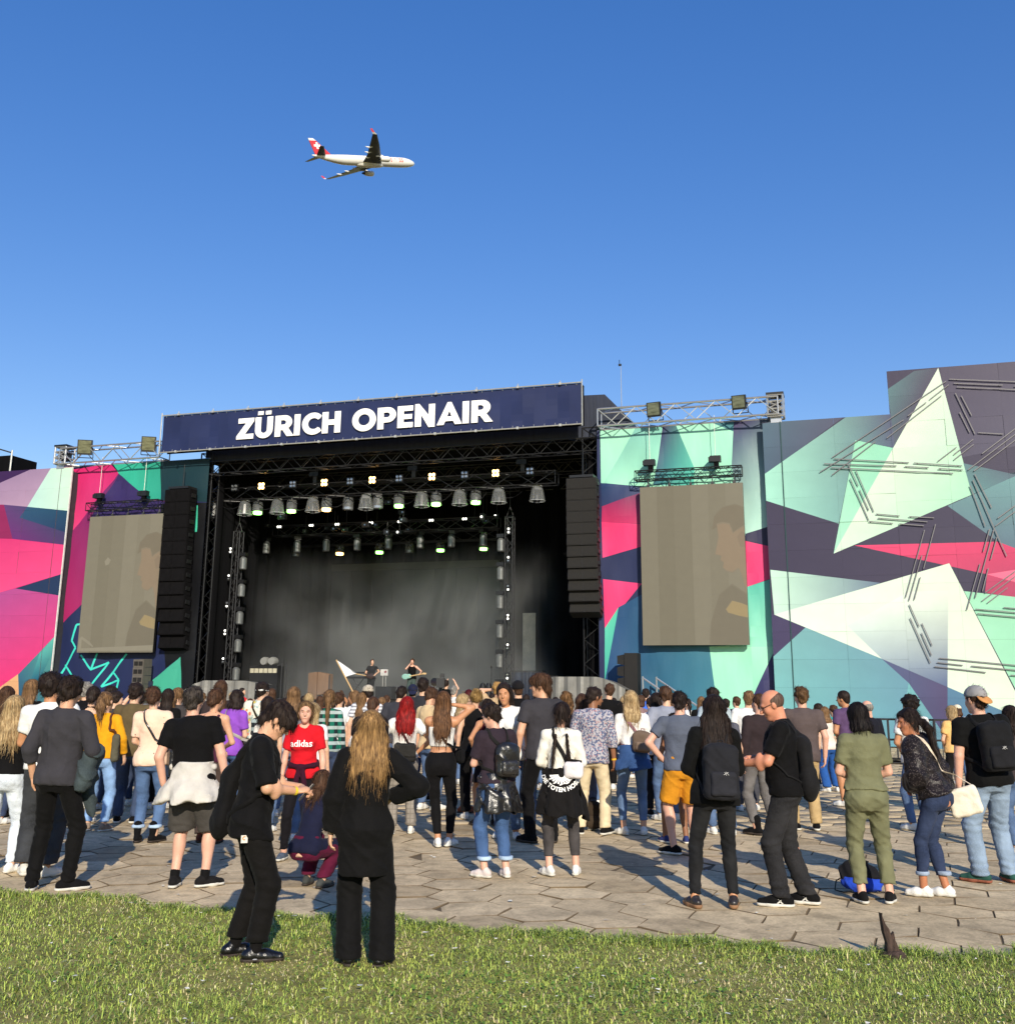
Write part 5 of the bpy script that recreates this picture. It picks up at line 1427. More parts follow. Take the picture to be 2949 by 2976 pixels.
def P_stack(o, Rm, zs, a, b, cy, fold=None, cuts=(), cx=None):
    o = np.asarray(o, float); zs = np.asarray(zs, float); a = np.asarray(a, float); b = np.asarray(b, float); cy = np.asarray(cy, float)
    cx = np.zeros_like(cy) if cx is None else np.asarray(cx, float)
    def f(X, Y, Z):
        X, Y, Z = np.broadcast_arrays(X, Y, Z)
        px, py, pz = X - f32(o[0]), Y - f32(o[1]), Z - f32(o[2])
        x, y, z = [px * f32(Rm[0, k]) + py * f32(Rm[1, k]) + pz * f32(Rm[2, k]) for k in range(3)]
        A = np.interp(z, zs, a); B = np.interp(z, zs, b); C = np.interp(z, zs, cy); CX = np.interp(z, zs, cx)
        x = x - CX; y = y - C
        if fold is not None:
            th = np.arctan2(x, y); m = fold(th, z); A = A * (1 + m); B = B * (1 + m)
        d = (np.sqrt((x / A) ** 2 + (y / B) ** 2) - 1) * np.minimum(A, B)
        d = np.maximum(np.maximum(d, zs[0] - z), z - zs[-1])
        return cutf(d, X, Y, Z, cuts).astype(f32)
    mx = max(a.max(), b.max() + np.abs(cy).max(), 0.02) * 1.25 + np.abs(cx).max()
    cs = np.array([o + Rm @ V3(x, y, z) for x in (-mx, mx) for y in (-mx, mx) for z in (zs[0], zs[-1])])
    return f, cs.min(0), cs.max(0)
def P_box(c, hf, Rm=None, r=.02, cuts=()):
    c = np.asarray(c, float); Rm = I3 if Rm is None else Rm; hf = np.asarray(hf, float)
    def f(X, Y, Z):
        px, py, pz = X - f32(c[0]), Y - f32(c[1]), Z - f32(c[2])
        q = [np.abs(px * f32(Rm[0, k]) + py * f32(Rm[1, k]) + pz * f32(Rm[2, k])) - f32(hf[k] - r) for k in range(3)]
        d = np.sqrt(np.maximum(q[0], 0) ** 2 + np.maximum(q[1], 0) ** 2 + np.maximum(q[2], 0) ** 2) + np.minimum(np.maximum(q[0], np.maximum(q[1], q[2])), 0) - f32(r)
        return cutf(d, X, Y, Z, cuts)
    e = (np.abs(Rm) * hf[None, :]).sum(1)
    return f, c - e, c + e
def smin(a, b, k):
    if k <= 0: return np.minimum(a, b)
    h = np.clip(.5 + .5 * (b - a) / f32(k), 0, 1); return b * (1 - h) + a * h - f32(k) * h * (1 - h)
class Grp:
    """a garment or body field: list of (primitive, blend, op)"""
    def __init__(s): s.it = []; s.disp = None
    def u(s, p, k=.02): s.it.append((p, k, 'u')); return s
    def sub(s, p, k=.01): s.it.append((p, k, 's')); return s
    def _i(s, q, n):
        s.it.append((((lambda X, Y, Z: (X - f32(q[0])) * f32(n[0]) + (Y - f32(q[1])) * f32(n[1]) + (Z - f32(q[2])) * f32(n[2])), None, None), 0, 'i'))
    def ev(s, P):
        X, Y, Z = (P[:, k].astype(f32) for k in range(3)); d = np.full(len(P), 9, dtype=f32)
        for (f, lo, hi), k, op in s.it:
            if op == 'u': d = smin(d, f(X, Y, Z).astype(f32), k)
            elif op == 's': d = -smin(-d, f(X, Y, Z).astype(f32), k)
            else: d = np.maximum(d, f(X, Y, Z))
        if s.disp: d = d + s.disp(X, Y, Z)
        return d
    def mesh(s, h, lo=None, hi=None):
        los = [p[1] for p, k, op in s.it if op == 'u']; his = [p[2] for p, k, op in s.it if op == 'u']
        if not los: return None
        l = np.min(los, 0) - 3 * h; g = np.max(his, 0) + 3 * h
        if lo is not None: l = np.maximum(l, lo)
        if hi is not None: g = np.minimum(g, hi)
        if np.any(g - l < 3 * h): return None
        ax = [np.arange(l[k], g[k] + h, h, dtype=f32) for k in range(3)]
        F = np.full([len(a) for a in ax], .2, dtype=f32)
        for (f, pl, ph), k, op in s.it:
            if op == 'i':
                F = np.maximum(F, f(ax[0][:, None, None], ax[1][None, :, None], ax[2][None, None, :]).astype(f32)); continue
            m = k + 3 * h + .01
            i0 = [max(0, int(np.searchsorted(ax[q], pl[q] - m)) - 1) for q in range(3)]
            i1 = [min(len(ax[q]), int(np.searchsorted(ax[q], ph[q] + m)) + 1) for q in range(3)]
            if any(i1[q] - i0[q] < 1 for q in range(3)): continue
            d = f(ax[0][i0[0]:i1[0], None, None], ax[1][None, i0[1]:i1[1], None], ax[2][None, None, i0[2]:i1[2]]).astype(f32)
            S = F[i0[0]:i1[0], i0[1]:i1[1], i0[2]:i1[2]]
            if op == 'u': S[...] = smin(S, d, k)
            else: S[...] = -smin(-S, d, k)
        if s.disp:
            msk = np.abs(F) < 2.5 * h + .02
            ii = np.nonzero(msk)
            F[ii] += s.disp(ax[0][ii[0]], ax[1][ii[1]], ax[2][ii[2]]).astype(f32)
        return nets(F, ax)
EDG = [(0, 1), (2, 3), (4, 5), (6, 7), (0, 2), (1, 3), (4, 6), (5, 7), (0, 4), (1, 5), (2, 6), (3, 7)]
def nets(F, ax):
    ins = F < 0
    nx, ny, nz = F.shape
    cnt = np.zeros((nx - 1, ny - 1, nz - 1), dtype=np.int8)
    for a in (0, 1):
        for b in (0, 1):
            for c in (0, 1): cnt += ins[a:nx - 1 + a, b:ny - 1 + b, c:nz - 1 + c]
    act = (cnt > 0) & (cnt < 8)
    ci = np.nonzero(act); M = len(ci[0])
    if M == 0: return None
    idx = np.full(act.shape, -1, dtype=np.int32); idx[ci] = np.arange(M)
    cv = np.stack([F[ci[0] + a, ci[1] + b, ci[2] + c] for a in (0, 1) for b in (0, 1) for c in (0, 1)], 1)   # a*4+b*2+c
    off = np.array([(a, b, c) for a in (0, 1) for b in (0, 1) for c in (0, 1)], dtype=f32)
    acc = np.zeros((M, 3), dtype=f32); n = np.zeros(M, dtype=f32)
    for a, b in EDG:
        fa, fb = cv[:, a], cv[:, b]; m = (fa < 0) != (fb < 0)
        t = np.where(m, fa / np.where(m, fa - fb, 1), 0)
        acc += np.where(m[:, None], off[a] + (off[b] - off[a]) * t[:, None], 0); n += m
    P = acc / n[:, None]
    h = f32(ax[0][1] - ax[0][0])
    V = np.stack([ax[q][ci[q]] + P[:, q] * h for q in range(3)], 1)
    Q = []
    for axis in range(3):
        s0 = [slice(1, -1)] * 3; s0[axis] = slice(0, -1)
        s1 = [slice(1, -1)] * 3; s1[axis] = slice(1, None)
        A = ins[tuple(s0)]; B = ins[tuple(s1)]
        e = np.nonzero(A != B)
        if len(e[0]) == 0: continue
        c = [e[q] + (0 if q == axis else 1) for q in range(3)]
        u, v = [(1, 2), (2, 0), (0, 1)][axis]
        def cell(du, dv):
            k = [c[0].copy(), c[1].copy(), c[2].copy()]; k[u] -= du; k[v] -= dv
            return idx[k[0], k[1], k[2]]
        q = np.stack([cell(1, 1), cell(0, 1), cell(0, 0), cell(1, 0)], 1)
        fl = ~A[e]
        q[fl] = q[fl][:, ::-1]
        Q.append(q)
    return V, np.concatenate(Q)
def drop_hidden(V, Q, groups, depth):
    keep = np.ones(len(Q), dtype=bool)
    hid = np.zeros(len(V), dtype=bool)
    for g in groups:
        if g is None: continue
        d = g.ev(V); hid |= d < -depth
    keep = ~hid[Q].all(1)
    return V, Q[keep]
def compact(V, Q):
    u, inv = np.unique(Q.ravel(), return_inverse=True)
    return V[u], inv.reshape(Q.shape)
TRI = [0]
def put(name, VQ, m, parent, hide=None, depth=.010):
    if VQ is None: return None
    V, Q = VQ
    if hide: V, Q = drop_hidden(V, Q, hide, depth)
    if len(Q) == 0: return None
    V, Q = compact(V, Q)
    TRI[0] += 2 * len(Q)
    return link(name, np_mesh(name, V, Q, m, smooth=True), parent)
def wrinkle(amp, fr=1.0, seed=0.0, zf=1.0):
    a = f32(amp)
    def f(X, Y, Z):
        s = seed
        n1 = np.sin(31 * fr * X + 17 * fr * zf * Z + 2.1 * np.sin(13 * fr * Y + 9 * fr * Z + s) + s)
        n2 = np.sin(27 * fr * Y - 29 * fr * zf * Z + 2.3 * np.sin(15 * fr * X + 7 * fr * Z + 1.7 * s) + 2 * s)
        r1 = 1 - np.abs(np.sin(13 * fr * X + 19 * fr * zf * Z + 1.6 * np.sin(11 * fr * Y - 6 * fr * X + s) + s))       # sharp creases
        r2 = 1 - np.abs(np.sin(-11 * fr * X + 9 * fr * Y + 15 * fr * zf * Z + 1.8 * np.sin(8 * fr * X + 9 * fr * Z + 2 * s) + 2.2 * s))
        m = .5 + .5 * np.sin(5 * X + 7 * Z + 4 * Y + s)
        return a * (n1 * n2 * .5 + n1 * .2) - a * 1.7 * (r1 * r1 * r1 * m + r2 * r2 * r2 * (1 - m)) + a * .5
    return f
def rib(amp, seed):
    """hair: grooves that run down the strands"""
    a = f32(amp)
    def f(X, Y, Z):
        n = np.sin(150 * X + 60 * Y + 6 * np.sin(9 * Z + seed)) + np.sin(-70 * X + 140 * Y + 5 * np.sin(11 * Z + 2 * seed)) + .8 * np.sin(260 * X + 4 * np.sin(14 * Z) - 90 * Y)
        return a * (n * .5 + .8 * np.sin(22 * Z + 3 * np.sin(18 * X + seed)) * np.sin(20 * X + seed))
    return f
def curl(amp, fr, seed):
    a = f32(amp)
    def f(X, Y, Z):
        return a * (np.sin(fr * X + 2 * np.sin(fr * .6 * Z + seed)) * np.sin(fr * Y + seed) + np.sin(fr * 1.1 * Z + 2 * np.sin(fr * .5 * X)) * .8)
    return f

# ---- cloth, skin and hair materials
def cloth(c, pat=None, rough=.85):
    nm = 'cloth_%d_%d_%d_%s' % (c[0], c[1], c[2], pat or 'plain')
    if nm in MATS: return MATS[nm]
    def base(m, n, L, vec, col):
        def tex(kind, scale): 
            t = n.new(kind); t.inputs['Scale'].default_value = scale; L.new(vec, t.inputs['Vector']); return t
        def mixc(fac, a, b):
            mx = n.new('ShaderNodeMix'); mx.data_type = 'RGBA'; L.new(fac, mx.inputs[0])
            for i, q in ((6, a), (7, b)):
                if hasattr(q, 'is_linked') or hasattr(q, 'links'): L.new(q, mx.inputs[i])
                else: mx.inputs[i].default_value = (*q, 1)
            return mx.outputs[2]
        def thr(sock, v, w_=.02):
            mr = n.new('ShaderNodeMapRange'); mr.inputs[1].default_value = v - w_; mr.inputs[2].default_value = v + w_; L.new(sock, mr.inputs[0]); return mr.outputs[0]
        if pat == 'denim':
            t = tex('ShaderNodeTexNoise', 3.2); t.inputs['Detail'].default_value = 5
            t2 = tex('ShaderNodeTexNoise', 90)
            a = mixc(thr(t.outputs['Fac'], .52, .16), [x * .60 for x in col], [min(1, x * 1.5 + .015) for x in col])
            return mixc(thr(t2.outputs['Fac'], .5, .3), a, [min(1, x * 1.25 + .01) for x in col])
        if pat == 'dots':
            t = tex('ShaderNodeTexVoronoi', 15); t.inputs['Randomness'].default_value = .15
            return mixc(thr(t.outputs['Distance'], .12, .03), [.16, .10, .09], col)
        if pat == 'floral':
            t = tex('ShaderNodeTexVoronoi', 34); t2 = tex('ShaderNodeTexNoise', 40)
            a = mixc(thr(t2.outputs['Fac'], .5, .04), [.10, .12, .20], [.42, .40, .42])
            return mixc(thr(t.outputs['Distance'], .26, .05), [.45, .22, .20], a)
        if pat == 'hawaii':
            t = tex('ShaderNodeTexVoronoi', 9); t2 = tex('ShaderNodeTexNoise', 11)
            a = mixc(thr(t2.outputs['Fac'], .56, .03), [.75, .70, .58], [.30, .44, .42])
            a = mixc(thr(t2.outputs['Fac'], .64, .03), a, [.70, .50, .10])
            return mixc(thr(t.outputs['Distance'], .24, .04), [.66, .20, .10], a)
        if pat == 'plaid' or pat == 'check':
            s = n.new('ShaderNodeSeparateXYZ'); L.new(vec, s.inputs[0]); outs = []
            for ax_, k in (('X', 1), ('Z', 1)):
                m1 = n.new('ShaderNodeMath'); m1.operation = 'MULTIPLY'; m1.inputs[1].default_value = 58 if pat == 'plaid' else 105; L.new(s.outputs[ax_], m1.inputs[0])
                m2 = n.new('ShaderNodeMath'); m2.operation = 'SINE'; L.new(m1.outputs[0], m2.inputs[0]); outs.append(thr(m2.outputs[0], .2 if pat == 'plaid' else .75, .2))
            if pat == 'plaid':
                a = mixc(outs[0], col, [.015, .025, .03]); return mixc(outs[1], a, [.35, .42, .40])
            a = mixc(outs[0], col, [x * .72 for x in col]); return mixc(outs[1], a, [x * .72 for x in col])
        if pat == 'stripes' or pat == 'hstripes':
            s = n.new('ShaderNodeSeparateXYZ'); L.new(vec, s.inputs[0])
            m1 = n.new('ShaderNodeMath'); m1.operation = 'MULTIPLY'; m1.inputs[1].default_value = 190 if pat == 'stripes' else 120; L.new(s.outputs['X' if pat == 'stripes' else 'Z'], m1.inputs[0])
            m2 = n.new('ShaderNodeMath'); m2.operation = 'SINE'; L.new(m1.outputs[0], m2.inputs[0])
            return mixc(thr(m2.outputs[0], .1, .2), col, [.55, .53, .50] if pat == 'stripes' else [.25, .25, .27])
        if pat == 'sequin':
            t = tex('ShaderNodeTexVoronoi', 70); return mixc(thr(t.outputs['Distance'], .22, .08), [.16, .13, .12], col)
        if pat == 'rose':
            t = tex('ShaderNodeTexNoise', 14); return mixc(thr(t.outputs['Fac'], .60, .02), col, [.45, .05, .10])
        return None
    leather = pat == 'leather'
    m_ = mat(nm, c, k=.86, rough=.32 if leather else (.35 if pat == 'sequin' else rough), spec=.6 if leather else .12, var=.14, vscale=7, detail=5,
               bump=.45 if leather else .55, bscale=20 if leather else 15, build=base)
    if not leather:
        b_ = m_.node_tree.nodes['Principled BSDF']; setin(b_, 'Sheen Weight', .025); setin(b_, 'Sheen Roughness', .5)
    return m_
def skinm(c):
    nm = 'skin_%d_%d_%d' % tuple(c)
    if nm in MATS: return MATS[nm]
    m = mat(nm, c, k=.82, rough=.5, spec=.35, var=.07, vscale=9, bump=.05, bscale=60)
    b = m.node_tree.nodes['Principled BSDF']
    setin(b, 'Subsurface Weight', .08); setin(b, 'Subsurface Radius', (.01, .004, .002))
    return m
def hairm(c, c2=None):
    c2 = c2 or tuple(min(255, int(x * 1.5 + 8)) for x in c)
    nm = 'hair_%d_%d_%d_%d' % (*c, c2[0])
    if nm in MATS: return MATS[nm]
    def b(m, n, L, vec, col):
        mp = n.new('ShaderNodeMapping'); mp.inputs['Scale'].default_value = (90, 90, 5); L.new(vec, mp.inputs[0])
        t = n.new('ShaderNodeTexNoise'); t.inputs['Scale'].default_value = 1.0; t.inputs['Detail'].default_value = 4; L.new(mp.outputs[0], t.inputs['Vector'])
        mr = n.new('ShaderNodeMapRange'); mr.inputs[1].default_value = .35; mr.inputs[2].default_value = .68; L.new(t.outputs['Fac'], mr.inputs[0])
        mx = n.new('ShaderNodeMix'); mx.data_type = 'RGBA'; L.new(mr.outputs[0], mx.inputs[0]); mx.inputs[6].default_value = (*[x * .55 for x in lin(c)], 1); mx.inputs[7].default_value = (*[x * .62 for x in lin(c2)], 1)
        return mx.outputs[2]
    return mat(nm, c, rough=.62, spec=.16, var=.25, vscale=16, bump=.0, stretch=(1, 1, 1), build=b)
M_RUB = mat('sole_rubber', (228, 224, 212), k=.8, rough=.7, var=.1)
M_RUBD = mat('sole_dark', (60, 50, 42), k=.8, rough=.7, var=.1)
M_BANDY = mat('wristband_yellow', (245, 214, 60), k=.85, rough=.6, var=.03)
M_EYE = mat('eye_dark', (40, 30, 26), k=1, rough=.2, var=0)
M_BROW = mat('brow', (70, 50, 36), k=1, rough=.7, var=0)
M_LIP = mat('lips', (196, 118, 104), k=.85, rough=.4, var=0)
M_LENSD = mat('dark_lens', (46, 26, 22), k=1, rough=.12, spec=.6, var=0)
M_FRAME = mat('spectacle_frame', (30, 26, 24), k=1, rough=.3, var=0)

PRESET = {   # hand place from the shoulder (out, forward, up), elbow hint
    'down': ((.075, .02, -.53), (.5, -.7, 0)), 'relax': ((.10, .07, -.51), (.5, -.7, 0)), 'pocket': ((.03, .04, -.505), (.35, -1, 0)), 'back_pocket': ((.0, -.10, -.47), (1, -.4, 0)),
    'phone': ((-.09, .31, -.26), (.55, -.2, -.8)), 'cross': ((-.20, .20, -.27), (.9, -.1, -.6)), 'hip': ((.05, .02, -.38), (1, -.5, 0)), 'front': ((-.12, .20, -.36), (.8, -.4, -.4)),
    'face': ((-.07, .18, .16), (.6, .3, -.8)), 'hair': ((-.06, .02, .20), (1, .2, -.5)), 'raise': ((-.02, .28, .30), (.7, .2, -.7)), 'shoulder': ((-.13, .15, .03), (.9, .1, -.8)),
    'out': ((.44, .10, -.20), (.2, -.4, -.8)), 'strap': ((-.02, .15, -.05), (.7, -.2, -.9)), 'mic': ((-.10, .20, .10), (.7, .1, -.9)), 'guitar': ((-.08, .22, -.34), (.9, -.3, -.4)), 'neckg': ((.22, .24, -.28), (.8, -.2, -.6)),
    'jacket_arm': ((.03, .20, -.27), (.35, -.9, -.1)), 'akimbo': ((.06, .06, -.34), (1, -.5, .1)), 'reach': ((.05, .45, -.05), (.4, 0, -1)), 'lean_back': ((-.08, -.18, -.42), (1, -.4, 0)),
}
TZ = [.80, .86, .93, 1.00, 1.08, 1.18, 1.30, 1.38, 1.43, 1.47, 1.50]
TORSO = {'m': ([.135, .152, .165, .160, .150, .156, .174, .178, .158, .095, .058], [.075, .095, .110, .104, .098, .104, .118, .112, .088, .066, .052]),
         'f': ([.142, .164, .176, .160, .126, .128, .144, .148, .130, .078, .046], [.080, .102, .118, .102, .084, .088, .100, .096, .076, .056, .044])}
TCY = [-.012, -.012, -.012, -.002, .005, .006, 0, -.010, -.018, -.020, -.020]
def ik(a, t, l1, l2, hint):
    d = t - a; L = np.linalg.norm(d); L2 = min(L, (l1 + l2) * .995); L2 = max(L2, abs(l1 - l2) * 1.05 + .02)
    u = d / (L + 1e-9); t = a + u * L2
    x = (l1 * l1 - l2 * l2 + L2 * L2) / (2 * L2); y = math.sqrt(max(0, l1 * l1 - x * x))
    hn = hint - u * (hint @ u); hn = nv(hn)
    return a + u * x + hn * y, t

def person(S):
    """S: dict describing one figure -> Empty with body, hair and clothes; returns (root, info)"""
    sex = S.get('sex', 'f'); wf = S.get('w', 1.0)
    if 'feet_px' in S:
        g = ground(*S['feet_px']); H = S.get('H') or height_over(g, S['top'])
    elif 'stage' in S:
        s_, d_ = S['stage']; p_ = W(sp(s_, 1960, d_)[0], d_, 0); g = Vector((p_.x, p_.y, DZ)); H = S.get('H', 1.78)
    else:
        hx, hy = S['head_px']; q = at_dist(hx, hy, S['dist']); g = Vector((q.x, q.y, 0)); H = S.get('H') or q.z
    bend = S.get('hk', 1.0)                     # how much pose lowers the crown
    H = min(max((H - S.get('z0', 0) - .015) / bend, 1.40), 1.99)
    g = Vector((g.x, g.y, g.z + S.get('z0', 0)))
    hs = H / 1.75
    dist = g.y
    h = S.get('h') or (.0105 if dist < 9.8 else .0135 if dist < 13 else .017 if dist < 17 else .021 if dist < 24 else .026)
    h /= hs
    near = dist < 9.8 or S.get('fine', False)
    jr = random.Random(S['label'])                  # nobody stands quite straight
    if not S.get('stage'):
        S.setdefault('side', jr.gauss(0, 1.8)); S.setdefault('twist', jr.gauss(0, 6)); S.setdefault('hroll', jr.gauss(0, 4)); S.setdefault('lean', jr.gauss(1, 2)); S.setdefault('hpitch', jr.gauss(2, 4))
        S.setdefault('pel', (jr.gauss(0, .022), jr.gauss(0, .012), 0))
        S.setdefault('feet', ((-.10 - jr.random() * .05, jr.gauss(0, .05), 8 + jr.random() * 22), (.10 + jr.random() * .05, jr.gauss(0, .05), -8 - jr.random() * 22)))
    root = thing('person', S['label'], 'person', g, R(S.get('yaw', 0)) + S.get('face_cam', 0), S.get('group', 'people in the crowd'))
    root.scale = (hs,) * 3
    # ---- pose
    pel = V3(*S.get('pel', (0, 0, 0))) + V3(0, 0, .95)
    tw = R(S.get('twist', 0))
    Rt = rz_(tw) @ rx(-R(S.get('lean', 0))) @ ry(R(S.get('side', 0)))
    def T(x, y, z): return pel + Rt @ (V3(x, y, z) - V3(0, 0, .95))
    sw = (.186 if sex == 'm' else .160) * (.5 + .5 * wf)
    nb = T(0, -.02, 1.465)
    Rh = Rt @ rz_(R(S.get('hyaw', 0))) @ rx(-R(S.get('hpitch', 0))) @ ry(R(S.get('hroll', 0)))
    hc = nb + Rt @ V3(0, .012, .055) + Rh @ V3(0, .008, .112)
    def Hd(x, y, z): return hc + Rh @ V3(x, y, z)
    arms = {}
    for sg, key in ((-1, 'L'), (1, 'R')):
        pr = S.get(key, 'down')
        tgt, hint = PRESET[pr] if isinstance(pr, str) else pr
        tgt = tuple(v + jr.gauss(0, .018) for v in tgt)
        sh = T(sg * sw, -.018, 1.412)
        e, wr = ik(sh, sh + Rt @ V3(sg * tgt[0], tgt[1], tgt[2]), .285, .255, Rt @ V3(sg * hint[0], hint[1], hint[2]))
        arms[key] = (sh, e, wr, sg)
    feet = S.get('feet', ((-.105, 0, 14), (.105, .02, -14)))
    legs = []
    Rp = rz_(tw * .4)
    for sg, (fx, fy, fyaw) in zip((-1, 1), feet):
        hip = pel + Rp @ V3(sg * .086 * (1.04 if sex == 'f' else 1), 0, -.055)
        fd = rz_(R(fyaw)) @ V3(0, 1, 0)
        az = S.get('ankz', (0, 0))[0 if sg < 0 else 1]
        kn, an = ik(hip, V3(fx, fy, .088 + az), .425, .410, fd + Rp @ V3(0, .6, 0))
        legs.append((hip, kn, an, fd, R(fyaw), sg))
    ta, tb = [np.array(q) for q in TORSO[sex]]
    ta = ta * (.35 + .65 * wf); tb = tb * (.2 + .8 * wf)
    bl = S.get('belly', 0); tb[3:6] += bl; cyv = np.array(TCY); cyv[3:6] += bl * .7
    o0 = pel - Rt @ V3(0, 0, .95)
    # ---- body
    B = Grp()
    B.u(P_stack(o0, Rt, TZ, ta, tb, cyv), .02)
    for k in arms:
        sh, e, wr, sg = arms[k]
        B.u(P_rc(T(sg * .05, -.02, 1.44), sh, .052, .050), .03)
        au = .047 if sex == 'm' else .041
        au *= (.4 + .6 * wf) * S.get('armw', 1)
        B.u(P_rc(sh, e, au * 1.08, au * .86), .03); B.u(P_rc(e, wr, au * .88, au * .60), .012)
        B.u(P_el(e + (wr - e) * .28, (au * .95, au * .95, au * 1.6), None), .02) if near else None
    for hip, kn, an, fd, fy, sg in legs:
        lw_ = (.35 + .65 * wf) * (.80 if (S.get('bottom') and S['bottom']['kind'] not in ('shorts', 'skirt')) else 1)
        B.u(P_rc(hip, kn, .086 * lw_, .055 * lw_), .04); B.u(P_rc(kn, an, .052 * lw_, .038), .02)
        B.u(P_el(kn + (an - kn) * .30 - fd * .018, (.050 * lw_, .052 * lw_, .12)), .03)
    if sex == 'f':
        for sg in (-1, 1): B.u(P_el(T(sg * .068, .082, 1.275), (.060, .055, .058), Rt), .03)
    hw = S.get('headw', 1.0)
    Hh = Grp()
    Hh.u(P_el(Hd(0, -.012, .030), (.076 * hw, .096, .090), Rh), .01)
    Hh.u(P_el(Hd(0, .030, -.042), (.057 * hw, .066, .078), Rh), .04)
    Hh.u(P_el(Hd(0, .070, -.098), (.026, .024, .022), Rh), .03)
    Hh.u(P_rc(T(0, -.022, 1.43), Hd(0, -.022, -.065), .060 if sex == 'm' else .050, .054 if sex == 'm' else .045), .03)
    Hh.u(P_rc(Hd(0, .088, .012), Hd(0, .114, -.024), .010, .0145), .014)
    Hh.u(P_el(Hd(0, .082, .026), (.044, .018, .012), Rh), .02)
    Hh.sub(P_el(Hd(-.031, .100, .006), (.017, .014, .011), Rh), .012); Hh.sub(P_el(Hd(.031, .100, .006), (.017, .014, .011), Rh), .012)
    Hh.u(P_el(Hd(0, .088, -.060), (.024, .013, .011), Rh), .012)
    for sg in (-1, 1):
        Hh.u(P_el(Hd(sg * .076 * hw, -.006, -.008), (.011, .021, .031), Rh @ ry(R(12 * sg))), .008)
        Hh.u(P_el(Hd(sg * .034, .062, -.030), (.026, .022, .026), Rh), .03)
    # hands
    HG = []
    for k in arms:
        sh, e, wr, sg = arms[k]
        fd = nv(wr - e)
        hd = S.get('hd' + k)
        hdir = nv(Rt @ V3(sg * hd[0], hd[1], hd[2])) if hd is not None else nv(fd * 1.0 + V3(0, 0, -.12))
        pn = S.get('pn' + k)                        # palm normal
        pnv = (Rt @ V3(sg * pn[0], pn[1], pn[2])) if pn is not None else (Rt @ V3(-sg * 1, .15, 0) if abs(hdir[2]) > .6 else V3(0, 0, -1) + .4 * (Rt @ V3(-sg, 0, 0)))
        pnv = nv(pnv - hdir * (pnv @ hdir)); lat = np.cross(hdir, pnv)
        fr = np.stack([lat, pnv, hdir], 1)
        if lat @ (Rt @ V3(0, 1, 0)) < 0 and abs(hdir[2]) > .6: lat = -lat
        elif abs(hdir[2]) <= .6 and lat @ (V3(0, 0, 1) * .6 + Rt @ V3(-sg, 0, 0)) < 0: lat = -lat      # thumb side up or inwards
        G = Grp()
        ws = .92 if sex == 'f' else 1.03
        G.u(P_rc(wr - fd * .03, wr + hdir * .012, .025 * ws, .024 * ws), .01)
        G.u(P_el(wr + hdir * .052 * ws, (.040 * ws, .0165 * ws, .052 * ws), fr), .015)
        cu = S.get('curl' + k, .45)
        for q, (lo_, ln) in enumerate(((.030, .070), (.010, .078), (-.010, .074), (-.029, .058))):
            b0 = wr + hdir * (.088 - .006 * abs(q - 1.2)) * ws + lat * lo_ * ws
            c1 = cu * (.8 + .1 * q); d1 = nv(hdir * math.cos(c1) + pnv * math.sin(c1)); c2 = c1 + cu * 1.5; d2 = nv(hdir * math.cos(c2) + pnv * math.sin(c2))
            m1 = b0 + d1 * ln * .52 * ws; t1 = m1 + d2 * ln * .48 * ws
            G.u(P_rc(b0 - hdir * .02, m1, .0092 * ws, .0084 * ws), .004); G.u(P_rc(m1, t1, .0084 * ws, .0070 * ws), .002)
        tb0 = wr + hdir * .022 * ws + lat * .024 * ws; tm = tb0 + nv(lat * .75 + hdir * .8 + pnv * .25) * .042 * ws; tt = tm + nv(hdir + pnv * (.2 + .6 * cu) + lat * .1) * .034 * ws
        G.u(P_rc(tb0, tm, .0125 * ws, .0105 * ws), .010); G.u(P_rc(tm, tt, .0105 * ws, .0080 * ws), .003)
        HG.append(G)
    # ---- clothes
    seed = S.get('seed', (sum(ord(c) for c in S['label']) % 97) * .37)
    top = S.get('top'); bot = S.get('bottom'); hide = []
    TG = BG = None
    if top:
        TG = Grp(); lo_ = top.get('loose', .012); hem = top.get('hem', .90); ztop = top.get('neck', 1.487)
        zz = [z for z in TZ if z > hem]; zz = [hem] + zz
        za = np.interp(zz, TZ, ta); zb_ = np.interp(zz, TZ, tb); zc = np.interp(zz, TZ, cyv)
        up_ = np.interp(zz, [hem, 1.25, 1.45], [1.0, .7, .25])
        fl = top.get('flare', 0.0)
        add = .010 + lo_ * up_ + fl * np.clip((1.2 - np.array(zz)) / .35, 0, 1.4)
        wmin = top.get('straight', .55)              # how far the garment bridges the waist
        za2 = za + add; zb2 = zb_ + add
        mid = np.array(zz) < 1.28
        za2[mid] = np.maximum(za2[mid], za2[mid] * (1 - wmin) + wmin * (np.interp(1.30, TZ, ta) + lo_ * .6))
        zb2[mid] = np.maximum(zb2[mid], zb2[mid] * (1 - wmin) + wmin * (np.interp(1.30, TZ, tb) + lo_ * .5))
        nk = T(0, .0, ztop); nn = Rt @ nv(V3(0, top.get('scoop', .35), 1))
        fo = None
        if lo_ > .02 or fl > 0:
            fo = lambda th, z: .022 * np.sin(7 * th + seed + 2 * np.sin(5 * z)) * np.clip((1.25 - z) / .3, 0, 1)
        TG.u(P_stack(o0, Rt, zz, za2, zb2, zc, fo, cuts=((nk, nn),)), .01)
        if sex == 'f' and not top.get('flat'):
            for sg in (-1, 1): TG.u(P_el(T(sg * .066, .084, 1.275), (.070, .064, .070), Rt), .035)
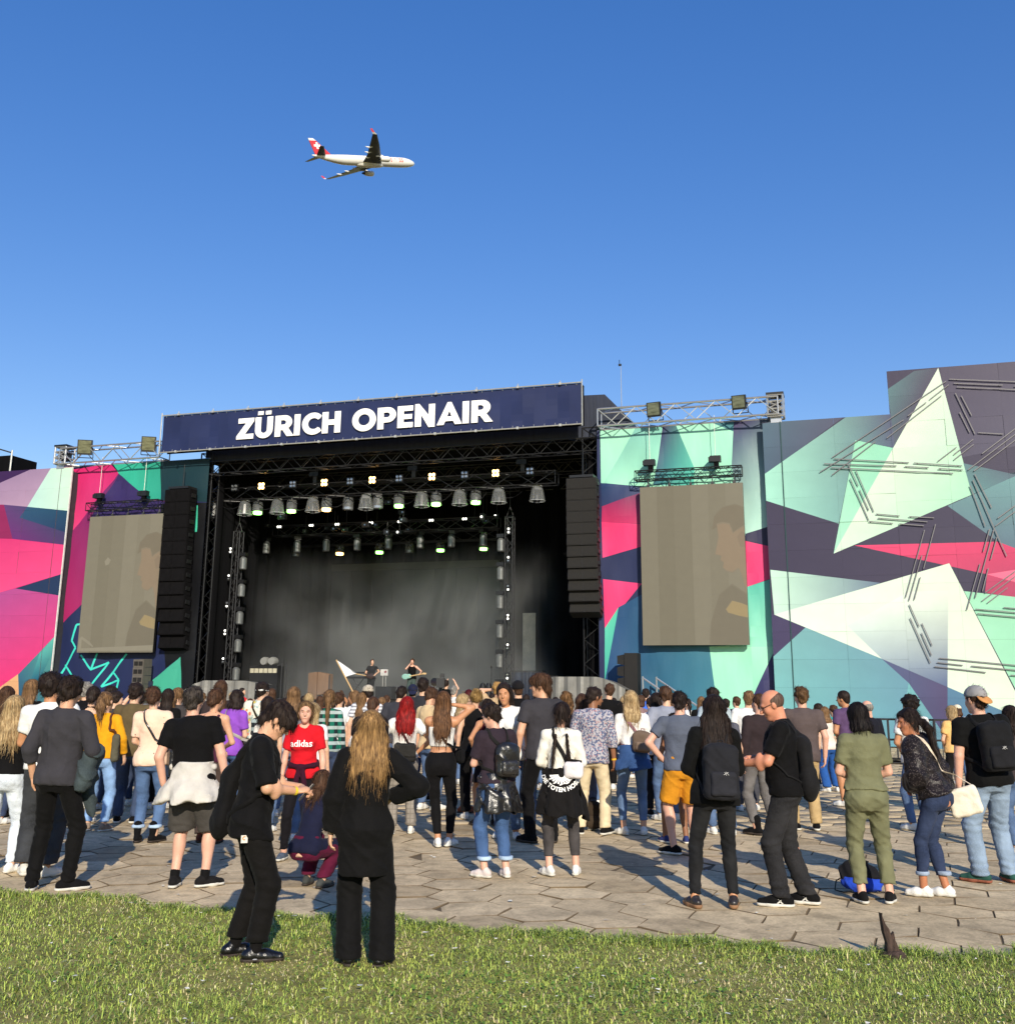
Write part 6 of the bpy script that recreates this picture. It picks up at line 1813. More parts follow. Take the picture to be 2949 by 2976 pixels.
        if hem < .99 and not top.get('nobutt'):
            hq = T(0, 0, hem)
            for sg in (-1, 1):
                TG.u(P_el(pel + Rp @ V3(sg * .072, -.062, -.055), (.096 * (.35 + .65 * wf), .090 * (.35 + .65 * wf) + (.010 if sex == 'f' else 0), .110), Rp, cuts=((hq, Rt @ V3(0, 0, -1)),)), .04)
                hip_ = legs[0 if sg < 0 else 1][0]
                TG.u(P_rc(hip_ + V3(0, 0, .03), legs[0 if sg < 0 else 1][1], .104 * (.35 + .65 * wf) + lo_ * .5, .08, cuts=((hq, Rt @ V3(0, 0, -1)),)), .03)
        sl_ = top.get('sleeve', .6)
        for k in arms:
            sh, e, wr, sg = arms[k]
            s0 = max(sl_) if isinstance(sl_, (tuple, list)) else sl_
            if s0 > 0: TG.u(P_rc(T(sg * .07, -.02, 1.432), sh, .058, .060, cuts=((nk, nn),)), .03)
            elif s0 > -.5: TG.u(P_rc(T(sg * .07, -.02, 1.425), T(sg * (sw - .035), -.02, 1.415), .058, .048, cuts=((nk, nn),)), .02)
            au = (.047 if sex == 'm' else .041) * (.4 + .6 * wf) * S.get('armw', 1)
            ex = .010 + lo_ * .55 + top.get('slx', 0)
            ss = sl_ if not isinstance(sl_, (tuple, list)) else sl_[0 if k == 'L' else 1]
            if ss > 0:
                f = min(ss, 1); q = sh + (e - sh) * f; n_ = nv(e - sh)
                TG.u(P_rc(sh, e, au * 1.10 + ex, au * .95 + ex * 1.1, cuts=((q, n_),) if ss < 1 else ()), .02 if ss >= 1 else .03)
            if ss > 1:
                f = ss - 1; q = e + (wr - e) * f; n_ = nv(wr - e)
                TG.u(P_rc(e, wr, au * .98 + ex * 1.1, au * .66 + ex * .9 + top.get('puff', 0), cuts=((q, n_),)), .012)
        if top.get('backopen'):
            TG.sub(P_el(T(0, -.14, top['backopen']), (.11, .10, .13), Rt), .01)
        TG.disp = wrinkle(top.get('wr', .0042), 1.0 if near else .8, seed, 1.0)
        hide.append(TG)
    if bot:
        BG = Grp(); kd = bot.get('kind', 'jeans'); lo_ = bot.get('loose', .006)
        r1, r2, r3 = {'skinny': (.086, .055, .042), 'jeans': (.090, .062, .053), 'wide': (.098, .086, .090), 'straight': (.093, .070, .066), 'shorts': (.098, .088, .06), 'skirt': (.1, .08, .06)}[kd]
        k_ = (.35 + .65 * wf); r1, r2, r3 = r1 * k_, r2 * k_, r3 * k_
        wz = bot.get('waist', 1.05)
        zz = [.80, .86, .93, 1.00, wz]
        za = np.interp(zz, TZ, ta) + .010 + lo_ * .5; zb_ = np.interp(zz, TZ, tb) + .010 + lo_ * .4; zc = np.interp(zz, TZ, cyv)
        if kd == 'skirt':
            L_ = bot.get('len', .55); zz2 = [L_, .70, .80, .93, wz]; fl = bot.get('flare', .06)
            a2 = [za[2] + fl, za[2] + fl * .6, za[2] + .02, za[2] + .008, za[-1]]; b2 = [zb_[2] + fl, zb_[2] + fl * .6, zb_[2] + .02, zb_[2] + .008, zb_[-1]]
            BG.u(P_stack(pel - V3(0, 0, .95), Rp, zz2, a2, b2, [0, 0, -.01, -.01, 0], lambda th, z: .05 * np.sin(9 * th + seed) * np.clip((.9 - z) / .3, 0, 1)), .01)
        else:
            BG.u(P_stack(pel - V3(0, 0, .95), Rp, zz, za, zb_, zc), .02)
            for hip, kn, an, fd, fy, sg in legs:
                hz = bot.get('hem', .10)          # height of the hem over the ground
                full = bot.get('f', None)
                if kd == 'shorts':
                    f = bot.get('f', .85); q = hip + (kn - hip) * f; n_ = nv(kn - hip)
                    BG.u(P_rc(hip, hip + (kn - hip) * min(1, f + .1), r1 + lo_, r2 + lo_ * 2, cuts=((q, n_),)), .03)
                else:
                    BG.u(P_rc(hip, kn, r1 + lo_, r2 + lo_), .035)
                    n_ = nv(an - kn); q = an + V3(0, 0, hz - .088)
                    BG.u(P_rc(kn, an - V3(0, 0, .03) * (hz < .08), r2 + lo_ * .9, r3 + lo_ * .8, cuts=((q, V3(0, 0, -1.0)),) if abs(n_[2]) > .5 else ()), .025)
                    if kd in ('skinny', 'jeans'): BG.u(P_el(kn + (an - kn) * .30 - fd * .016, (.050 * k_ + lo_, .054 * k_ + lo_, .12)), .03)
        for sg in (-1, 1):
            BG.u(P_el(pel + Rp @ V3(sg * .072, -.062, -.055), (.084 * k_, .078 * k_ + (.010 if sex == 'f' else 0), .092), Rp), .03)
        wd = wrinkle(bot.get('wr', .0036), .9, seed + 1, 1.3); kz = [l[1] for l in legs]; az_ = [l[2] for l in legs]
        def bd(X, Y, Z, wd=wd, kz=kz, az_=az_, amp=bot.get('bunch', .006)):
            zk = .5 * (kz[0][2] + kz[1][2]); za_ = .5 * (az_[0][2] + az_[1][2])
            m = np.exp(-((Z - zk) / .10) ** 2) + 1.3 * np.exp(-((Z - za_ - .05) / .08) ** 2) + .6 * np.exp(-((Z - .86) / .05) ** 2)
            return wd(X, Y, Z) + amp * .5 * m * np.sin(95 * Z + 16 * X + 12 * Y + 3 * np.sin(20 * X + seed))
        BG.disp = bd
        hide.append(BG)
    info = dict(T=T, Hd=Hd, Rt=Rt, Rh=Rh, hc=hc, arms=arms, legs=legs, pel=pel, root=root, TG=TG, BG=BG, hs=hs, h=h, near=near, nb=nb, S=S, Rp=Rp, ta=ta, tb=tb, seed=seed, sw=sw)
    # ---- hair
    hr = S.get('hair'); HRG = None
    if hr:
        HRG = hair_group(hr, info)
    # ---- put it together
    sk = skinm(S.get('skin', (232, 184, 152)))
    Vs = []; Qs = []; nvx = 0
    parts = [(B, h, None, None)]
    hh = .0068 if near else (.0095 if dist < 13 else .012 if dist < 17 else .016 if dist < 24 else .020)
    parts.append((Hh, S.get('hh', hh) / hs, None, None))
    for G in HG: parts.append((G, (.0062 if near else .0085 if dist < 14 else .013 if dist < 20 else .02) / hs, None, None))
    hid2 = [g_ for g_ in hide if g_] + ([HRG] if HRG else [])
    for G, hq, l, u in parts:
        r_ = G.mesh(hq, l, u)
        if r_ is None: continue
        V, Q = drop_hidden(r_[0], r_[1], hid2, .007)
        if G is B: V, Q = drop_hidden(V, Q, [Hh] + HG, .006)
        if len(Q) == 0: continue
        V, Q = compact(V, Q); Vs.append(V); Qs.append(Q + nvx); nvx += len(V)
    V = np.concatenate(Vs); Q = np.concatenate(Qs)
    V, Q = join_pieces(V, Q, info); TRI[0] += 2 * len(Q)
    link('body', np_mesh('body', V, Q, sk, smooth=True), root)
    if TG: put(top.get('name', 'shirt'), TG.mesh(h), cloth(top['c'], top.get('pat')), root, [BG] if (BG and bot.get('over')) else None)
    if BG: put(bot.get('name', 'shorts' if bot['kind'] == 'shorts' else 'skirt' if bot['kind'] == 'skirt' else 'trousers'), BG.mesh(h), cloth(bot['c'], bot.get('pat', 'denim' if bot.get('denim') else None)), root, [TG] if TG and not bot.get('over') else None)
    if HRG:
        VQ = HRG.mesh((.0072 if near else .0105 if dist < 13 else .0135 if dist < 18 else .018) / hs)
        ho = put('hair', VQ, hairm(hr['c'], hr.get('c2')), root, [TG] if TG else None, .012)
        if ho and dist < 21: strands(HRG, VQ, hr, info, ho, 1800 if near else 800 if dist < 14 else 340)
    if False: put('hair', HRG.mesh((.0072 if near else .0105 if dist < 13 else .0135 if dist < 18 else .018) / hs), hairm(hr['c'], hr.get('c2')), root, [TG] if TG else None, .012)
    if bot and bot.get('cuff'):
        for hip, kn, an, fd, fy, sg in legs:
            c_ = Grp(); q = an + V3(0, 0, bot.get('hem', .1) - .088); n_ = nv(an - kn); rr = {'skinny': .046, 'jeans': .058}.get(bot['kind'], .07) + .018
            c_.u(P_rc(q, q - n_ * .045, rr, rr, cuts=((q, V3(0, 0, -1.)), (q - n_ * .042, V3(0, 0, 1.)))), .01); put('cuff', c_.mesh(h), cloth(bot['cuff'], 'denim'), root)
    # shoes
    so_ = S.get('shoes', {'c': (240, 238, 230)})
    if so_:
        for (hip, kn, an, fd, fy, sg), az in zip(legs, S.get('ankz', (0, 0))):
            Rf = rz_(fy) @ rx(R(so_.get('pitch', 0)))
            base = an - V3(0, 0, .088)
            def F_(x, y, z): return base + Rf @ V3(x, y, z)
            sz = so_.get('size', 1.0) * (1.0 if sex == 'm' else .90)
            G = Grp(); cut = ((base + V3(0, 0, .012), -(Rf @ V3(0, 0, 1))),)
            G.u(P_rc(F_(0, -.055 * sz, .045), F_(0, .075 * sz, .038), .038 * sz, .043 * sz, cut), .01); G.u(P_rc(F_(0, .075 * sz, .036), F_(.0, .165 * sz, .030), .043 * sz, .031 * sz, cut), .03)
            G.u(P_rc(F_(0, -.035 * sz, .05), F_(0, -.015, .075 + .12 * so_.get('boot', 0)), .036 * sz, .037 + .012 * so_.get('boot', 0)), .02)
            ob = put('shoe', G.mesh(max(h * .8, .006)), cloth(so_['c'], so_.get('pat')), root)
            G2 = Grp(); th = so_.get('sole_h', .026); cc = ((base + Rf @ V3(0, 0, .001), -(Rf @ V3(0, 0, 1))), (base + Rf @ V3(0, 0, th), Rf @ V3(0, 0, 1)))
            G2.u(P_rc(F_(0, -.055 * sz, .028), F_(0, .075 * sz, .028), .044 * sz, .048 * sz, cc), .01); G2.u(P_rc(F_(0, .075 * sz, .028), F_(0, .165 * sz, .028), .048 * sz, .038 * sz, cc), .02)
            if ob: put('sole', G2.mesh(max(h * .7, .006)), so_.get('sm', M_RUB), ob)
            if so_.get('sock'):
                G3 = Grp(); G3.u(P_rc(an + V3(0, 0, -.01), an + (kn - an) * so_.get('sockf', .12), .042, .044), .01); put('sock', G3.mesh(max(h * .8, .007)), cloth(so_['sock']), root)
            if near and so_.get('stripe'):
                for sx in (-1, 1):
                    for y0, y1 in so_['stripe']:
                        mb = MB(); p = [F_(sx * .0395 * sz, y0 * sz, .030), F_(sx * .0395 * sz, (y0 + .014) * sz, .030), F_(sx * .031 * sz, (y1 + .014) * sz, .062), F_(sx * .031 * sz, y1 * sz, .062)]
                        off = Rf @ V3(sx * .006, 0, 0); mb.face([tuple(q + off) for q in p]); mb.build('stripe', M_RUB, ob)
    face_bits(S, info)
    for fn in S.get('extra', ()): fn(info)
    return root, info

def join_pieces(V, Q, I):
    """one connected body: the visible skin is tied to a thin core that runs along the bones inside it"""
    n = len(V); lab = np.arange(n); a = Q.ravel(); b = np.roll(Q, 1, axis=1).ravel()
    for _ in range(200):
        m = np.minimum(lab[a], lab[b]); l2 = lab.copy(); np.minimum.at(l2, a, m); np.minimum.at(l2, b, m); l2 = l2[l2]
        if (l2 == lab).all(): break
        lab = l2
    J = []; bones = []
    def chain(pts, start=None, sub=3):
        prev = start
        for k, p in enumerate(pts):
            if prev is None: J.append(p); prev = len(J) - 1; continue
            q = J[prev]
            for t in range(1, sub + 1):
                J.append(q + (p - q) * t / sub); bones.append((prev, len(J) - 1)); prev = len(J) - 1
        return prev
    chain([I['pel']]); ch = chain([I['T'](0, -.01, 1.2), I['T'](0, -.02, 1.42)], 0); chain([I['hc']], ch, 4)
    for k in I['arms']:
        sh, e, wr, sg = I['arms'][k]; chain([sh, e, wr, wr + nv(wr - e) * .03], ch)
    for hip, kn, an, fd, fy, sg in I['legs']: chain([hip, kn, an + V3(0, 0, .0)], 0, 4)
    J = np.array(J); J2 = np.stack([J + V3(.001, 0, 0), J + V3(-.001, .001, 0)], 1).reshape(-1, 3).astype(f32)
    q = [(n + 2 * x, n + 2 * x + 1, n + 2 * y + 1, n + 2 * y) for x, y in bones]
    for r in np.unique(lab):
        vi = np.nonzero(lab == r)[0]
        vs = vi if len(vi) < 400 else vi[:: max(1, len(vi) // 400)]
        d = ((V[vs][:, None, :] - J[None].astype(f32)) ** 2).sum(2); k = np.unravel_index(np.argmin(d), d.shape); v = vs[k[0]]; j = k[1]
        fq = Q[np.nonzero((Q == v).any(1))[0][0]]; pos = int(np.nonzero(fq == v)[0][0]); v2 = fq[(pos + 1) % 4]
        q.append((v, v2, n + 2 * j + 1, n + 2 * j))
    return np.concatenate([V, J2]), np.concatenate([Q, np.array(q, dtype=Q.dtype)])

def hair_group(hr, I):
    Hd, Rh, Rt, hc, T = I['Hd'], I['Rh'], I['Rt'], I['hc'], I['T']; st = hr['st']; G = Grp(); th = hr.get('th', .010); sd = I['seed']
    pn = lambda x, y, z: Hd(x, y, z)
    front = (Hd(0, .070 + hr.get('fr', 0), .062), Rh @ nv(V3(0, .82, -.57))); under = (Hd(0, -.09, -.100 + hr.get('up', 0)), Rh @ nv(V3(0, .56, -.83)))
    cap = lambda e=0, cuts=(front, under): P_el(Hd(0, -.016, .036), (.080 + th + e, .100 + th + e, .092 + th + e), Rh, cuts)
    if st in ('short', 'buzz'):
        G.u(cap(), .01); G.u(P_el(Hd(0, -.062, -.035), (.062, .040, .055), Rh), .02)
        if hr.get('quiff'): G.u(P_el(Hd(0, .045, .105), (.062, .052, .032 + hr['quiff']), Rh), .03)
        G.disp = curl(.0065 if st == 'short' else .0012, 62, sd)
    elif st == 'mop':          # full fringe falling forward
        G.u(P_el(Hd(0, -.010, .045), (.098, .118, .098), Rh, ((Hd(0, -.09, -.085), Rh @ nv(V3(0, .50, -.86))),)), .01)
        G.u(P_el(Hd(0, .070, .058), (.082, .062, .050), Rh @ rx(R(-28))), .03); G.u(P_el(Hd(0, -.075, -.045), (.060, .045, .055), Rh), .03)
        G.sub(P_el(Hd(0, .105, -.045), (.078, .085, .075), Rh), .012); G.disp = rib(.006, sd)
    elif st == 'afro':
        G.u(P_el(Hd(0, -.018, .045), (.118, .122, .112), Rh, (front, (Hd(0, -.09, -.075), Rh @ nv(V3(0, .45, -.9))))), .01); G.disp = curl(.010, 70, sd)
    elif st == 'fringe_bald':
        G.u(P_el(Hd(0, -.020, .020), (.083, .098, .082), Rh, ((Hd(0, .0, .052), Rh @ nv(V3(0, .25, 1))), (Hd(0, .012, 0), Rh @ V3(0, 1, 0)), under)), .005); G.disp = curl(.001, 60, sd)
    else:
        G.u(cap(.002), .01)
        L = hr.get('len', .30); wd = hr.get('wd', .095); vol = hr.get('vol', 0)
        if st in ('long', 'bob', 'half'):
            zs = np.array([-L, -L * .86, -L * .6, -.16, -.08, 0., .06]); zs = np.maximum.accumulate(zs + np.arange(7) * 1e-4)
            if st == 'bob': zs = np.array([-L, -L * .8, -L * .6, -.06, -.03, 0, .06])
            fwd = hr.get('y', 0)
            a = np.array([wd * .62, wd * .92, wd * 1.02, wd * 1.0, wd * .98, .090 + vol, .086 + vol]); b = np.array([.022, .036, .046 + vol * .5, .050, .058, .084, .092])
            cy = np.array([-.105, -.108, -.100, -.080, -.054, -.030, -.022]) + fwd
            if st == 'bob': a = np.array([wd * .9, wd * 1.02, wd * 1.02, wd, .094, .092, .086]); b = np.array([.080, .094, .098, .1, .1, .1, .098]); cy = np.array([-.03, -.026, -.02, -.018, -.014, -.012, -.012])
            sway = hr.get('sway', 0); cx = sway * (zs / -L) ** 2 * (zs < 0)
            Rm = Rt if st != 'bob' else Rh
            wav = hr.get('wave', 0)
            fo = lambda th_, z: .035 * np.sin(17 * th_ + 2.5 * np.sin(6 * z + sd)) * np.clip(-z / .1, 0, 1) + wav * np.sin(40 * z + 3 * np.sin(3 * th_)) * np.clip(-z / .1, 0, 1)
            G.u(P_stack(hc, Rm, zs, a, b, cy, fo, cx=cx), .03)
            for q in range(5):
                x_ = (q - 2) * wd * .34; G.u(P_rc(hc + Rm @ V3(x_ * .95 + sway * .6, cy[1] + .004, -L * .8), hc + Rm @ V3(x_ * .8 + sway, cy[0] - .004, -L - .035 - .02 * math.sin(q * 2.3 + sd)), .024, .006), .02)
            if st == 'half': G.u(P_el(Hd(0, -.105, .02), (.045, .03, .03), Rh), .02)
        elif st == 'pony':
            z0 = hr.get('z', .045); pts = [Hd(0, -.105, z0), Hd(0, -.150, z0 - .01), hc + Rt @ V3(hr.get('sway', 0) * .4, -.165, z0 - .10), hc + Rt @ V3(hr.get('sway', 0), -.145, z0 - L)]
            rr = hr.get('r', .030); G.u(P_rc(pts[0], pts[1], .024, .026), .01); G.u(P_rc(pts[1], pts[2], .028, rr * 1.15), .02); G.u(P_rc(pts[2], pts[3], rr * 1.15, rr * .45), .03)
        elif st == 'bun':
            G.u(P_el(Hd(0, -.085, hr.get('z', .105)), (.042, .040, .040), Rh), .012)
        elif st == 'updo':
            G.u(P_el(Hd(0, -.098, -.030), (.062, .045, .052), Rh), .02)
        elif st == 'braids':
            for sg in (-1, 1):
                p0 = Hd(sg * .05, -.085, -.04)
                for q in range(7):
                    p1 = T(sg * (.055 + .006 * q), -.125, 1.46 - .055 * q) if q else p0
                    G.u(P_el(p1, (.020 - .0012 * q, .018, .030), Rt), .006)
        if hr.get('curly'): G.disp = curl(hr['curly'], 55, sd)
        else: G.disp = rib(hr.get('rib', .0030), sd)
    if st != 'mop': G.sub(P_el(Hd(0, .088, -.035), (.072 if st in ('long', 'bob', 'half') else .085, .078, .112), Rh), .012)
    return G

def strands(G, VQ, hr, I, parent, n):
    """loose strands over the hair so that it has no moulded edge"""
    V, Q = VQ; r = np.random.RandomState(int(I['seed'] * 100) % 9999)
    P = V[Q[r.randint(0, len(Q), n), 0]].astype(float)
    e = .004
    N = np.stack([G.ev(P + np.eye(3)[k] * e) - G.ev(P - np.eye(3)[k] * e) for k in range(3)], 1); N /= np.linalg.norm(N, axis=1, keepdims=True) + 1e-6
    st = hr['st']; lng = st in ('long', 'bob', 'half', 'pony', 'braids', 'mop')
    dn = np.tile(-(I['Rt'] @ V3(0, 0, 1)) if lng else I['Rh'] @ V3(0, -.55, -.8), (n, 1)) + r.randn(n, 3) * (.09 if lng else .45)
    D = dn - N * (dn * N).sum(1, keepdims=True); D /= np.linalg.norm(D, axis=1, keepdims=True) + 1e-6
    D = D + N * (r.uniform(.0, .14, (n, 1)) if lng else r.uniform(.05, .55, (n, 1)))
    L = r.uniform(.07, .17, n) if lng and st != 'bob' else (r.uniform(.02, .045, n) if not lng else r.uniform(.04, .09, n))
    if st == 'mop': L *= .45
    if st in ('buzz', 'fringe_bald'): return
    w = r.uniform(.0009, .0024, n) * (1 if I['near'] else 1.7)
    K = 5; pts = [P - N * .002]
    for k in range(K - 1):
        p = pts[-1] + D * (L / (K - 1))[:, None]
        if lng: D = D + V3(0, 0, -.10); D /= np.linalg.norm(D, axis=1, keepdims=True)
        if lng:
            d = G.ev(p); p = p + N * np.clip(.003 - d, 0, .02)[:, None]
        pts.append(p)
    e_ = (pts[-1] - I['hc']) @ I['Rh']; m_ = (pts[2] - I['hc']) @ I['Rh']; ok = np.ones(n, bool)
    for q in (e_, m_): ok &= ~((q[:, 1] > .030) & (q[:, 2] < .075) & (np.abs(q[:, 0]) < .085))
    if st == 'mop': ok[:] = True
    pts = [p[ok] for p in pts]; D, N, w = D[ok], N[ok], w[ok]; n = len(w)
    S_ = np.cross(D, N); S_ /= np.linalg.norm(S_, axis=1, keepdims=True) + 1e-6
    rows = []
    for k, p in enumerate(pts):
        ww = (w * (1 - .8 * k / (K - 1)))[:, None]; rows.append(p - S_ * ww); rows.append(p + S_ * ww)
    VV = np.stack(rows, 1)
    q = np.array([(2 * k, 2 * k + 1, 2 * k + 3, 2 * k + 2) for k in range(K - 1)])
    F_ = (np.arange(n) * 2 * K)[:, None, None] + q[None]
    TRI[0] += 2 * n * (K - 1)
    tag(link('hair_strands', np_mesh('hair_strands', VV.reshape(-1, 3), F_.reshape(-1, 4), parent.data.materials[0]), parent), kind='stuff')

def face_bits(S, I):
    Hd, Rh, root = I['Hd'], I['Rh'], I['root']; h = .004 if I['near'] else .0065
    if S.get('face'):
        for nm, m, els in (('eyes', M_EYE, [((s * .031, .0875, .005), (.0095, .005, .0036)) for s in (-1, 1)]), ('eyebrows', M_BROW, [((s * .032, .0965, .025), (.016, .005, .0028)) for s in (-1, 1)]), ('lips', M_LIP, [((0, .0975, -.062), (.018, .006, .0055))])):
            for c, r in els:
                G = Grp(); G.u(P_el(Hd(*c), r, Rh), .002); put(nm[:-1] if nm != 'lips' else 'mouth', G.mesh(h * .6), m, root)
    g = S.get('glasses')
    if g:
        up = g.get('up', 0); m = g.get('m', M_LENSD)
        gl = MB()
        for s in (-1, 1):
            c = Hd(s * .033, .108 - (.06 if up else 0), .004 + up); G = Grp(); G.u(P_el(c, (.025, .005, .021), Rh), .002); put('spectacle_lens', G.mesh(h * .8), m, root)
            gl.bar(Hd(s * .058, .104 - (.06 if up else 0), .010 + up), Hd(s * .082, -.0, .012 + up), .0028, 5)
        gl.bar(Hd(-.010, .110 - (.06 if up else 0), .008 + up), Hd(.010, .110 - (.06 if up else 0), .008 + up), .003, 5); tag(gl.build('spectacle_frame', M_FRAME, root), kind='stuff')
    cp = S.get('cap')
    if cp:
        G = Grp(); G.u(P_el(Hd(0, -.014, .046), (.096, .114, .094), Rh, ((Hd(0, 0, .030), Rh @ V3(0, .12, -1)),)), .01); put('cap', G.mesh(h * 1.6), cloth(cp['c']), root)
        G = Grp(); sg = -1 if cp.get('back') else 1
        G.u(P_el(Hd(0, sg * .120, .030 - (.03 if cp.get('back') else 0)), (.078, .078, .012), Rh @ rx(R(-14 * sg - (28 * sg if cp.get('back') else 0))), ((Hd(0, sg * .07, 0), Rh @ V3(0, -sg, 0)),)), .01); put('visor', G.mesh(h * 1.4), cloth(cp.get('v', cp['c'])), root)

# ---- things worn or carried
def tied_jacket(c, length=.34, flare=.10, waist=1.02, pat=None, name='tied_jacket', front=True, knot=True):
    def f(I):
        pel, Rp, h, seed = I['pel'], I['Rp'], I['h'], I['seed']; k = I['S'].get('w', 1.0)
        G = Grp(); a0 = (.178 if I['S'].get('sex', 'f') == 'f' else .172) * (.35 + .65 * k); b0 = .128 * (.3 + .7 * k)
        zs = [waist - length, waist - length * .55, waist - .10, waist - .02, waist + .05]
        A_ = [a0 + flare + .02, a0 + flare * .6 + .02, a0 + .028, a0 + .012, a0 - .012]; B_ = [b0 + flare * .8 + .03, b0 + flare * .5 + .03, b0 + .032, b0 + .018, b0]
        fo = lambda th, z: (.07 * np.sin(6 * th + seed) + .04 * np.sin(11 * th + 2 * seed)) * np.clip((waist - .08 - z) / .2, 0, 1) + .012 * np.sin(60 * z + 4 * np.sin(2 * th)) * np.exp(-((z - waist + .02) / .06) ** 2)
        q = pel + Rp @ V3(0, .035, 0); cuts = ((q, Rp @ nv(V3(.0, 1, .1))),)
        qq = pel + Rp @ V3(.0, 0, -.95 + waist - length + .05)
        G.u(P_stack(pel - V3(0, 0, .95), Rp, zs, A_, B_, [-.02, -.015, -.01, -.005, 0], fo, cuts + ((qq, Rp @ nv(V3(.16 * math.sin(seed), 0, -1))),)), .01)
        G.sub(P_stack(pel - V3(0, 0, .95), Rp, [waist - length - .05, waist - .12, waist - .06], [a0 + flare * .9, a0 + .012, .01], [b0 + flare * .7, b0 + .012, .01], [-.02, -.01, 0]), .008)
        for q in range(7):
            an_ = seed * 3 + q * .9; rr_ = .05 + .05 * abs(math.sin(q * 2.1 + seed))
            G.sub(P_el(pel + Rp @ V3((a0 + flare) * math.sin(an_), -abs((b0 + flare) * math.cos(an_)), waist - .95 - length - .02), (.10, .10, rr_), Rp), .02)
        G.disp = wrinkle(.007, .8, seed + 5)
        put(name, G.mesh(h * .9), cloth(c, pat), I['root'])
        G = Grp()
        for s in (-1, 1):          # sleeves brought round to the front and knotted
            pts = [V3(s * (a0 + .005), -.02, waist - .95), V3(s * a0 * .75, b0 * .80, waist - .965), V3(s * .02, b0 + .022, waist - .98)]
            pts = [pel + Rp @ p for p in pts]
            for a, b in zip(pts[:-1], pts[1:]): G.u(P_rc(a, b, .030, .026), .02)
            if knot: G.u(P_rc(pts[-1], pel + Rp @ V3(s * .055, b0 + .045, waist - .95 - .26), .026, .038), .02)
        if knot: G.u(P_el(pel + Rp @ V3(0, b0 + .03, waist - .98), (.045, .03, .035), Rp), .02)
        G.disp = wrinkle(.004, 1, seed); put('knotted_sleeve', G.mesh(h * .9), cloth(c, pat), I['root'])
    return f
def wristband(side, m=None):
    def f(I):
        sh, e, wr, sg = I['arms'][side]; d = nv(wr - e); c = wr - d * .012; r = .031
        u = nv(np.cross(d, V3(0, 0, 1) if abs(d[2]) < .9 else V3(1, 0, 0))); v = np.cross(d, u); mb = MB(); n = 14; i = 0
        for k in range(n):
            a, b = 2 * math.pi * k / n, 2 * math.pi * (k + 1) / n
            p = [c + (u * math.cos(t) + v * math.sin(t)) * r for t in (a, b)]
            mb.face([tuple(p[0] - d * .011), tuple(p[1] - d * .011), tuple(p[1] + d * .011), tuple(p[0] + d * .011)])
        mb.build('wristband', m or M_BANDY, I['root'])
    return f
def surf_path(I, pts, off=.010, groups=None, n=22):
    """polyline through local points, pushed out onto the clothes"""
    P = np.array(pts, float); seg = np.linalg.norm(np.diff(P, axis=0), axis=1); t = np.r_[0, np.cumsum(seg)]; tt = np.linspace(0, t[-1], n)
    Q = np.stack([np.interp(tt, t, P[:, k]) for k in range(3)], 1)
    gs = [g for g in (groups or [I['TG'], I['BG']]) if g]
    if not gs: return Q
    def ev(q): return np.min([g.ev(q) for g in gs], 0)
    for _ in range(6):
        d = ev(Q); e = .004
        gr = np.stack([ev(Q + np.eye(3)[k] * e) - ev(Q - np.eye(3)[k] * e) for k in range(3)], 1) / (2 * e)
        gr /= np.linalg.norm(gr, axis=1, keepdims=True) + 1e-6
        st = np.where(d < off, off - d, np.where(d < .07, off - d, 0)); Q = Q + gr * st[:, None] * .9
    return Q
def ribbon(Q, width, m, root, name='strap', I=None, thick=.004):
    mb = MB(); n = len(Q); cen = I['T'](0, 0, 1.2)
    prev = None; rows = []
    for i in range(n):
        d = nv(Q[min(i + 1, n - 1)] - Q[max(i - 1, 0)]); out = Q[i] - cen; out[2] *= .3; out = nv(out - d * (out @ d)); s = np.cross(d, out)
        rows.append([tuple(Q[i] + s * width / 2), tuple(Q[i] + out * thick), tuple(Q[i] - s * width / 2), tuple(Q[i] - out * thick)])
    for a, b in zip(rows[:-1], rows[1:]):
        for k in range(4): mb.face([a[k], a[(k + 1) % 4], b[(k + 1) % 4], b[k]])
    return mb.build(name, m, root)
def bag_root(I, name, label, cat, at, group='bags carried in the crowd'):
    r = thing(name, label, cat, (0, 0, 0), 0, group); r.matrix_world = I['root'].matrix_basis.copy() if False else Matrix.LocRotScale(I['root'].location, I['root'].rotation_euler, I['root'].scale)
    p = Vector(at); r.matrix_world = r.matrix_world @ Matrix.Translation(p)
    return r, np.array(at, float)
def put_at(name, VQ, m, root, o):
    if VQ is None: return None
    V, Q = VQ; return put(name, (V - o[None, :].astype(f32), Q), m, root)
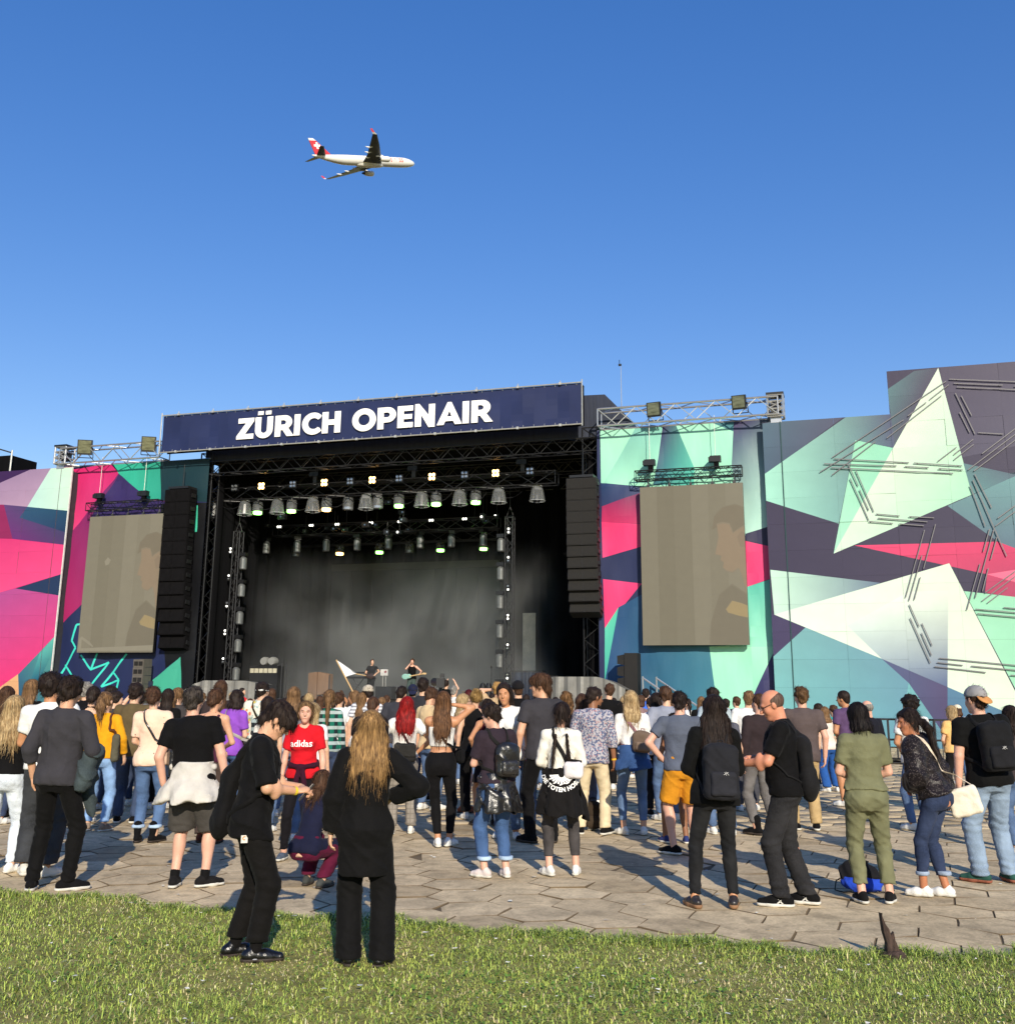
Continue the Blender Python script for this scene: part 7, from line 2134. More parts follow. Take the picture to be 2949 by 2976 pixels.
def backpack(label, c, w=.28, hgt=.40, dp=.15, z=1.22, x=0.0, pat=None, tilt=0, strapc=None, pocket=True, one=False, logo=False):
    def f(I):
        T, Rt, h = I['T'], I['Rt'], I['h']; sc_ = I['S'].get('w', 1)
        yb = -(np.interp(z, TZ, I['tb']) + .02 + dp / 2 + .02)
        at = T(x, yb, z - hgt / 2); r, o = bag_root(I, 'backpack', label, 'backpack', at)
        Rb = Rt @ ry(R(tilt))
        G = Grp(); G.u(P_box(T(x, yb, z), (w / 2, dp / 2, hgt / 2), Rb, .055), .02); G.u(P_el(T(x, yb, z + hgt * .22), (w * .47, dp * .55, hgt * .32), Rb), .04)
        G.disp = wrinkle(.006, .9, I['seed'] + 3); put_at('bag_body', G.mesh(h), cloth(c, pat), r, o)
        if pocket:
            G = Grp(); c2 = T(x, yb, z) + Rb @ V3(0, -dp * .48, -hgt * .20); G.u(P_box(c2, (w * .38, .035, hgt * .22), Rb, .03), .01); G.disp = wrinkle(.004, 1, I['seed']); put_at('pocket', G.mesh(h), cloth(tuple(min(255, int(v * 1.15) + 3) for v in c), pat), r, o)
        mb = MB(); a = T(x, yb, z) + Rb @ V3(0, 0, hgt / 2)
        mb.tube([tuple(a + Rb @ V3(-.03, .0, -.01) - o), tuple(a + Rb @ V3(-.02, 0, .035) - o), tuple(a + Rb @ V3(.02, 0, .035) - o), tuple(a + Rb @ V3(.03, 0, -.01) - o)], .006, 6); mb.build('handle', cloth(strapc or c), r)
        for s in ((-1, 1) if not one else (one,)):
            P = [T(x + s * w * .22, yb + dp * .35, z + hgt * .46), T(s * .085, -.10, 1.40), T(s * .095, -.02, 1.47), T(s * .11, .09, 1.38), T(s * .13, .10, 1.24), T(s * .17, .0, 1.12), T(x + s * w * .4, yb + dp * .4, z - hgt * .40)]
            Q = surf_path(I, P, .012, [I['TG']] if I['TG'] else None, 30); ribbon(Q - o, .035, cloth(strapc or c), r, 'strap', dict(T=lambda a_, b_, c_: I['T'](a_, b_, c_) - o))
        if logo:
            mb = MB(); c2 = T(x, yb, z) + Rb @ V3(.01, -dp * .48 - .045, -hgt * .02)
            for a1, b1 in (((-.02, -.01), (.02, .012)), ((-.012, .012), (.004, -.016)), ((.0, .014), (.024, -.012))): mb.bar(tuple(c2 + Rb @ V3(a1[0], 0, a1[1]) - o), tuple(c2 + Rb @ V3(b1[0], 0, b1[1]) - o), .003, 4)
            tag(mb.build('emblem', cloth((190, 188, 184)), r), kind='stuff')
    return f
def shoulder_bag(label, c, side, w=.28, hgt=.24, dp=.10, z=.98, y=-.05, cross=False, pat='leather', strapc=None, strapw=.022, x=None, name='handbag', round_=.04, flap=False, rot=0, ring=False):
    """bag at the hip; strap from the same or (cross) the opposite shoulder"""
    def f(I):
        T, Rt, h = I['T'], I['Rt'], I['h']; s = 1 if side == 'R' else -1
        xx = (np.interp(z, TZ, I['ta']) + .045 + dp * .4) * s if x is None else x
        at = T(xx, y, z - hgt / 2); r, o = bag_root(I, name, label, 'bag', at)
        Rb = Rt @ rz_(R(rot if x is not None else s * -70)); G = Grp(); G.u(P_box(T(xx, y, z), (w / 2, dp / 2, hgt / 2), Rb, round_), .02); G.disp = wrinkle(.005, .9, I['seed']); put_at('bag_body', G.mesh(h), cloth(c, pat), r, o)
        if flap:
            G = Grp(); G.u(P_box(T(xx, y, z + hgt * .12) + Rb @ V3(0, -dp * .5, 0), (w * .5, .015, hgt * .36), Rb, .014), .01); put_at('flap', G.mesh(h), cloth(tuple(min(255, int(v * 1.2) + 3) for v in c), pat), r, o)
        ss = -s if cross else s
        P0 = T(xx, y, z) + Rb @ V3(-w * .42, 0, hgt * .45); P1 = T(xx, y, z) + Rb @ V3(w * .42, 0, hgt * .45)
        if cross: path = [P0 if P0[1] < P1[1] else P1, T(s * .06, -.13, 1.16), T(ss * .05, -.12, 1.34), T(ss * .085, -.02, 1.475), T(ss * .05, .13, 1.33), T(s * .06, .13, 1.14), P1 if P0[1] < P1[1] else P0]
        else: path = [P0 if P0[1] < P1[1] else P1, T(s * .12, -.12, 1.28), T(s * .10, -.06, 1.44), T(s * .105, -.01, 1.465), T(s * .12, .08, 1.36), T(s * .16, .06, 1.15), P1 if P0[1] < P1[1] else P0]
        Q = surf_path(I, path, .010, [I['TG']] if I['TG'] else None, 30); ribbon(Q - o, strapw, cloth(strapc or c, pat), r, 'strap', dict(T=lambda a_, b_, c_: I['T'](a_, b_, c_) - o))
    return f
def slack_bag(label, c, side=1, z=1.02, big=1.0, y=-.19, x=.06, two=False):
    """soft bag hanging from one shoulder: narrow gathered top, sagging bottom"""
    def f(I):
        T, Rt, h = I['T'], I['Rt'], I['h']; at = T(x, y, z - .2); r, o = bag_root(I, 'shoulder_bag', label, 'bag', at); G = Grp()
        G.u(P_el(T(x, y, z - .12), (.155 * big, .085 * big, .150 * big), Rt), .05); G.u(P_el(T(x, y + .01, z + .08), (.120 * big, .070 * big, .18 * big), Rt), .06)
        G.u(P_rc(T(x * .9, y + .03, z + .20), T(side * .10, -.12, 1.40), .075 * big, .025), .06)
        G.disp = wrinkle(.010, .7, I['seed'] + 4, .6); put_at('bag_body', G.mesh(h), cloth(c), r, o)
        for s in ((side,) if not two else (-1, 1)):
            Q = surf_path(I, [T(s * .10, -.12, 1.38), T(s * .10, -.03, 1.47), T(s * .115, .08, 1.38), T(s * .15, .08, 1.2), T(s * .17, -.02, 1.05), T(x + s * .10, y + .05, z - .12)], .012, [I['TG']], 26)
            ribbon(Q - o, .014 if two else .03, cloth(c), r, 'strap', dict(T=lambda a_, b_, c_: I['T'](a_, b_, c_) - o))
    return f
def decal(me, I, m, name, grp='TG', front=True, cx=0.0, cz=1.25, off=.004, arc=0.0, frame='T'):
    """flat lettering laid onto the front (or back) of a garment; me lies in its xy plane"""
    G = I[grp] if isinstance(grp, str) else grp; n = len(me.vertices); co = np.zeros(n * 3); me.vertices.foreach_get('co', co); co = co.reshape(-1, 3)
    s = 1 if front else -1
    x, z = co[:, 0], co[:, 1]
    if arc:
        th = x / arc; zz = z; x = (arc + zz) * np.sin(th) if arc < 0 else (arc - zz) * np.sin(th); z = ((arc - zz) * -np.cos(th) + arc) if arc > 0 else zz
    X = (cx + x * (-1 if front else 1)); Z = cz + z
    y = np.full(n, .55 * s)
    fr = (lambda a, b, c: np.stack([I['T'](p, q, r_) for p, q, r_ in zip(a, b, c)]))
    lo_ = np.zeros(n); hi = np.full(n, .6)
    ys = np.linspace(.45, -.1, 120)
    best = np.full(n, np.nan)
    for yv in ys:
        P = fr(X, np.full(n, yv * s), Z); d = G.ev(P); hit = (d < off) & np.isnan(best); best[hit] = yv
    best = np.where(np.isnan(best), .12, best)
    P = fr(X, (best + off) * s, Z)
    me.vertices.foreach_set('co', P.astype(f32).ravel()); me.materials.clear(); me.materials.append(m); me.update()
    return link(name, me, I['root'])
# ------------------------------------------------------------------ the crowd
BLK = (17, 16, 17); WHT = (240, 238, 232); JEAN = (82, 104, 138); DJ = (48, 60, 86); LJ = (176, 196, 214); GRY = (88, 86, 84)
SK = (226, 172, 138); SKT = (204, 146, 106); SKB = (150, 102, 72); SKP = (232, 178, 152)
DK = dict(c=(34, 25, 22), c2=(66, 52, 44)); BR = dict(c=(62, 42, 30), c2=(112, 80, 58)); LB = dict(c=(96, 70, 48), c2=(172, 132, 90)); BL = dict(c=(166, 130, 86), c2=(236, 206, 154)); GR = dict(c=(120, 114, 106), c2=(190, 184, 174)); RED = dict(c=(110, 14, 18), c2=(196, 44, 40))
def hr(st, col, **k): return dict(st=st, **col, **k)
def tee(c, **k): return dict(dict(c=c, sleeve=.62, hem=.87, loose=.016), **k)
def ls(c, **k): return dict(dict(c=c, sleeve=1.95, hem=.88, loose=.016, name='sweater'), **k)
def tank(c, **k): return dict(dict(c=c, sleeve=0, hem=.90, loose=.006, scoop=.9), **k)
def jn(c=JEAN, kind='jeans', **k): return dict(dict(kind=kind, c=c, pat='denim'), **k)
def tr(c=BLK, kind='straight', **k): return dict(dict(kind=kind, c=c), **k)
SNK = dict(c=WHT); SNB = dict(c=BLK); BOOT = dict(c=BLK, boot=1, sm=M_RUBD); LSH = dict(c=(20, 19, 19), pat='leather', sm=M_RUBD)
def thing_local(I, name, label, cat, at, group=None): return bag_root(I, name, label, cat, at, group)
def carried(name, label, cat, segs, c, pat=None, part='cloth', wr=.010, group=None, cuts=()):
    """cloth carried over an arm or shoulder: chain of tapered rolls"""
    def f(I):
        S_ = segs(I); at = S_[0][0]; r, o = bag_root(I, name, label, cat, at, group); G = Grp()
        for a, b, r1, r2 in S_: G.u(P_rc(a, b, r1, r2), .03)
        G.disp = wrinkle(wr, .8, I['seed'] + 2); put_at(part, G.mesh(I['h']), cloth(c, pat), r, o)
    return f
def phone(label, side='R', up=.03, m=None):
    def f(I):
        sh, e, wr, sg = I['arms'][side]; d = nv(wr - e); c = wr + d * .10 + V3(0, 0, up); r, o = bag_root(I, 'phone', label, 'phone', c, 'phones held in the crowd')
        Rb = I['Rt'] @ rx(R(-35)); mb = MB(); M3 = Matrix(Rb.tolist())
        mb.box((0, 0, 0), (.075, .009, .15), M3); mb.build('case', M_FRAME, r)
        mb = MB(); q = M3 @ Vector((0, -.006, 0)); mb.box(q, (.068, .003, .138), M3); mb.build('display', m or mat('phone_display', (40, 44, 52), k=1, rough=.1, var=0), r)
    return f
PEOPLE = []
def P(label, sex, yaw, top, bottom, hair, **k):
    PEOPLE.append(dict(label=label, sex=sex, yaw=yaw, top_=top, bottom=bottom, hair=hair, **k))
def F(x, y, ytop): return dict(feet_px=(x, y), ytop=ytop)
def Hp(x, y, d): return dict(head_px=(x, y), dist=d)

# --- the nearest figures
def b1_bits(I):
    r = I['root']
    mb = MB(); q = I['T'](.19, -.02, .80); mb.box(tuple(q), (.004, .045, .05)); o = mb.build('patch', mat('patch_white', (236, 226, 214)), r)
    mb = MB(); n = 10
    for k in range(8):
        a0, a1 = R(50 + k * 32), R(50 + (k + 1) * 32); c = q + V3(.004, 0, .006)
        p = [(c[0], c[1] + rr * math.cos(a), c[2] + rr * math.sin(a)) for a, rr in ((a0, .007), (a1, .007), (a1, .014), (a0, .014))]
        mb.face(p)
    mb.build('patch_emblem', mat('patch_orange', (222, 140, 70)), o)
P('person all in black in profile, looking down at own hands on the grass', 'm', -68, tee(BLK, sleeve=.95, loose=.034, hem=.80, wr=.007), tr((21, 19, 18), 'straight', hem=.13, loose=.012), hr('mop', DK),
  **F(707, 2790, 2056), hk=.955, hpitch=34, lean=7, L='phone', R='phone', face=1, skin=SK, shoes=dict(c=(16, 15, 15), pat='leather', sm=M_RUBD, sock=(20, 18, 18), sockf=.25), feet=((-.11, -.05, 8), (.10, .06, -10)),
  hdR=(-.3, .9, .25), curlR=.8, curlL=.8, extra=[wristband('R'), phone('dark phone in the hands of the person in black profile', 'R', .0), b1_bits,
  slack_bag('big slack black shoulder bag on the back of the person in profile', (19, 18, 18), 1, z=1.0, big=.86, x=-.02, y=-.20)])
P('woman in long black blazer with golden-brown hair, back turned on the grass', 'f', 4, dict(c=(18, 17, 17), sleeve=1.95, hem=.60, loose=.036, name='blazer', nobutt=1, slx=.012, wr=.006), tr((18, 17, 17), 'wide', hem=.05), hr('long', dict(c=(112, 80, 50), c2=(206, 162, 104)), len=.37, wd=.145, wave=.02, vol=.012, rib=.0026),
  **F(1052, 2803, 2064), w=1.0, L='down', R=((.03, .12, -.27), (.85, -.5, 0)), shoes=dict(c=(18, 17, 17), pat='leather', sm=M_RUBD, size=1.1), feet=((-.10, -.02, 12), (.14, -.06, -22)), glasses=dict(up=.09), hyaw=-8, side=1)
P('crouching child in navy top and maroon trousers between the two in black', 'f', -24, ls((28, 30, 52), hem=.84), tr((92, 24, 50), 'straight', hem=.11, loose=.02), hr('long', BR, len=.2),
  feet_px=(905, 2580), H=1.50, pel=(0, -.14, -.50), lean=24, feet=((-.13, .10, 12), (.12, .02, -12)), R='reach', L='reach', hpitch=0, shoes=dict(c=(70, 72, 70), sm=M_RUBD), w=.85)
# --- left block
P('blonde woman in black top and pale ripped jeans at the left edge', 'f', 6, tee(BLK, hem=.97), jn((206, 214, 222), 'jeans', hem=.10), hr('long', BL, len=.36, wd=.12, rib=.0026), **F(-8, 2535, 2020), R='hip', L='down', shoes=SNK, w=1.02)
P('brunette in a mauve patterned top at the left edge behind the blonde', 'f', 0, tee((176, 150, 170), pat='rose'), jn(DJ), hr('long', BR, len=.30, vol=.01), **Hp(22, 1994, 15))
P('woman with long streaked hair, black blouse and black trousers at far left', 'f', -10, ls(BLK, sleeve=1.3), tr(BLK, 'wide', hem=.10), hr('long', LB, len=.42, wd=.10), **F(52, 2380, 1974), shoes=SNB)
P('man in white T-shirt with a black jacket slung on his shoulder', 'm', 0, tee(WHT, hem=.92, loose=.012), tr((50, 52, 56), 'wide', hem=.11, pat='denim'), hr('short', DK, th=.022, quiff=.01), **F(98, 2545, 1956), skin=SKT, L='phone', R='strap', shoes=dict(c=(225, 222, 212)), hyaw=-14,
  extra=[carried('jacket', 'black jacket slung over the shoulder of the man in white', 'jacket', lambda I: [(I['T'](.10, -.04, 1.49), I['T'](.17, -.10, 1.36), .05, .085), (I['T'](.17, -.10, 1.36), I['T'](.19, -.13, 1.08), .085, .10), (I['T'](.14, -.13, 1.10), I['T'](.22, -.12, .96), .07, .05), (I['T'](.10, -.04, 1.49), I['T'](.14, .12, 1.22), .05, .07)], BLK, group='jackets carried by hand')])
P('man in charcoal sweatshirt and black jeans with a jacket over his arm', 'm', -4, ls((60, 58, 62), hem=.86, loose=.018, sleeve=(1.45, 1.7), wr=.006), tr((16, 15, 15), 'jeans', hem=.07, bunch=.010), hr('short', DK, th=.020, quiff=.008), **F(142, 2588, 1967), skin=SK, L='pocket', R='jacket_arm', w=1.02, shoes=dict(c=BLK, stripe=[(-.02, .03)]), feet=((-.15, -.02, 18), (.15, .0, -50)),
  extra=[carried('jacket', 'dark teal denim jacket hanging over a forearm at the left', 'jacket', lambda I: [(I['arms']['R'][2] + V3(0, 0, .0), I['arms']['R'][1] + V3(0, .04, -.02), .065, .075), (I['arms']['R'][2], I['arms']['R'][2] + V3(-.05, -.05, -.22), .075, .10), (I['arms']['R'][1] + V3(-.02, .03, 0), I['arms']['R'][1] + V3(-.06, .0, -.26), .07, .085), (I['arms']['R'][2] + V3(-.05, -.05, -.22), I['arms']['R'][2] + V3(.02, -.04, -.50), .07, .055), (I['arms']['R'][2] + V3(-.02, -.04, -.1), I['arms']['R'][2] + V3(-.20, -.10, -.16), .06, .055)], (58, 68, 70), 'denim', wr=.014, group='jackets carried by hand')])
P('grey-haired man in dark top behind the charcoal sweatshirt', 'm', -6, tee(BLK), jn(DJ), hr('short', GR), **Hp(257, 1981, 17))
P('dark-haired woman in an open-backed black top near the mustard sweater', 'f', 5, tank(BLK, backopen=1.38, sleeve=.3), jn(), hr('updo', DK), **Hp(272, 1994, 15.2))
P('woman in a mustard sweater with a curly ponytail and light jeans', 'f', -4, ls((236, 164, 30), hem=.92, loose=.022, sleeve=1.8), jn((128, 160, 200), 'jeans', hem=.12), hr('pony', LB, len=.26, r=.05, curly=.009, z=.05), **F(275, 2415, 2012), R='relax', shoes=dict(c=(150, 130, 112)),
  extra=[shoulder_bag('grey and brown shoulder bag beside the mustard sweater', (92, 88, 72), 'R', w=.30, hgt=.36, dp=.10, z=1.05, y=-.10, pat=None, strapc=(92, 54, 34), strapw=.035)])
P('dark-haired man looking right behind the mustard sweater', 'm', -30, tee((196, 190, 186)), jn(DJ), hr('short', DK, th=.014), **Hp(318, 1993, 18.5), hyaw=-25)
P('man with curly dark hair left of the olive jacket', 'm', -40, tee((60, 60, 62)), jn(DJ), hr('short', DK, th=.018), **Hp(331, 2009, 16.8), hyaw=-25)
P('black-haired man in an olive jacket standing behind the mustard sweater', 'm', -8, ls((98, 84, 58), hem=.84, loose=.028, name='jacket'), jn((52, 66, 92), 'straight', hem=.08), hr('short', DK, th=.016), **F(362, 2392, 1985), L='front', R='front', shoes=SNB)
P('person holding a phone up with both hands to film the stage', 'm', 0, tee((92, 92, 96)), jn(DJ), hr('short', DK, th=.006), **Hp(417, 2006, 17.4), L='raise', R='raise', fine=0,
  extra=[phone('black phone held high to film the stage', 'R', .06)])
P('woman in a peach dotted top and blue jeans with a dark bun', 'f', -3, tee((250, 212, 184), pat='dots', hem=.86, loose=.016, straight=.6, sleeve=.8), jn((80, 106, 144), 'jeans', hem=.16, cuff=(168, 190, 214)), hr('updo', BR), **F(420, 2449, 1995), L='front', R='down', shoes=BOOT, feet=((-.09, 0, 10), (.10, .02, -30)),
  extra=[shoulder_bag('slouchy black leather bag on the hip of the peach-topped woman', (26, 24, 24), 'R', w=.34, hgt=.32, dp=.11, z=.88, y=-.07, cross=True, strapw=.026)])
P('dark long-haired woman in black right behind the peach top', 'f', 4, tee(BLK), tr(BLK), hr('long', DK, len=.28), **Hp(487, 2002, 17))
P('woman with a long light-brown ponytail left of the black T-shirt man', 'f', -6, tee((70, 66, 66)), jn(), hr('pony', LB, len=.24, r=.032), **Hp(521, 1998, 18))
P('man in black T-shirt and shorts with a grey sweatshirt tied round his waist', 'm', 0, tee((15, 14, 15), hem=.90, loose=.012, sleeve=.66), dict(kind='shorts', c=(74, 70, 66), f=.98, loose=.014), hr('short', dict(c=(38, 32, 28), c2=(96, 86, 78)), th=.012), **F(548, 2579, 1995), w=1.12, skin=SKP, L='down', R='down', shoes=dict(c=(28, 26, 26), sock=BLK, sockf=.10, stripe=[(-.03, .02), (.03, .06)]), feet=((-.135, 0, 4), (.13, .03, -48)),
  extra=[wristband('R'), tied_jacket((206, 200, 190), length=.36, flare=.13, waist=1.04, name='tied_sweatshirt')])
P('woman in a maroon sleeveless top with pinned-up brown hair', 'f', -10, tank((74, 34, 52), hem=.92, backopen=1.42), tr((78, 64, 58), 'straight', hem=.10), hr('updo', BR), **F(602, 2450, 2002), skin=SK, L='front', R='front', shoes=dict(c=(110, 60, 44), sm=M_RUBD))
P('woman with long wavy dark hair before the left grey sheet', 'f', -4, tee((60, 50, 50)), jn(DJ), hr('long', BR, len=.34, wave=.02), **Hp(640, 1977, 17))
P('woman in a purple T-shirt and jeans with dark bobbed hair', 'f', -16, tee((150, 84, 196), hem=.86, loose=.024, sleeve=.7), jn((62, 88, 128), 'jeans', hem=.16), hr('bob', DK, len=.15, wd=.11, curly=.006), **F(662, 2376, 2004), R='front', L='relax', shoes=BOOT,
  extra=[shoulder_bag('small bag on a pale grey strap across the purple T-shirt', (60, 56, 52), 'R', w=.2, hgt=.16, z=1.0, y=.10, cross=True, strapc=(170, 164, 152), strapw=.04, pat=None)])
P('person in bright red standing by the stage front at left', 'm', -70, tee((214, 48, 58)), tr((150, 40, 50)), hr('short', DK), **Hp(706, 1999, 33), z0=.35, L='out', R='reach')
P('dark-haired person in a red top near the left grey sheet', 'f', 0, tee((200, 40, 44)), tr(BLK), hr('bob', DK, len=.12), **Hp(706, 2021, 22))
P('man in a flowery pale shirt with a white headband', 'm', -8, tee((228, 214, 180), pat='hawaii', loose=.03, sleeve=.8), tr((60, 58, 56)), hr('short', DK, th=.014), **Hp(757, 1982, 17.5), hyaw=-16,
  extra=[shoulder_bag('small dark bag slung across the flowery shirt', (50, 46, 30), 'R', w=.18, hgt=.15, z=1.05, y=.1, cross=True, strapw=.03, pat=None), lambda I: put('headband', (lambda G: (G.u(P_el(I['Hd'](0, -.016, .012), (.096, .116, .030), I['Rh']), .005), G.mesh(.012))[1])(Grp()), cloth(WHT), I['root'])])
P('person with a brown bob just right of the flowery shirt', 'f', 0, tee((140, 130, 124)), jn(), hr('bob', BR, len=.12), **Hp(791, 2001, 24))
P('long dark-haired woman with white backpack cords behind the person in profile', 'f', -12, tee((58, 56, 60), pat='plaid'), jn(), hr('long', DK, len=.34), **Hp(785, 2024, 14.5), L='phone',
  extra=[backpack('white cord bag on the long dark-haired woman', (226, 220, 208), w=.30, hgt=.38, dp=.10, z=1.20, pocket=False, strapc=WHT)])
P('small dark head between the flowery shirt and the red T-shirt', 'f', 0, tee((210, 200, 196)), jn(), hr('bob', DK, len=.13), **Hp(822, 2029, 22))
P('woman with long straight brown hair left of the red T-shirt girl', 'f', -2, tee((170, 176, 190)), jn(), hr('long', LB, len=.38, wd=.11), **Hp(850, 1996, 16.2))
def adidas(I):
    me = text_mesh('adidas', .105, .0012, spacing=1.0); decal(me, I, M_WHT, 'shirt_lettering', 'TG', True, .0, 1.285)
P('smiling girl in a red T-shirt lettered adidas, facing the camera', 'f', 178, tee((214, 28, 40), hem=.90, loose=.018, sleeve=.72, scoop=.8), tr((24, 22, 26), 'skinny', hem=.12), hr('pony', dict(c=(96, 70, 46), c2=(170, 134, 92)), len=.2, th=.006), **F(862, 2497, 2036), face=1, fine=1, hyaw=12, skin=SKP, L='down', R='relax', shoes=dict(c=(84, 94, 110)),
  extra=[adidas, tied_jacket((58, 20, 38), length=.24, flare=.05, waist=1.05)])
P('blonde with a flower in her pinned hair behind the red T-shirt girl', 'f', 0, tee((226, 220, 214)), jn(), hr('bun', BL, z=.09), **Hp(905, 2015, 20))
P('blonde woman in a white T-shirt at the shoulder of the red T-shirt girl', 'f', -14, tee(WHT), jn(), hr('long', BL, len=.3, wd=.10), **Hp(912, 2042, 13.6), R='down')
P('woman in a green plaid shirt with a very long brown ponytail', 'f', 0, ls((30, 110, 90), pat='plaid', name='shirt'), jn(DJ), hr('pony', LB, len=.44, r=.036, z=.07), **Hp(955, 2004, 16.4))
P('short-haired man in a white T-shirt right of the green plaid shirt', 'm', -3, tee(WHT), jn(), hr('short', BR), **Hp(981, 2011, 19))
P('laughing woman turned left with sunglasses pushed up on her hair', 'f', 66, tee(WHT), jn(), hr('long', LB, len=.24), **Hp(1028, 2006, 20), face=1, glasses=dict(up=.085), R='raise', skin=SKT)
P('woman with long light-brown hair below the white flag', 'f', 0, tee((236, 232, 224)), jn(), hr('long', LB, len=.34), **Hp(1052, 2012, 18.6))
P('man in a beige cap and striped shirt below the white flag', 'm', -6, tee((226, 226, 228), pat='hstripes'), jn(), hr('short', DK), **Hp(1070, 1991, 18.6), cap=dict(c=(190, 178, 158)), hyaw=20)
P('man in a black tour T-shirt with cropped hair bending his head', 'm', -22, tee((18, 16, 21), loose=.03), jn((52, 70, 100)), hr('buzz', BR, th=.003), **Hp(1072, 2021, 14.0), hpitch=22, hyaw=20, skin=SKP, w=1.1, L='front')
P('woman with vivid red hair in white T-shirt and grey check trousers', 'f', 8, tee(WHT, hem=.98, loose=.016), tr((150, 142, 132), 'straight', hem=.10, pat='check'), hr('long', RED, len=.34, wd=.13, rib=.0026), **F(1161, 2425, 2024), L='out', R='hip', w=1.06, shoes=dict(c=(236, 230, 220)), skin=SKT,
  extra=[shoulder_bag('black crossbody bag on the back of the red-haired woman', (36, 35, 34), 'R', w=.30, hgt=.24, dp=.09, z=1.05, x=.02, y=-.20, rot=0, cross=True, pat=None, strapw=.03, flap=True)])
P('dark slick-haired man directly behind the red-haired woman', 'm', 0, tee((60, 60, 66)), jn(), hr('short', DK, th=.004), **Hp(1157, 1991, 18.5))
P('tall man in a dark grey T-shirt and navy jeans right of the red hair', 'm', -6, tee((50, 50, 54), loose=.022, hem=.86), jn((40, 54, 88), 'straight', hem=.08), hr('short', DK, th=.008), **F(1222, 2330, 1969), w=1.05, R='jacket_arm', L='front', shoes=SNB,
  extra=[carried('jacket', 'pale blue denim jacket hanging from the tall man in grey', 'jacket', lambda I: [(I['arms']['R'][2], I['arms']['R'][2] + V3(.03, .02, -.30), .07, .08), (I['arms']['R'][2] + V3(.03, .02, -.3), I['arms']['R'][2] + V3(-.02, .02, -.62), .075, .05)], (150, 182, 214), 'denim', group='jackets carried by hand')])
P('person in a navy cap behind the tall man in dark grey', 'm', 0, tee((40, 44, 60)), jn(), hr('short', DK), **Hp(1194, 1989, 22), cap=dict(c=(34, 38, 62), back=1))
P('man with short brown hair looking down right of the tall man', 'm', -40, tee((226, 196, 150)), jn(), hr('short', BR, th=.012), **Hp(1252, 1996, 17.2), hpitch=18, skin=SK)
P('woman in a white lace crop top with wavy half-up hair and black jeans', 'f', 2, dict(c=(238, 234, 224), sleeve=-1, hem=1.12, neck=1.34, loose=.004, scoop=.1, name='crop_top', wr=.003), tr((18, 17, 18), 'skinny', hem=.14, waist=1.06), hr('half', dict(c=(74, 48, 32), c2=(150, 108, 74)), len=.40, wd=.105, wave=.03), **F(1287, 2461, 2009), L='shoulder', R='hair', skin=SKT, shoes=SNK, feet=((-.06, -.02, 8), (.07, .04, -34)),
  extra=[shoulder_bag('small black crossbody bag of the woman in the lace crop top', (18, 17, 18), 'R', w=.22, hgt=.18, dp=.07, z=1.02, y=.0, cross=True, strapw=.03, pat=None)])
P('camera operator in black with a big camera at the stage front', 'm', -18, tee(BLK), tr(BLK), hr('short', DK), **Hp(1298, 1976, 31), z0=.45, L='raise', R='raise')
P('person in a white top behind the curly-haired woman, near the camera operator', 'm', -20, tee(WHT), jn(), hr('short', GR, th=.0), **Hp(1320, 1991, 25), z0=.15)
P('blonde with round glasses laughing in profile, black top and shorts', 'f', -66, tank(BLK, sleeve=.5), dict(kind='shorts', c=BLK, f=.45), hr('long', BL, len=.28, wd=.10), **F(1347, 2361, 2016), face=1, glasses=dict(m=M_GLASS), skin=SKP, R='front', shoes=dict(c=(150, 80, 50), sm=M_RUBD))
P('person with a messy blond bun in a black tank top', 'f', 0, tank(BLK), tr(BLK), hr('bun', dict(c=(120, 88, 50), c2=(210, 170, 104)), z=.11, curly=.006), **Hp(1386, 2001, 16))
P('dark red-haired head left of the messy bun', 'f', 0, tee((70, 30, 34)), jn(), hr('bob', dict(c=(60, 20, 22), c2=(110, 40, 40)), len=.12), **Hp(1358, 2004, 22))
P('woman with long dark curls and bare arms beside the laughing blonde', 'f', 28, tank((70, 20, 30), hem=.86), dict(kind='skirt', c=(30, 26, 28), len=.60), hr('long', DK, len=.44, wd=.12, curly=.008), **F(1418, 2400, 2032), L='hip', R='front', skin=SKT, shoes=BOOT)
P('woman in a plum T-shirt with leather jacket at the waist, reading her phone', 'f', 26, tee((52, 42, 50), hem=.95, loose=.022, sleeve=.78), jn((60, 88, 130), 'jeans', hem=.17, cuff=(168, 190, 214)), hr('short', DK, th=.012), **F(1440, 2550, 2054), w=1.10, hk=.975, hyaw=34, hpitch=20, face=1, L='phone', R='front', skin=SKP, shoes=dict(c=(226, 212, 206)), feet=((-.12, .02, 30), (.10, -.04, -8)), hdL=(-.5, .8, .2),
  extra=[tied_jacket((26, 25, 26), length=.42, flare=.055, waist=1.0, pat='leather', name='tied_leather_jacket'), phone('white-edged phone in the plum T-shirt woman\'s hand', 'L', .02, mat('phone_white', (220, 220, 224), rough=.2, var=0)),
         backpack('small black leather backpack on the plum T-shirt', (34, 33, 32), w=.26, hgt=.34, dp=.14, z=1.17, x=.04, pat='leather', tilt=4)])
P('smiling woman in round sunglasses, white top and pale blue shirt, facing the camera', 'f', 168, tee(WHT, sleeve=.7), jn(), hr('long', DK, len=.24, wd=.10), **Hp(1478, 1984, 14.0), face=1, glasses={}, skin=SKT, hyaw=8)
P('fair-haired person with a hand on the head before the stage', 'f', -10, tee((200, 170, 130)), jn(), hr('short', dict(c=(170, 120, 60), c2=(226, 180, 110))), **Hp(1445, 1981, 21), L='hair')
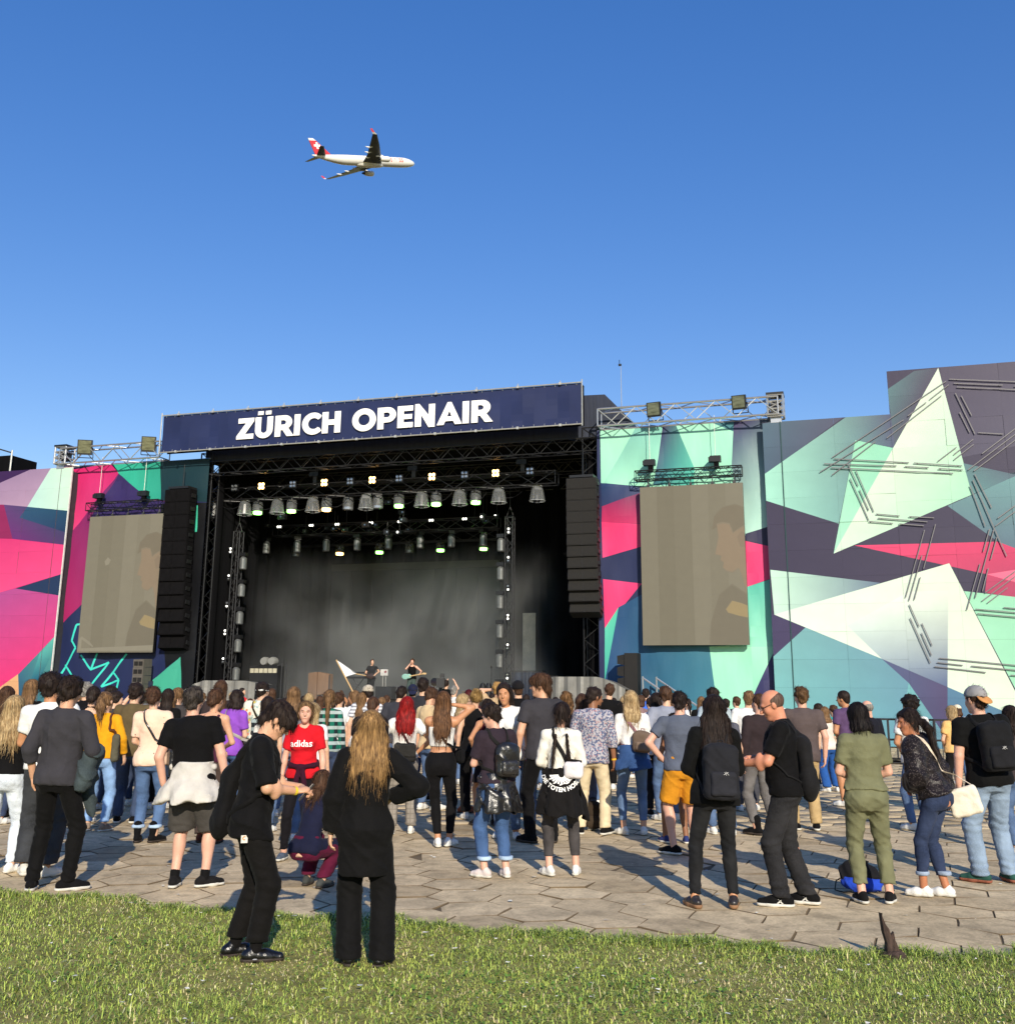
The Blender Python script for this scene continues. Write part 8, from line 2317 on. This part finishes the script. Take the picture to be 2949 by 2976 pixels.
P('man in a black cap with a white front and black T-shirt', 'm', 4, tee(BLK), tr(BLK), hr('buzz', BR, th=.002), **Hp(1507, 1978, 18.6), cap=dict(c=(28, 26, 28), v=WHT), hyaw=6)
P('tall brown-haired man in a dark grey T-shirt looking left', 'm', 24, tee((60, 58, 62), loose=.02), tr(BLK, 'jeans', hem=.06), hr('mop', BR), **F(1577, 2450, 1957), hyaw=54, face=1, skin=SK, L='relax', R='front', shoes=BOOT)
P('woman in a white blouse with pink embroidered sleeves', 'f', -4, ls((238, 226, 224), pat='rose', sleeve=1.4, name='blouse', slx=.03), jn(), hr('long', LB, len=.30), **F(1572, 2412, 2024), L='front', R='front', shoes=SNK)
def hosen(I):
    G = Grp(); 
    gj = [c for c in I['root'].children if c.name.startswith('tied_jacket')]
    S_ = .060
    for body, r_, sz in (('DIE TOTEN HOSEN', .16, S_),):
        me = text_mesh(body, sz, .002)
        co = np.zeros(len(me.vertices) * 3); me.vertices.foreach_get('co', co); co = co.reshape(-1, 3)
        th = co[:, 0] / .21; rr = .21 + (-co[:, 1])
        co2 = np.stack([rr * np.sin(th), .21 - rr * np.cos(th) - .0, co[:, 2]], 1)
        me.vertices.foreach_set('co', co2.ravel()); hosen_decal(me, I, 'jacket_lettering', .868)
    mb = MB()
    for k in range(11):
        a = R(-80 + 16 * k); p0 = (.03 * math.sin(a), -.03 * math.cos(a)); p1 = (.125 * math.sin(a), -.095 * math.cos(a)); n = (math.cos(a) * .006, math.sin(a) * .006)
        mb.face([(p0[0] - n[0], p0[1] - n[1], 0), (p0[0] + n[0], p0[1] + n[1], 0), (p1[0] + n[0] * 1.6, p1[1] + n[1] * 1.6, 0), (p1[0] - n[0] * 1.6, p1[1] - n[1] * 1.6, 0)])
        if k % 2: mb.face([(p1[0] - .022, p1[1] - .006, 0), (p1[0] - .014, p1[1] - .014, 0), (p1[0] + .02, p1[1] + .002, 0), (p1[0] + .012, p1[1] + .012, 0)])
    me = mb.mesh('tmp'); hosen_decal(me, I, 'jacket_emblem', 1.02)
def hosen_decal(me, I, name, cz):
    """onto the back of the tied jacket"""
    jk = [c for c in I['root'].children if c.name.startswith('tied_')][0].data
    V = np.zeros(len(jk.vertices) * 3); jk.vertices.foreach_get('co', V); V = V.reshape(-1, 3)
    co = np.zeros(len(me.vertices) * 3); me.vertices.foreach_get('co', co); co = co.reshape(-1, 3); out = []
    for x, z, _ in co:
        d2 = (V[:, 0] - x) ** 2 + (V[:, 2] - (cz + z)) ** 2; m = d2 < .02 ** 2
        y = V[m, 1].min() if m.any() else -.16
        out.append((x, y - .006, cz + z))
    me.vertices.foreach_set('co', np.array(out, dtype=f32).ravel()); me.materials.clear(); me.materials.append(M_WHT); me.update(); link(name, me, I['root'])
P('woman in a white top with braids and a black jacket lettered DIE TOTEN HOSEN', 'f', -3, ls((244, 238, 224), hem=.99, loose=.008, sleeve=1.7, flat=0), tr((62, 58, 58), 'skinny', hem=.19, pat='denim'), hr('braids', DK), **F(1632, 2544, 2040), L='front', R='front', skin=SKP, shoes=dict(c=(238, 234, 226)), feet=((-.13, -.04, 34), (.15, .03, -8)),
  extra=[tied_jacket((24, 22, 22), length=.50, flare=.085, waist=1.03), hosen, shoulder_bag('white belt bag on a wide black strap at the hip', (240, 232, 230), 'R', w=.22, hgt=.17, dp=.10, z=1.06, x=.13, y=-.17, rot=-20, cross=True, strapc=(34, 33, 33), strapw=.042, pat=None, round_=.05)])
P('dark head right of the tall brown-haired man', 'f', 0, tee((80, 70, 66)), jn(), hr('short', DK, th=.014), **Hp(1592, 2006, 21))
P('woman with long curls and a blue patterned top', 'f', 0, tank((70, 76, 120), pat='rose', backopen=1.36), jn(), hr('long', dict(c=(80, 54, 34), c2=(160, 118, 74)), len=.3, curly=.008), **Hp(1644, 2009, 17.6))
P('brown-haired woman in a black top before the grey sheet', 'f', -4, tee(BLK, hem=.95), jn((84, 92, 116)), hr('long', BR, len=.22, curly=.006), **Hp(1690, 2016, 15))
P('woman with loose brown hair at the shoulder of the black top', 'f', 0, tee((40, 36, 36)), jn(), hr('long', LB, len=.2), **Hp(1712, 2030, 18))
P('man in a black jacket half hidden behind the bearded man', 'm', 14, ls(BLK, name='jacket'), tr(BLK), hr('short', BR), **Hp(1762, 1986, 21), glasses={})
P('bearded man in a flowery shirt and cream trousers looking right', 'm', -14, tee((120, 120, 136), pat='floral', sleeve=1.4, hem=.84, loose=.026, straight=.8), tr((226, 208, 172), 'straight', hem=.08), hr('short', DK, th=.012), **F(1724, 2426, 1996), skin=SKB, hyaw=-50, face=1, R='relax', L='front', shoes=SNB, feet=((-.16, .0, 20), (.14, .04, -20)),
  extra=[wristband('R', mat('wristband_orange', (246, 186, 50))), lambda I: put('beard', (lambda G: (G.u(P_el(I['Hd'](0, .050, -.088), (.056, .056, .046), I['Rh'], ((I['Hd'](0, 0, -.066), I['Rh'] @ nv(V3(0, .3, 1))),)), .01), G.mesh(.008))[1])(Grp()), hairm((30, 24, 20)), I['root'])])
P('blonde in a white sweater with a denim jacket round her waist', 'f', -6, ls((244, 240, 234), hem=.98, loose=.016, sleeve=1.2), jn((90, 114, 148), 'skinny', hem=.17), hr('long', BL, len=.26, wd=.11), **F(1843, 2427, 2007), skin=SK, shoes=SNK, feet=((-.13, 0, 40), (.12, .03, -6)), L='front', R='front',
  extra=[tied_jacket((44, 74, 120), length=.32, flare=.07, waist=1.04, pat='denim'), backpack('small taupe backpack hanging low on the blonde in white', (112, 94, 80), w=.24, hgt=.26, dp=.12, z=1.12, x=.09, strapc=(150, 110, 116), tilt=6, one=-1)])
P('reddish face between the blonde and the blue shirt', 'f', 40, tee((150, 120, 120)), jn(), hr('bob', BR, len=.12), **Hp(1857, 2020, 24))
P('dark-haired person in a bright blue shirt far back by the stair rail', 'm', -4, tee((70, 120, 226)), jn(), hr('short', DK), **Hp(1870, 2001, 26))
P('dark long-haired woman in a white T-shirt and black trousers', 'f', -4, tee((242, 230, 226), loose=.02), tr((36, 34, 34), 'skinny', hem=.10), hr('long', DK, len=.34, wd=.10), **F(1915, 2372, 2013), L='down', R='front', shoes=dict(c=(30, 28, 28)))
P('brown-haired man in a grey vest bowing his head', 'm', 0, tee((150, 154, 168), sleeve=.8), jn(), hr('short', BR, th=.014), **Hp(1935, 1994, 16), hpitch=20)
P('woman with a fair ponytail in a black top behind the grey T-shirt', 'f', -10, tank(BLK), tr(BLK), hr('pony', LB, len=.2), **Hp(1964, 2015, 18.6))
P('man in a slate T-shirt and mustard shorts', 'm', 0, tee((92, 98, 112), hem=.90, loose=.016, sleeve=.62), dict(kind='shorts', c=(212, 142, 36), f=.84, loose=.012), hr('short', dict(c=(34, 26, 24), c2=(64, 50, 44)), th=.006), **F(1990, 2484, 2008), w=1.04, skin=SKP, L='hip', R='relax', shoes=dict(c=(18, 17, 17)), feet=((-.12, .0, 52), (.12, .02, -8)), hpitch=8,
  extra=[lambda I: purple_cup(I)])
def purple_cup(I):
    at = I['arms']['R'][2] + V3(.02, -.10, -.14); r, o = bag_root(I, 'drink_cup', 'purple patterned plastic cup hanging at the mustard shorts', 'cup', at)
    mb = MB(); mb.lathe([(.034, -.09), (.045, .09)], n=14); mb.build('cup', mat('cup_purple', (112, 84, 140), k=.8, rough=.2, var=.8, vscale=40), r, smooth=False)
    mb = MB(); mb.lathe([(.047, .088), (.047, .096)], n=14); mb.build('rim', mat('cup_rim', (60, 40, 70), rough=.2), r)
P('woman with low bun, bare back and striped top beside the mustard shorts', 'f', 14, dict(c=(40, 38, 44), pat='stripes', sleeve=-1, hem=1.02, neck=1.22, scoop=.05, loose=.004), dict(kind='shorts', c=(60, 84, 124), pat='denim', f=.5), hr('bun', DK, z=-.02), **F(1968, 2452, 2086), skin=SKB, hk=.96, hpitch=20, L='front', R='front', shoes=dict(c=(50, 60, 110)))
P('dark-haired man in a pale shirt right of the slate T-shirt', 'm', 10, tee((186, 200, 206)), jn(), hr('short', DK, th=.010), **Hp(2080, 1998, 17.4), hyaw=14)
P('child with dark hair behind the long black hair', 'm', 0, tee((90, 90, 100)), jn(), hr('short', DK, th=.014), **Hp(2086, 2036, 14.5))
P('woman all in black with very long dark hair and a black backpack', 'f', -2, ls((16, 16, 16), hem=.84, loose=.032, name='jacket', wr=.005), tr((16, 16, 18), 'skinny', hem=.11, pat='denim'), hr('long', DK, len=.44, wd=.135, rib=.0026), **F(2077, 2638, 2018), L='front', R='front', skin=SKT, shoes=dict(c=(48, 42, 40), pat='leather', sm=mat('sole_tan', (150, 112, 80), rough=.8), sole_h=.034), feet=((-.17, -.02, 22), (.16, .0, -10)),
  extra=[backpack('black backpack on the long dark-haired woman in black', (36, 36, 40), w=.30, hgt=.46, dp=.17, z=1.10, logo=True)])
P('man with short fair hair in a white T-shirt right of the long black hair', 'm', -8, tee(WHT), jn((60, 60, 66)), hr('short', LB, th=.008), **Hp(2160, 2006, 17.5))
P('person in a dark jacket and grey jeans behind the bald man', 'm', 30, ls((52, 42, 44), name='jacket'), jn((104, 100, 98), 'jeans', hem=.14), hr('short', BR, th=.004), **F(2212, 2424, 2014), skin=SKP, L='down', R='pocket', shoes=BOOT)
P('bald man in glasses and black T-shirt looking down, facing left', 'm', 72, tee((15, 14, 15), hem=.88, loose=.022, sleeve=.80), tr((34, 33, 35), 'straight', hem=.07, pat='denim', bunch=.010), hr('fringe_bald', dict(c=(96, 74, 62), c2=(130, 104, 90))), **F(2312, 2632, 2013), hk=.975, hpitch=22, hyaw=8, face=1, fine=1, glasses=dict(m=M_GLASS), skin=(222, 150, 118), belly=.012, w=1.08, L='phone', R='phone', curlL=.9, curlR=.9, shoes=dict(c=(18, 17, 17), stripe=[(-.01, .03), (.03, -.01), (.06, .05)], size=1.05), feet=((-.10, .10, 4), (.10, -.10, -10)), pel=(0, .04, 0), lean=3,
  extra=[wristband('L', M_FRAME), slack_bag('slack black drawstring bag on the bald man\'s back', (30, 29, 30), 1, z=1.08, big=1.0, x=.0, y=-.20, two=True)])
P('distant person in a white sun hat before the dark base of the wall', 'f', 0, tee((220, 200, 160)), jn(), hr('bob', LB, len=.12), **Hp(2276, 2058, 26), cap=dict(c=(236, 230, 218)))
P('man in a brown polo shirt and khaki trousers', 'm', 2, tee((92, 80, 78), hem=.84, loose=.024, sleeve=.7), tr((186, 158, 112), 'straight', hem=.08), hr('short', dict(c=(70, 48, 32), c2=(134, 100, 66)), th=.010, quiff=.006), **F(2347, 2414, 1996), w=1.05, L='front', R='down', skin=SKP, shoes=SNB, hyaw=10)
P('man in a tan T-shirt with tied-back black hair and sunglasses', 'm', 18, tee((184, 158, 104), hem=.90, sleeve=.8), tr((38, 42, 48), 'straight', hem=.07), hr('bun', DK, z=.02), **F(2392, 2290, 2044), hyaw=30, glasses={}, skin=SKT, R='hip', shoes=SNK,
  extra=[tied_jacket((120, 24, 40), length=.20, flare=.03, waist=1.02)])
P('woman with a beige shoulder bag beside the tan T-shirt', 'f', 20, tee((232, 214, 200)), tr((44, 90, 160), 'wide'), hr('long', LB, len=.22), **Hp(2404, 2053, 21), extra=[shoulder_bag('beige cloth bag by the tan T-shirt man', (226, 204, 178), 'R', w=.3, hgt=.34, pat=None)])
P('man in a turquoise T-shirt behind the beige bag', 'm', 10, tee((40, 170, 166)), jn(), hr('short', BR), **Hp(2417, 2048, 22))
P('short-haired man in a purple polo shirt behind the green jumpsuit', 'm', 24, tee((92, 70, 104)), dict(kind='shorts', c=(88, 92, 78), f=.9), hr('buzz', DK, th=.005), **F(2478, 2345, 2006), hyaw=16, skin=SKT, w=1.1, L='front')
P('woman in an olive green jumpsuit with a black bob', 'f', 0, dict(c=(118, 118, 88), sleeve=.74, hem=.985, loose=.020, name='jumpsuit_top', straight=.15, wr=.006), tr((118, 118, 88), 'jeans', hem=.16, waist=1.06, name='jumpsuit_trousers', wr=.006, loose=.008, bunch=.008), hr('bob', dict(c=(18, 14, 14), c2=(46, 38, 36)), len=.135, wd=.102), **F(2545, 2625, 2041), w=1.12, L='front', R='front', skin=SKP, shoes=dict(c=(24, 23, 23)), feet=((-.12, 0, 8), (.13, .0, -30)),
  extra=[lambda I: put('collar', (lambda G: (G.u(P_stack(I['T'](0, -.02, 1.46) - I['Rt'] @ V3(0, 0, 1.46), I['Rt'], [1.452, 1.475, 1.505], [.105, .085, .074], [.080, .075, .070], [0, 0, 0]), .005), G.mesh(I['h']))[1])(Grp()), cloth((118, 118, 88)), I['root'])])
P('older man in a black jacket at the right shoulder of the green jumpsuit', 'm', 12, ls((30, 30, 38), name='jacket'), tr(BLK), hr('fringe_bald', GR), **Hp(2520, 2034, 16.6), skin=SKP)
P('laughing dark-haired woman leaning left in a glittery black blouse', 'f', 50, dict(c=(34, 29, 31), pat='sequin', sleeve=1.9, hem=.93, loose=.040, slx=.030, puff=.02, name='blouse', wr=.010), jn((40, 52, 80), 'skinny', hem=.19, cuff=(150, 164, 184)), hr('pony', DK, len=.34, r=.030, th=.014, z=.0, curly=.005), **F(2722, 2608, 2073), hk=.96, lean=17, hyaw=44, hpitch=-6, face=1, fine=1, skin=(196, 128, 92), L='front', R='down', shoes=SNK, feet=((-.05, .10, 10), (.10, -.06, 2)), pel=(0, -.06, 0),
  extra=[shoulder_bag('cream handbag on a long cream strap at the glittery blouse', (240, 228, 206), 'R', w=.30, hgt=.27, dp=.12, z=.80, y=-.16, cross=True, strapc=(226, 208, 184), pat=None, strapw=.028)])
P('man with round curly black hair in a white T-shirt', 'm', 18, tee(WHT, loose=.024), jn(), hr('afro', dict(c=(24, 19, 18), c2=(56, 46, 42))), **Hp(2647, 2022, 15.2), skin=SKT, L='front')
P('blonde woman in an apricot top and black leggings', 'f', 14, tee((240, 190, 120), hem=.92, loose=.030, straight=.8), tr((30, 28, 28), 'skinny', hem=.14), hr('half', BL, len=.26), **F(2788, 2341, 2050), L='front', R='front', shoes=dict(c=(224, 196, 168)))
P('distant person in a pale cap and red top behind the apricot top', 'f', 10, tee((150, 40, 40)), jn(), hr('bob', BR, len=.13), **Hp(2780, 2048, 23), cap=dict(c=(236, 220, 190)))
P('brown-haired man in a white checked T-shirt near the right edge', 'm', 4, tee((238, 236, 234), loose=.026, pat='check'), tr((40, 34, 42)), hr('short', BR, th=.010), **Hp(2828, 2031, 16.5), hyaw=-20, skin=SKP)
P('man in a backward grey cap, black T-shirt and faded jeans at the right edge', 'm', 10, tee((16, 16, 16), hem=.86, loose=.020, sleeve=.66), jn((128, 146, 166), 'straight', hem=.06, bunch=.010), hr('short', BR, th=.002), **F(2895, 2564, 1993), w=1.16, hyaw=18, L='down', R='front', skin=SKP, shoes=dict(c=(46, 84, 74), sm=mat('sole_brick', (150, 88, 66), rough=.8)), feet=((-.15, 0, 38), (.15, .0, -10)), cap=dict(c=(150, 148, 148), v=(206, 146, 88), back=1), glasses={},
  extra=[backpack('black daypack on the man in the backward grey cap', (26, 26, 28), w=.30, hgt=.44, dp=.16, z=1.20, logo=True)])
P('dark-haired person half cut off at the right edge', 'f', 20, tee((70, 60, 60)), jn(), hr('long', DK, len=.2), **Hp(2944, 2050, 13))
# --- band and crew
P('singer in a black vest with guitar at the microphone', 'm', 172, tank(BLK), tr((70, 84, 80)), hr('short', BR, th=.02), stage=(1197, 3.4), H=1.80, R='mic', L='neckg', group='band on the stage', skin=SKP, h=.022)
P('guitarist in a dark T-shirt playing beside the keyboards', 'm', 150, tee((34, 34, 36)), tr(BLK), hr('short', BR), stage=(1080, 4.6), H=1.82, R='guitar', L='neckg', group='band on the stage', hyaw=50, h=.022)
P('stage hand in black standing at the left edge of the deck', 'm', 120, tee(BLK), tr(BLK), hr('short', DK), stage=(603, 2.2), H=1.75, group='band on the stage', h=.024)

# --- distant onlookers towards the stage
FILL = [(730, 2030, 27), (770, 2034, 25), (880, 2022, 27), (935, 2022, 26), (1000, 2024, 27), (1105, 2026, 25), (1128, 2020, 27), (1180, 2022, 28), (1270, 2021, 27), (1330, 2024, 26), (1425, 2016, 25), (1462, 2022, 26), (1530, 2018, 26), (1555, 2016, 29), (1620, 2026, 25), (1665, 2030, 24), (1735, 2026, 24), (1785, 2028, 27), (1812, 2024, 26), (1890, 2028, 25), (1950, 2022, 26), (2000, 2030, 25), (2040, 2024, 24), (2110, 2030, 26), (2142, 2024, 25), (2210, 2034, 24), (2250, 2044, 27), (200, 1998, 24), (240, 2004, 22), (450, 2006, 24), (560, 2008, 25), (580, 2012, 23), (680, 2012, 26)]
fr_ = random.Random(31)
hn = [('dark', DK), ('brown', BR), ('light brown', LB), ('blond', BL)]
cn = [('white', WHT), ('black', BLK), ('grey', (120, 118, 118)), ('navy', (38, 46, 76)), ('red', (170, 40, 44)), ('green', (60, 96, 70)), ('beige', (206, 186, 152)), ('blue', (80, 120, 190))]
words = ['first', 'second', 'third', 'fourth', 'fifth', 'sixth', 'seventh', 'eighth', 'ninth', 'tenth', 'eleventh', 'twelfth', 'thirteenth', 'fourteenth', 'fifteenth', 'sixteenth', 'seventeenth', 'eighteenth', 'nineteenth', 'twentieth']
words += ['twenty-' + w_ for w_ in words[:9]] + ['thirtieth', 'thirty-first', 'thirty-second', 'thirty-third', 'thirty-fourth']
for i, (x, y, d) in enumerate(sorted(FILL)):
    hname, hc_ = fr_.choices(hn, (5, 4, 3, 2))[0]; cname, cc_ = fr_.choices(cn, (5, 6, 3, 3, 1, 1, 2, 1))[0]; sx = fr_.choice('mf')
    st = fr_.choice(['short', 'short', 'short']) if sx == 'm' else fr_.choice(['long', 'pony', 'bun', 'bob'])
    P('distant onlooker by the stage with %s hair and %s top, %s from the left' % (hname, cname, words[i]), sx, fr_.uniform(-14, 14), tee(cc_), jn() if fr_.random() < .5 else tr(BLK), hr(st, hc_), **Hp(x, y, d), group='distant onlookers by the stage', hyaw=fr_.uniform(-25, 25), L=fr_.choice(['down', 'front', 'phone']), R=fr_.choice(['down', 'front', 'pocket']))

srt = random.Random(12)
for S in PEOPLE:
    S['top'] = S.pop('top_')
    tp = S['top']
    if 'ytop' in S: S['H'] = S.get('H') or height_over(ground(*S['feet_px']), S.pop('ytop'))
    S.pop('ytop', None)
    root, I = person(S)
print('people', len(PEOPLE), 'tris', TRI[0])
# ------------------------------------------------------------------ loose things
def sdf_thing(name, label, cat, loc, parts, rz=0.0, group=None, h=.012):
    t = thing(name, label, cat, loc, rz, group)
    for nm, G, m in parts: put(nm, G.mesh(h), m, t)
    return t
g = ground(2502, 2592)
A_ = Grp(); A_.u(P_el((0, 0, .13), (.19, .13, .13), None, ((V3(0, 0, .012), V3(0, 0, -1.)),)), .03); A_.u(P_el((-.05, .02, .20), (.11, .09, .07)), .05); A_.disp = wrinkle(.018, .7, 2.0)
B_ = Grp(); B_.u(P_el((0, -.035, .085), (.20, .13, .085), None, ((V3(0, 0, .006), V3(0, 0, -1.)),)), .03); B_.disp = wrinkle(.016, .7, 3.0)
t = sdf_thing('drawstring_bag', 'black and blue drawstring bag lying behind the green jumpsuit\'s feet', 'bag', g, [('black_part', A_, cloth((28, 28, 32))), ('blue_part', B_, cloth((40, 74, 190)))])
for s in (-1, 1):
    mb = MB(); mb.tube([(s * .14, .0, .14), (s * .24, -.05, .10), (s * .27, -.10, .03), (s * .20, -.14, .015), (s * .12, -.12, .02)], .006, 6); mb.build('cord', cloth((24, 24, 26)), t)
g = ground(1722, 2412)
A_ = Grp(); A_.u(P_el((0, 0, .17), (.15, .12, .17), None, ((V3(0, 0, .004), V3(0, 0, -1.)),)), .03); A_.u(P_el((.02, .0, .28), (.10, .09, .09)), .05); A_.disp = wrinkle(.010, .8, 1.0)
B_ = Grp(); B_.u(P_el((-.02, -.10, .11), (.10, .05, .09), None, ((V3(0, 0, .004), V3(0, 0, -1.)),)), .03); B_.disp = wrinkle(.006, .8, 4.0)
t = sdf_thing('backpack', 'dark brown backpack standing on the paving between cream trousers', 'backpack', g, [('bag_body', A_, cloth((58, 48, 38))), ('pocket', B_, cloth((66, 55, 44)))], R(10))
mb = MB(); mb.tube([(-.04, 0, .35), (-.03, 0, .40), (.04, 0, .40), (.05, 0, .36)], .008, 6); mb.build('handle', cloth((40, 34, 28)), t)
# white flag
fd_ = 19.5
a = at_dist(1025, 2010, fd_); b = at_dist(977, 1918, fd_)
fl = thing('flag', 'small white flag on a wooden stick held above the crowd', 'flag', a)
D = Vector(b) - Vector(a)
mb = MB(); mb.bar((0, 0, 0), tuple(D), .014); mb.build('stick', mat('stick_wood', (206, 170, 120), rough=.6), fl)
mb = MB(); n_ = 12; top_ = D; bot_ = D * .46
tip = Vector(at_dist(1036, 1957, fd_)) - Vector(a)
for i in range(n_):
    u0, u1 = i / n_, (i + 1) / n_
    def fp(u, v):
        e0 = top_ * (1 - v) + bot_ * v; q = e0 * (1 - u) + tip * u
        return (q.x, q.y + .06 * math.sin(u * 7 + v * 2) * u, q.z)
    for v0, v1 in ((0, .25), (.25, .5), (.5, .75), (.75, 1)):
        mb.face([fp(u0, v0), fp(u1, v0), fp(u1, v1), fp(u0, v1)])
mb.build('cloth', mat('flag_white', (246, 246, 248), k=.9, rough=.8, var=.04), fl, smooth=True)
# splintered stump at the lawn edge
g = ground(2598, 2785)
mb = MB(); prof_ = [(-.055, 0), (-.050, .10), (-.068, .17), (-.078, .29), (-.052, .22), (-.030, .19), (-.012, .13), (.012, .11), (.030, .06), (.062, .03), (.058, 0)]
n_ = len(prof_)
for y0, sc_ in ((-.03, 1.0), (.03, .86)): pass
mb.prism(prof_, -.028, .03)
st = thing('wooden_stump', 'splintered dark wooden stump sticking up at the lawn edge', 'stump', g)
mb.build('splinter', mat('weathered_wood', (74, 58, 50), k=.8, rough=.9, var=.6, vscale=18, stretch=(3, 3, .5), bump=.8, bscale=40), st)
mb = MB(); mb.prism([(-.02, 0), (-.03, .10), (.02, .16), (.035, .05), (.06, 0)], .03, .06); mb.build('splinter', MATS['weathered_wood'], st)
mb = MB(); mb.lathe([(.085, 0), (.075, .03), (.05, .05)], n=10); mb.build('root_base', MATS['weathered_wood'], st)
# guitars
def guitar(px, d, z, label, flip, cbody):
    s_ = sp(px, 1960, d)[0]; t = sthing('electric_guitar', label, 'guitar', s_, d - .28, DZ + z, 'guitars on the stage')
    G = Grp(); G.u(P_el((-.12 * flip, 0, 0), (.17, .028, .13)), .03); G.u(P_el((.06 * flip, 0, .02), (.12, .028, .10)), .03); put('guitar_body', G.mesh(.016), mat('guitar_' + str(flip), cbody, rough=.25), t)
    mb = MB(); mb.bar((.10 * flip, -.02, .02), (.72 * flip, -.02, .12), .022, 6); mb.build('neck', mat('maple', (220, 184, 130), rough=.4), t)
    mb = MB(); mb.box((.80 * flip, -.02, .135), (.16, .02, .07)); mb.build('headstock', MATS['maple'], t)
guitar(1192, 3.4, 1.02, 'pale guitar with maple neck on the singer', 1, (150, 196, 180))
guitar(1078, 4.6, 1.05, 'dark guitar with maple neck on the guitarist', -1, (60, 40, 34))
# camera at the stage front
q = at_dist(1280, 1985, 30.6)
cm = thing('video_camera', 'large black video camera pointed at the stage', 'camera', q)
mb = MB(); mb.box((0, .1, 0), (.22, .5, .26)); mb.build('camera_body', M_CASE, cm)
mb = MB(); mb.bar((-.05, .3, 0), (-.22, .75, .03), .10, 10, .12); mb.build('camera_lens', M_BLKM, cm)
mb = MB(); mb.box((.05, -.1, .2), (.12, .14, .1)); mb.build('viewfinder', M_CASE, cm)
mb = MB(); mb.bar((0, .1, -.1), (0, .1, -q.z + .02), .05, 8); mb.build('pedestal', M_BLKM, cm)
print('tris of figures and soft things', TRI[0])
